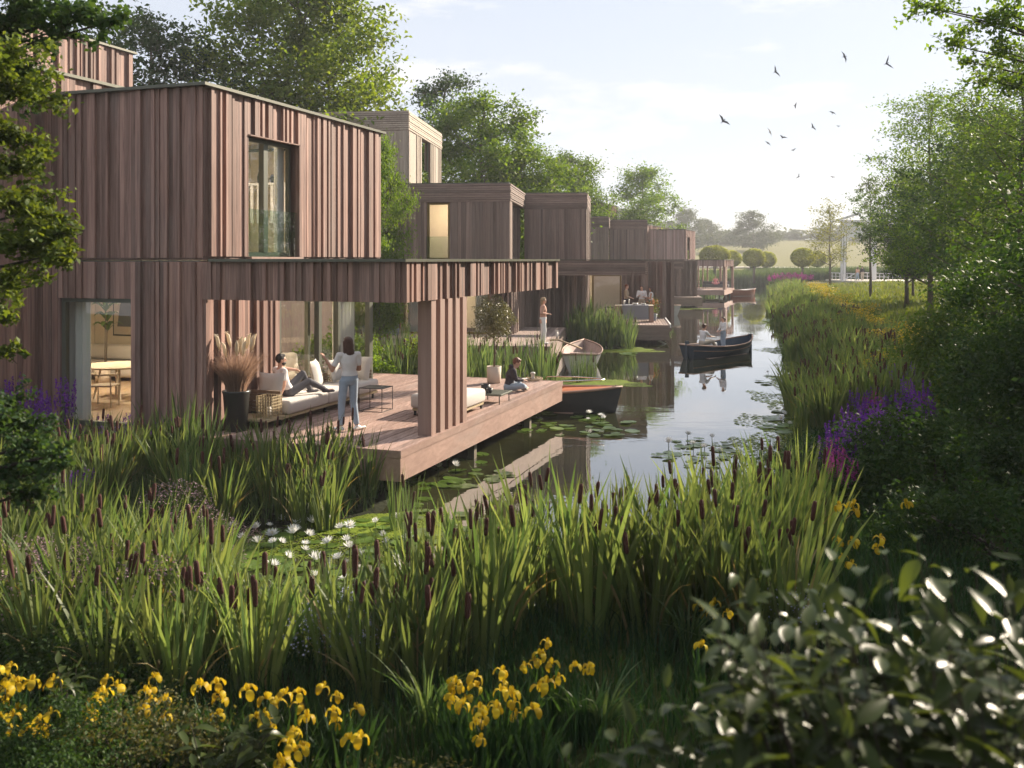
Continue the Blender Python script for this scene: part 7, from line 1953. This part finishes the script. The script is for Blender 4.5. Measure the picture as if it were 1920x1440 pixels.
curtain(2.86, 3.05, -0.34, 4.03, 6.5, M['curtain'], 'white curtain at the right side of the upstairs window', axis='y')
# upstairs room: shelf and bed frame
t = thing('wall_shelf', 'black wall shelf with small ornaments in the upstairs room', 'shelf', L1(0, 0), A1)
part('board', MB().box(-3.5, -1.4, 6.45, 6.67, 5.85, 5.90), M['black'], t)
for (y, h, r_s) in ((-3.2, .28, .07), (-2.8, .2, .10), (-2.2, .32, .06)): part('ornament', MB().lathe([(r_s*.7, 5.591), (r_s, 5.6+h*.5), (r_s*.5, 5.6+h)], 10, (y, 6.56, -0.55)), M['black'], t, True)
t = thing('desk', 'white desk with slatted front in the upstairs room', 'desk', L1(0, 0), A1)
part('top', MB().box(-3.5, -1.6, 5.7, 6.4, 4.92, 4.97), M['white'], t)
for k in range(10): part('slat', MB().box(-3.48+k*.19, -3.40+k*.19, 5.72, 5.75, 4.0, 4.919), M['white'], t)
# ------------------------------------------------------------------ table with grey cloth and things on it
t = thing('dining_table', 'long table covered with a hanging grey cloth on the deck of the three people', 'table', (6.1, 48.0, DZ), A2)
part('table_top', MB().box(-.95, .95, -.5, .5, .80, .84), M['oakl'], t)
part('leg', MB().box(-.95, -.75, -.48, .48, 0, .799), M['fascia_v'], t); part('leg', MB().box(.75, .95, -.48, .48, 0, .799), M['fascia_v'], t)
part('table_cloth', MB().box(-.6, .7, -.515, .51, .842, .85).box(-.6, .7, -.525, -.516, .18, .85), M['cloth'], t)
for i, (x, y, h, r_s, lb) in enumerate(((-.5, 0, .22, .06, 'white jug on the left of the clothed table'), (.05, -.1, .10, .16, 'wide pale bowl in the middle of the clothed table'), (-.25, .2, .26, .035, 'slim bottle on the clothed table'), (.45, 0, .08, .14, 'shallow dish on the right of the clothed table'))):
    q = loc1(x, y, DZ+.851, Vector((6.1, 48.0, 0)), A2); o = thing('tableware', lb, 'tableware', q, 0, 'tableware on the clothed table', MB().lathe([(r_s*.5, 0), (r_s, h*.4), (r_s*.8, h), (r_s*.7, h), (r_s*.9, h*.4), (.002, .02)], 14, closed=False).mesh('tableware', M['ceramic'], True))
t = thing('potted_plant', 'orange-flowering plant in a grey pot at the table end', 'potted plant', (7.2, 48.9, DZ), 0)
part('planter', MB().lathe([(.14, 0), (.2, .35), (.17, .35), (.002, .3)], 14, closed=False), M['potgrey'], t, True)
r_ = np.random.default_rng(50); P = r_.normal(size=(500, 3))*np.array([.16, .16, .22]); P[:, 2] += .7; V, Fq = leafquads(P, .07, r_); part('foliage', mesh('foliage', V, Fq, [M['leaf_c']]), None, t)
P = r_.normal(size=(120, 3))*np.array([.16, .16, .15]); P[:, 2] += .9; V, Fq = leafquads(P, .07, r_, 1, .9); part('blossoms', mesh('blossoms', V, Fq, [M['cl_orange']]), None, t)
chair((5.0, 49.0, DZ), A2-1.4, 'dark folding chair left of the clothed table', mat='black')
# far dining deck
t = thing('round_table', 'round dark table on the far dining deck', 'table', (13.9, 83.4, DZ), 0); part('top', MB().lathe([(1.1, .72), (1.1, .76)], 24), M['black'], t); part('pedestal', MB().lathe([(.3, 0), (.06, .05), (.06, .719)], 12), M['black'], t)
for i, (dx, dy, lb) in enumerate(((-1.5, -.2, 'left'), (1.45, .1, 'right'), (-.5, -1.4, 'near left'), (.9, -1.2, 'near right'))):
    o = chair((13.9+dx, 83.4+dy, DZ), i*1.4+.5, 'black armchair at the %s of the round far table' % lb, mat='black', grp='chairs of the far round table'); o.scale = (1.25,)*3
t = thing('planter', 'planter with tall grass and big white flower balls on the far dining deck', 'potted plant', (15.2, 86.5, DZ), 0)
part('box', MB().bbox(-1.0, 1.0, -.3, .3, 0, .5, .02), M['wood2'], t)
V, Fq = blades(150, 1.5, .35, .04, 700, base_r=.7); V[:, 2] += .4; part('grass_blades', mesh('grass_blades', V, Fq, [M['grass']]), None, t, kind='stuff')
for k, (a, b, c) in enumerate(((-.7, 0, 2.3), (-.25, .1, 2.55), (.2, 0, 2.1), (.75, .1, 2.0), (.45, -.1, 1.8), (-.5, -.1, 1.75), (1.1, 0, 1.9))):
    m_ = MB().tube([(a*.6, b, .4), (a, b, c)], .02, 4, m=1); r_ = np.random.default_rng(k); P = r_.normal(size=(300, 3)); P /= np.linalg.norm(P, axis=1)[:, None]; P = P*.33+np.array([a, b, c]); V, Fq = leafquads(P, .10, r_, .3, .8); m_.add(V, [tuple(x) for x in Fq], 0)
    part('flower_head', m_.mesh('flower_head', [M['petal'], M['irisleaf']]), None, t)
# farthest deck furniture
def L6(x, y, z=DZ): return loc1(x, y, z, W6)
t = thing('outdoor_sofa', 'dark lounge sofa under the farthest canopy, with the pink-clad woman', 'sofa', L6(2.3, 6.9), A1)
part('seat', MB().bbox(-1.4, 1.4, -.45, .4, .1, .42, .05), M['cl_grey'], t, True); part('backrest', MB().bbox(-1.4, 1.4, .3, .45, .43, .75, .04), M['cl_grey'], t, True)
for i, (x, y, lb) in enumerate(((1.2, 3.6, 'black lounge chair on the farthest deck, left of the pink-clad woman'), (0.3, 2.4, 'black lounge chair nearest the house on the farthest deck'))):
    o = chair(L6(x, y), A1+.5+i, lb, mat='black', grp='chairs of the farthest deck'); o.scale = (1.3,)*3
# ------------------------------------------------------------------ drawbridge
Dg = 140.0
def gx(u): return X(u, Dg)
t = thing('drawbridge', 'white Dutch style drawbridge with arched portal behind the saplings', 'bridge', (0, 0, 0))
t.location = (gx(1604), Dg, 0.9)
def bx(u0, u1, v0, v1, y0, y1, mb): mb.box(gx(u0)-gx(1604), gx(u1)-gx(1604), y0, y1, CH-(v1-HZ)/F*Dg-0.9, CH-(v0-HZ)/F*Dg-0.9)
arch = MB(); n = 16; x0, x1 = gx(1577)-gx(1604), gx(1642)-gx(1604); zt = CH-(417-HZ)/F*Dg-0.9; cxx = (gx(1585)+gx(1634))/2-gx(1604); rad = (gx(1634)-gx(1585))/2; zc = CH-(463-HZ)/F*Dg-0.9
for y0_, y1_ in ((-.3, .3),):
    arch.box(x0, cxx-rad, y0_, y1_, 0, zc); arch.box(cxx+rad, x1, y0_, y1_, 0, zc)
    for k in range(n):
        a0, a1 = math.pi*k/n, math.pi*(k+1)/n
        xa, za, xb, zb = cxx+rad*math.cos(a0), zc+rad*math.sin(a0)*0.75, cxx+rad*math.cos(a1), zc+rad*math.sin(a1)*0.75
        xa2 = x1 if k == 0 else xa; xb2 = x0 if k == n-1 else xb
        V = [(xa2, y0_, za), (xb2, y0_, zb), (xb2, y0_, zt), (xa2, y0_, zt), (xa2, y1_, za), (xb2, y1_, zb), (xb2, y1_, zt), (xa2, y1_, zt), (xa, y0_, za), (xa, y1_, za), (xb, y0_, zb), (xb, y1_, zb)]
        arch.add(V, [(0, 1, 2, 3), (7, 6, 5, 4), (3, 2, 6, 7), (8, 9, 11, 10)])
part('portal', arch, M['bridge'], t)
bb_ = MB(); bb_.box(x0-.2, x1+.2, -.5, .5, zt, zt+.35); part('lintel', bb_, M['bridge'], t)
bm_ = MB()
for s in (x0+.2, x1-.2): bm_.tube([(s, -7, zt+1.0), (s, 5, zt+.2)], .18, 4)
part('balance_beam', bm_, M['bridge'], t)
part('bridge_deck', MB().box(x0-.3, x1+6, -6, 6, -0.1, 0.12), M['path'], t)
rl2 = MB()
for s in (x0-.1, x1+.1):
    for k in range(7): rl2.tube([(s, -6+k*1.6, 0.12), (s, -6+k*1.6, 1.15)], .05, 5)
    rl2.tube([(s, -6, 1.15), (s, 5, 1.15)], .06, 5); rl2.tube([(s, -6, .65), (s, 5, .65)], .04, 5)
    rl2.tube([(s-2.2 if s < 0 else s+2.2, -7, .1), (s-.1, -6, 1.15)], .06, 5)
part('railing', rl2, M['bridge'], t)
ch_ = MB()
for s in (x0-.6, x0-.2): ch_.tube([(s, -3, zt-.5), (s-1.2, -6, 0.2)], .04, 4)
part('chain', ch_, M['frame'], t)
tag(link('bridge_bank', MB().box(gx(1604)+x0-1, gx(1604)+x1+12, Dg-8, Dg+10, -1, 0.75).mesh('bridge_bank', M['ground'])), 'low earth bank under the drawbridge', kind='structure')
# ------------------------------------------------------------------ birds
def bird_mesh(v):
    mb = MB(); mb.ball((0, 0, 0), (0.022, 0.085, 0.02), 8, 6); mb.ball((0, 0.085, 0.004), (0.016, 0.022, 0.015), 6, 5)
    for s in (-1, 1):
        up = (0.12, -0.02, 0.2)[v]
        P = [(s*0.012, 0.045, 0), (s*0.09, 0.065, up*.3), (s*0.22, -0.03, up), (s*0.11, -0.01, up*.35), (s*0.012, -0.035, 0)]
        Q = [(a, b, c-0.004) for (a, b, c) in P]
        mb.add(P+Q, [(0, 1, 3, 4), (1, 2, 3), (9, 8, 6, 5), (8, 7, 6), (0, 5, 6, 1), (1, 6, 7, 2), (2, 7, 8, 3), (3, 8, 9, 4)])
        mb.add([(0, -0.07, 0), (s*0.03, -0.15, 0), (s*0.008, -0.115, 0), (s*.004, -.07, -.004), (s*.03, -.15, -.004)], [(0, 1, 2), (0, 2, 4, 3)])
    return mb
BM = [bird_mesh(v).mesh('swallow', M['bird'], False) for v in range(3)]
bl = [(476, 230, 65, 60, 'left of the three high birds'), (878, 143, 65, 70, 'highest swallow, middle of the top three'), (1122, 183, 72, 68, 'right of the three high birds'), (590, 428, 38, 100, 'swallow with raised wings, alone in the upper middle'), (808, 468, 42, 20, 'flat-winged swallow right of the upper middle'),
      (841, 548, 22, 10, 'tiny swallow right of the pale one'), (173, 517, 78, 45, 'leftmost swallow'), (445, 580, 52, 60, 'swallow above the left low pair'), (517, 612, 42, 20, 'level swallow right of the left group'), (693, 553, 46, 60, 'pale-bellied swallow in the middle of the flock'), (433, 645, 38, 40, 'lowest swallow of the left group'),
      (581, 687, 32, -20, 'thin swallow with drooping wings under the middle'), (1067, 626, 28, 20, 'swallow close to the right trees'), (1021, 733, 50, 55, 'diving swallow left of the right trees'), (613, 840, 34, -60, 'hooked-wing swallow low in the middle'), (808, 843, 28, 15, 'lowest swallow on the right')]
rbd = random.Random(2)
for i, (x, y, span, ang, lb) in enumerate(bl):
    D = 0.44/(span*0.323)*F; p = pv(1300+x*.3229, 60+y*.3229, D)
    o = thing('swallow', ('flying ' if 'swallow' not in lb else '')+lb+(' in the sky' if 'sky' not in lb else ''), 'bird', p, 0, 'swallows in the sky', BM[i % 3])
    o.rotation_euler = (R(rbd.uniform(45, 75)), R(ang), R(rbd.uniform(-22, 22))); o.scale = (1.15,)*3
# ------------------------------------------------------------------ haze over the whole place
hz_ = bpy.data.materials.new('haze_air'); hz_.use_nodes = True; nt = hz_.node_tree; nt.nodes.clear()
o_ = nt.nodes.new("ShaderNodeOutputMaterial"); v_ = nt.nodes.new("ShaderNodeVolumePrincipled")
v_.inputs["Color"].default_value = (0.93, 0.95, 1.0, 1); v_.inputs["Density"].default_value = HAZE; v_.inputs["Anisotropy"].default_value = 0.1
nt.links.new(v_.outputs[0], o_.inputs["Volume"])
tag(link('haze', MB().box(-1500, 1700, -60, 2600, -4, 34).mesh('haze', hz_)), 'thin summer haze', kind='stuff')

# ------------------------------------------------------------------ labels of small sets: told apart by their place in the row
bpy.context.view_layer.update()
ordn = ['leftmost', 'second from the left', 'third from the left', 'fourth from the left', 'fifth from the left', 'sixth from the left', 'seventh from the left', 'eighth from the left', 'ninth from the left', 'tenth from the left', 'eleventh from the left', 'twelfth from the left', 'thirteenth from the left', 'fourteenth from the left', 'fifteenth from the left']
sets = {}
for o in scene.objects:
    if o.parent is None and 'category' in o.keys(): sets.setdefault(o['label'], []).append(o)
for lab, os_ in sets.items():
    n = len(os_)
    if 1 < n <= 30:
        os_.sort(key=lambda o: o.matrix_world.translation.x/max(0.5, o.matrix_world.translation.y))
        rorder = [w.replace('left', 'right') for w in ordn]
        for i, o in enumerate(os_):
            w = ordn[i] if i < (n+1)//2 else rorder[n-1-i]
            if n == 2: w = ('left', 'right')[i] + ' one of two'
            o['label'] = ' '.join(lab.split()[:12]) + ', ' + w
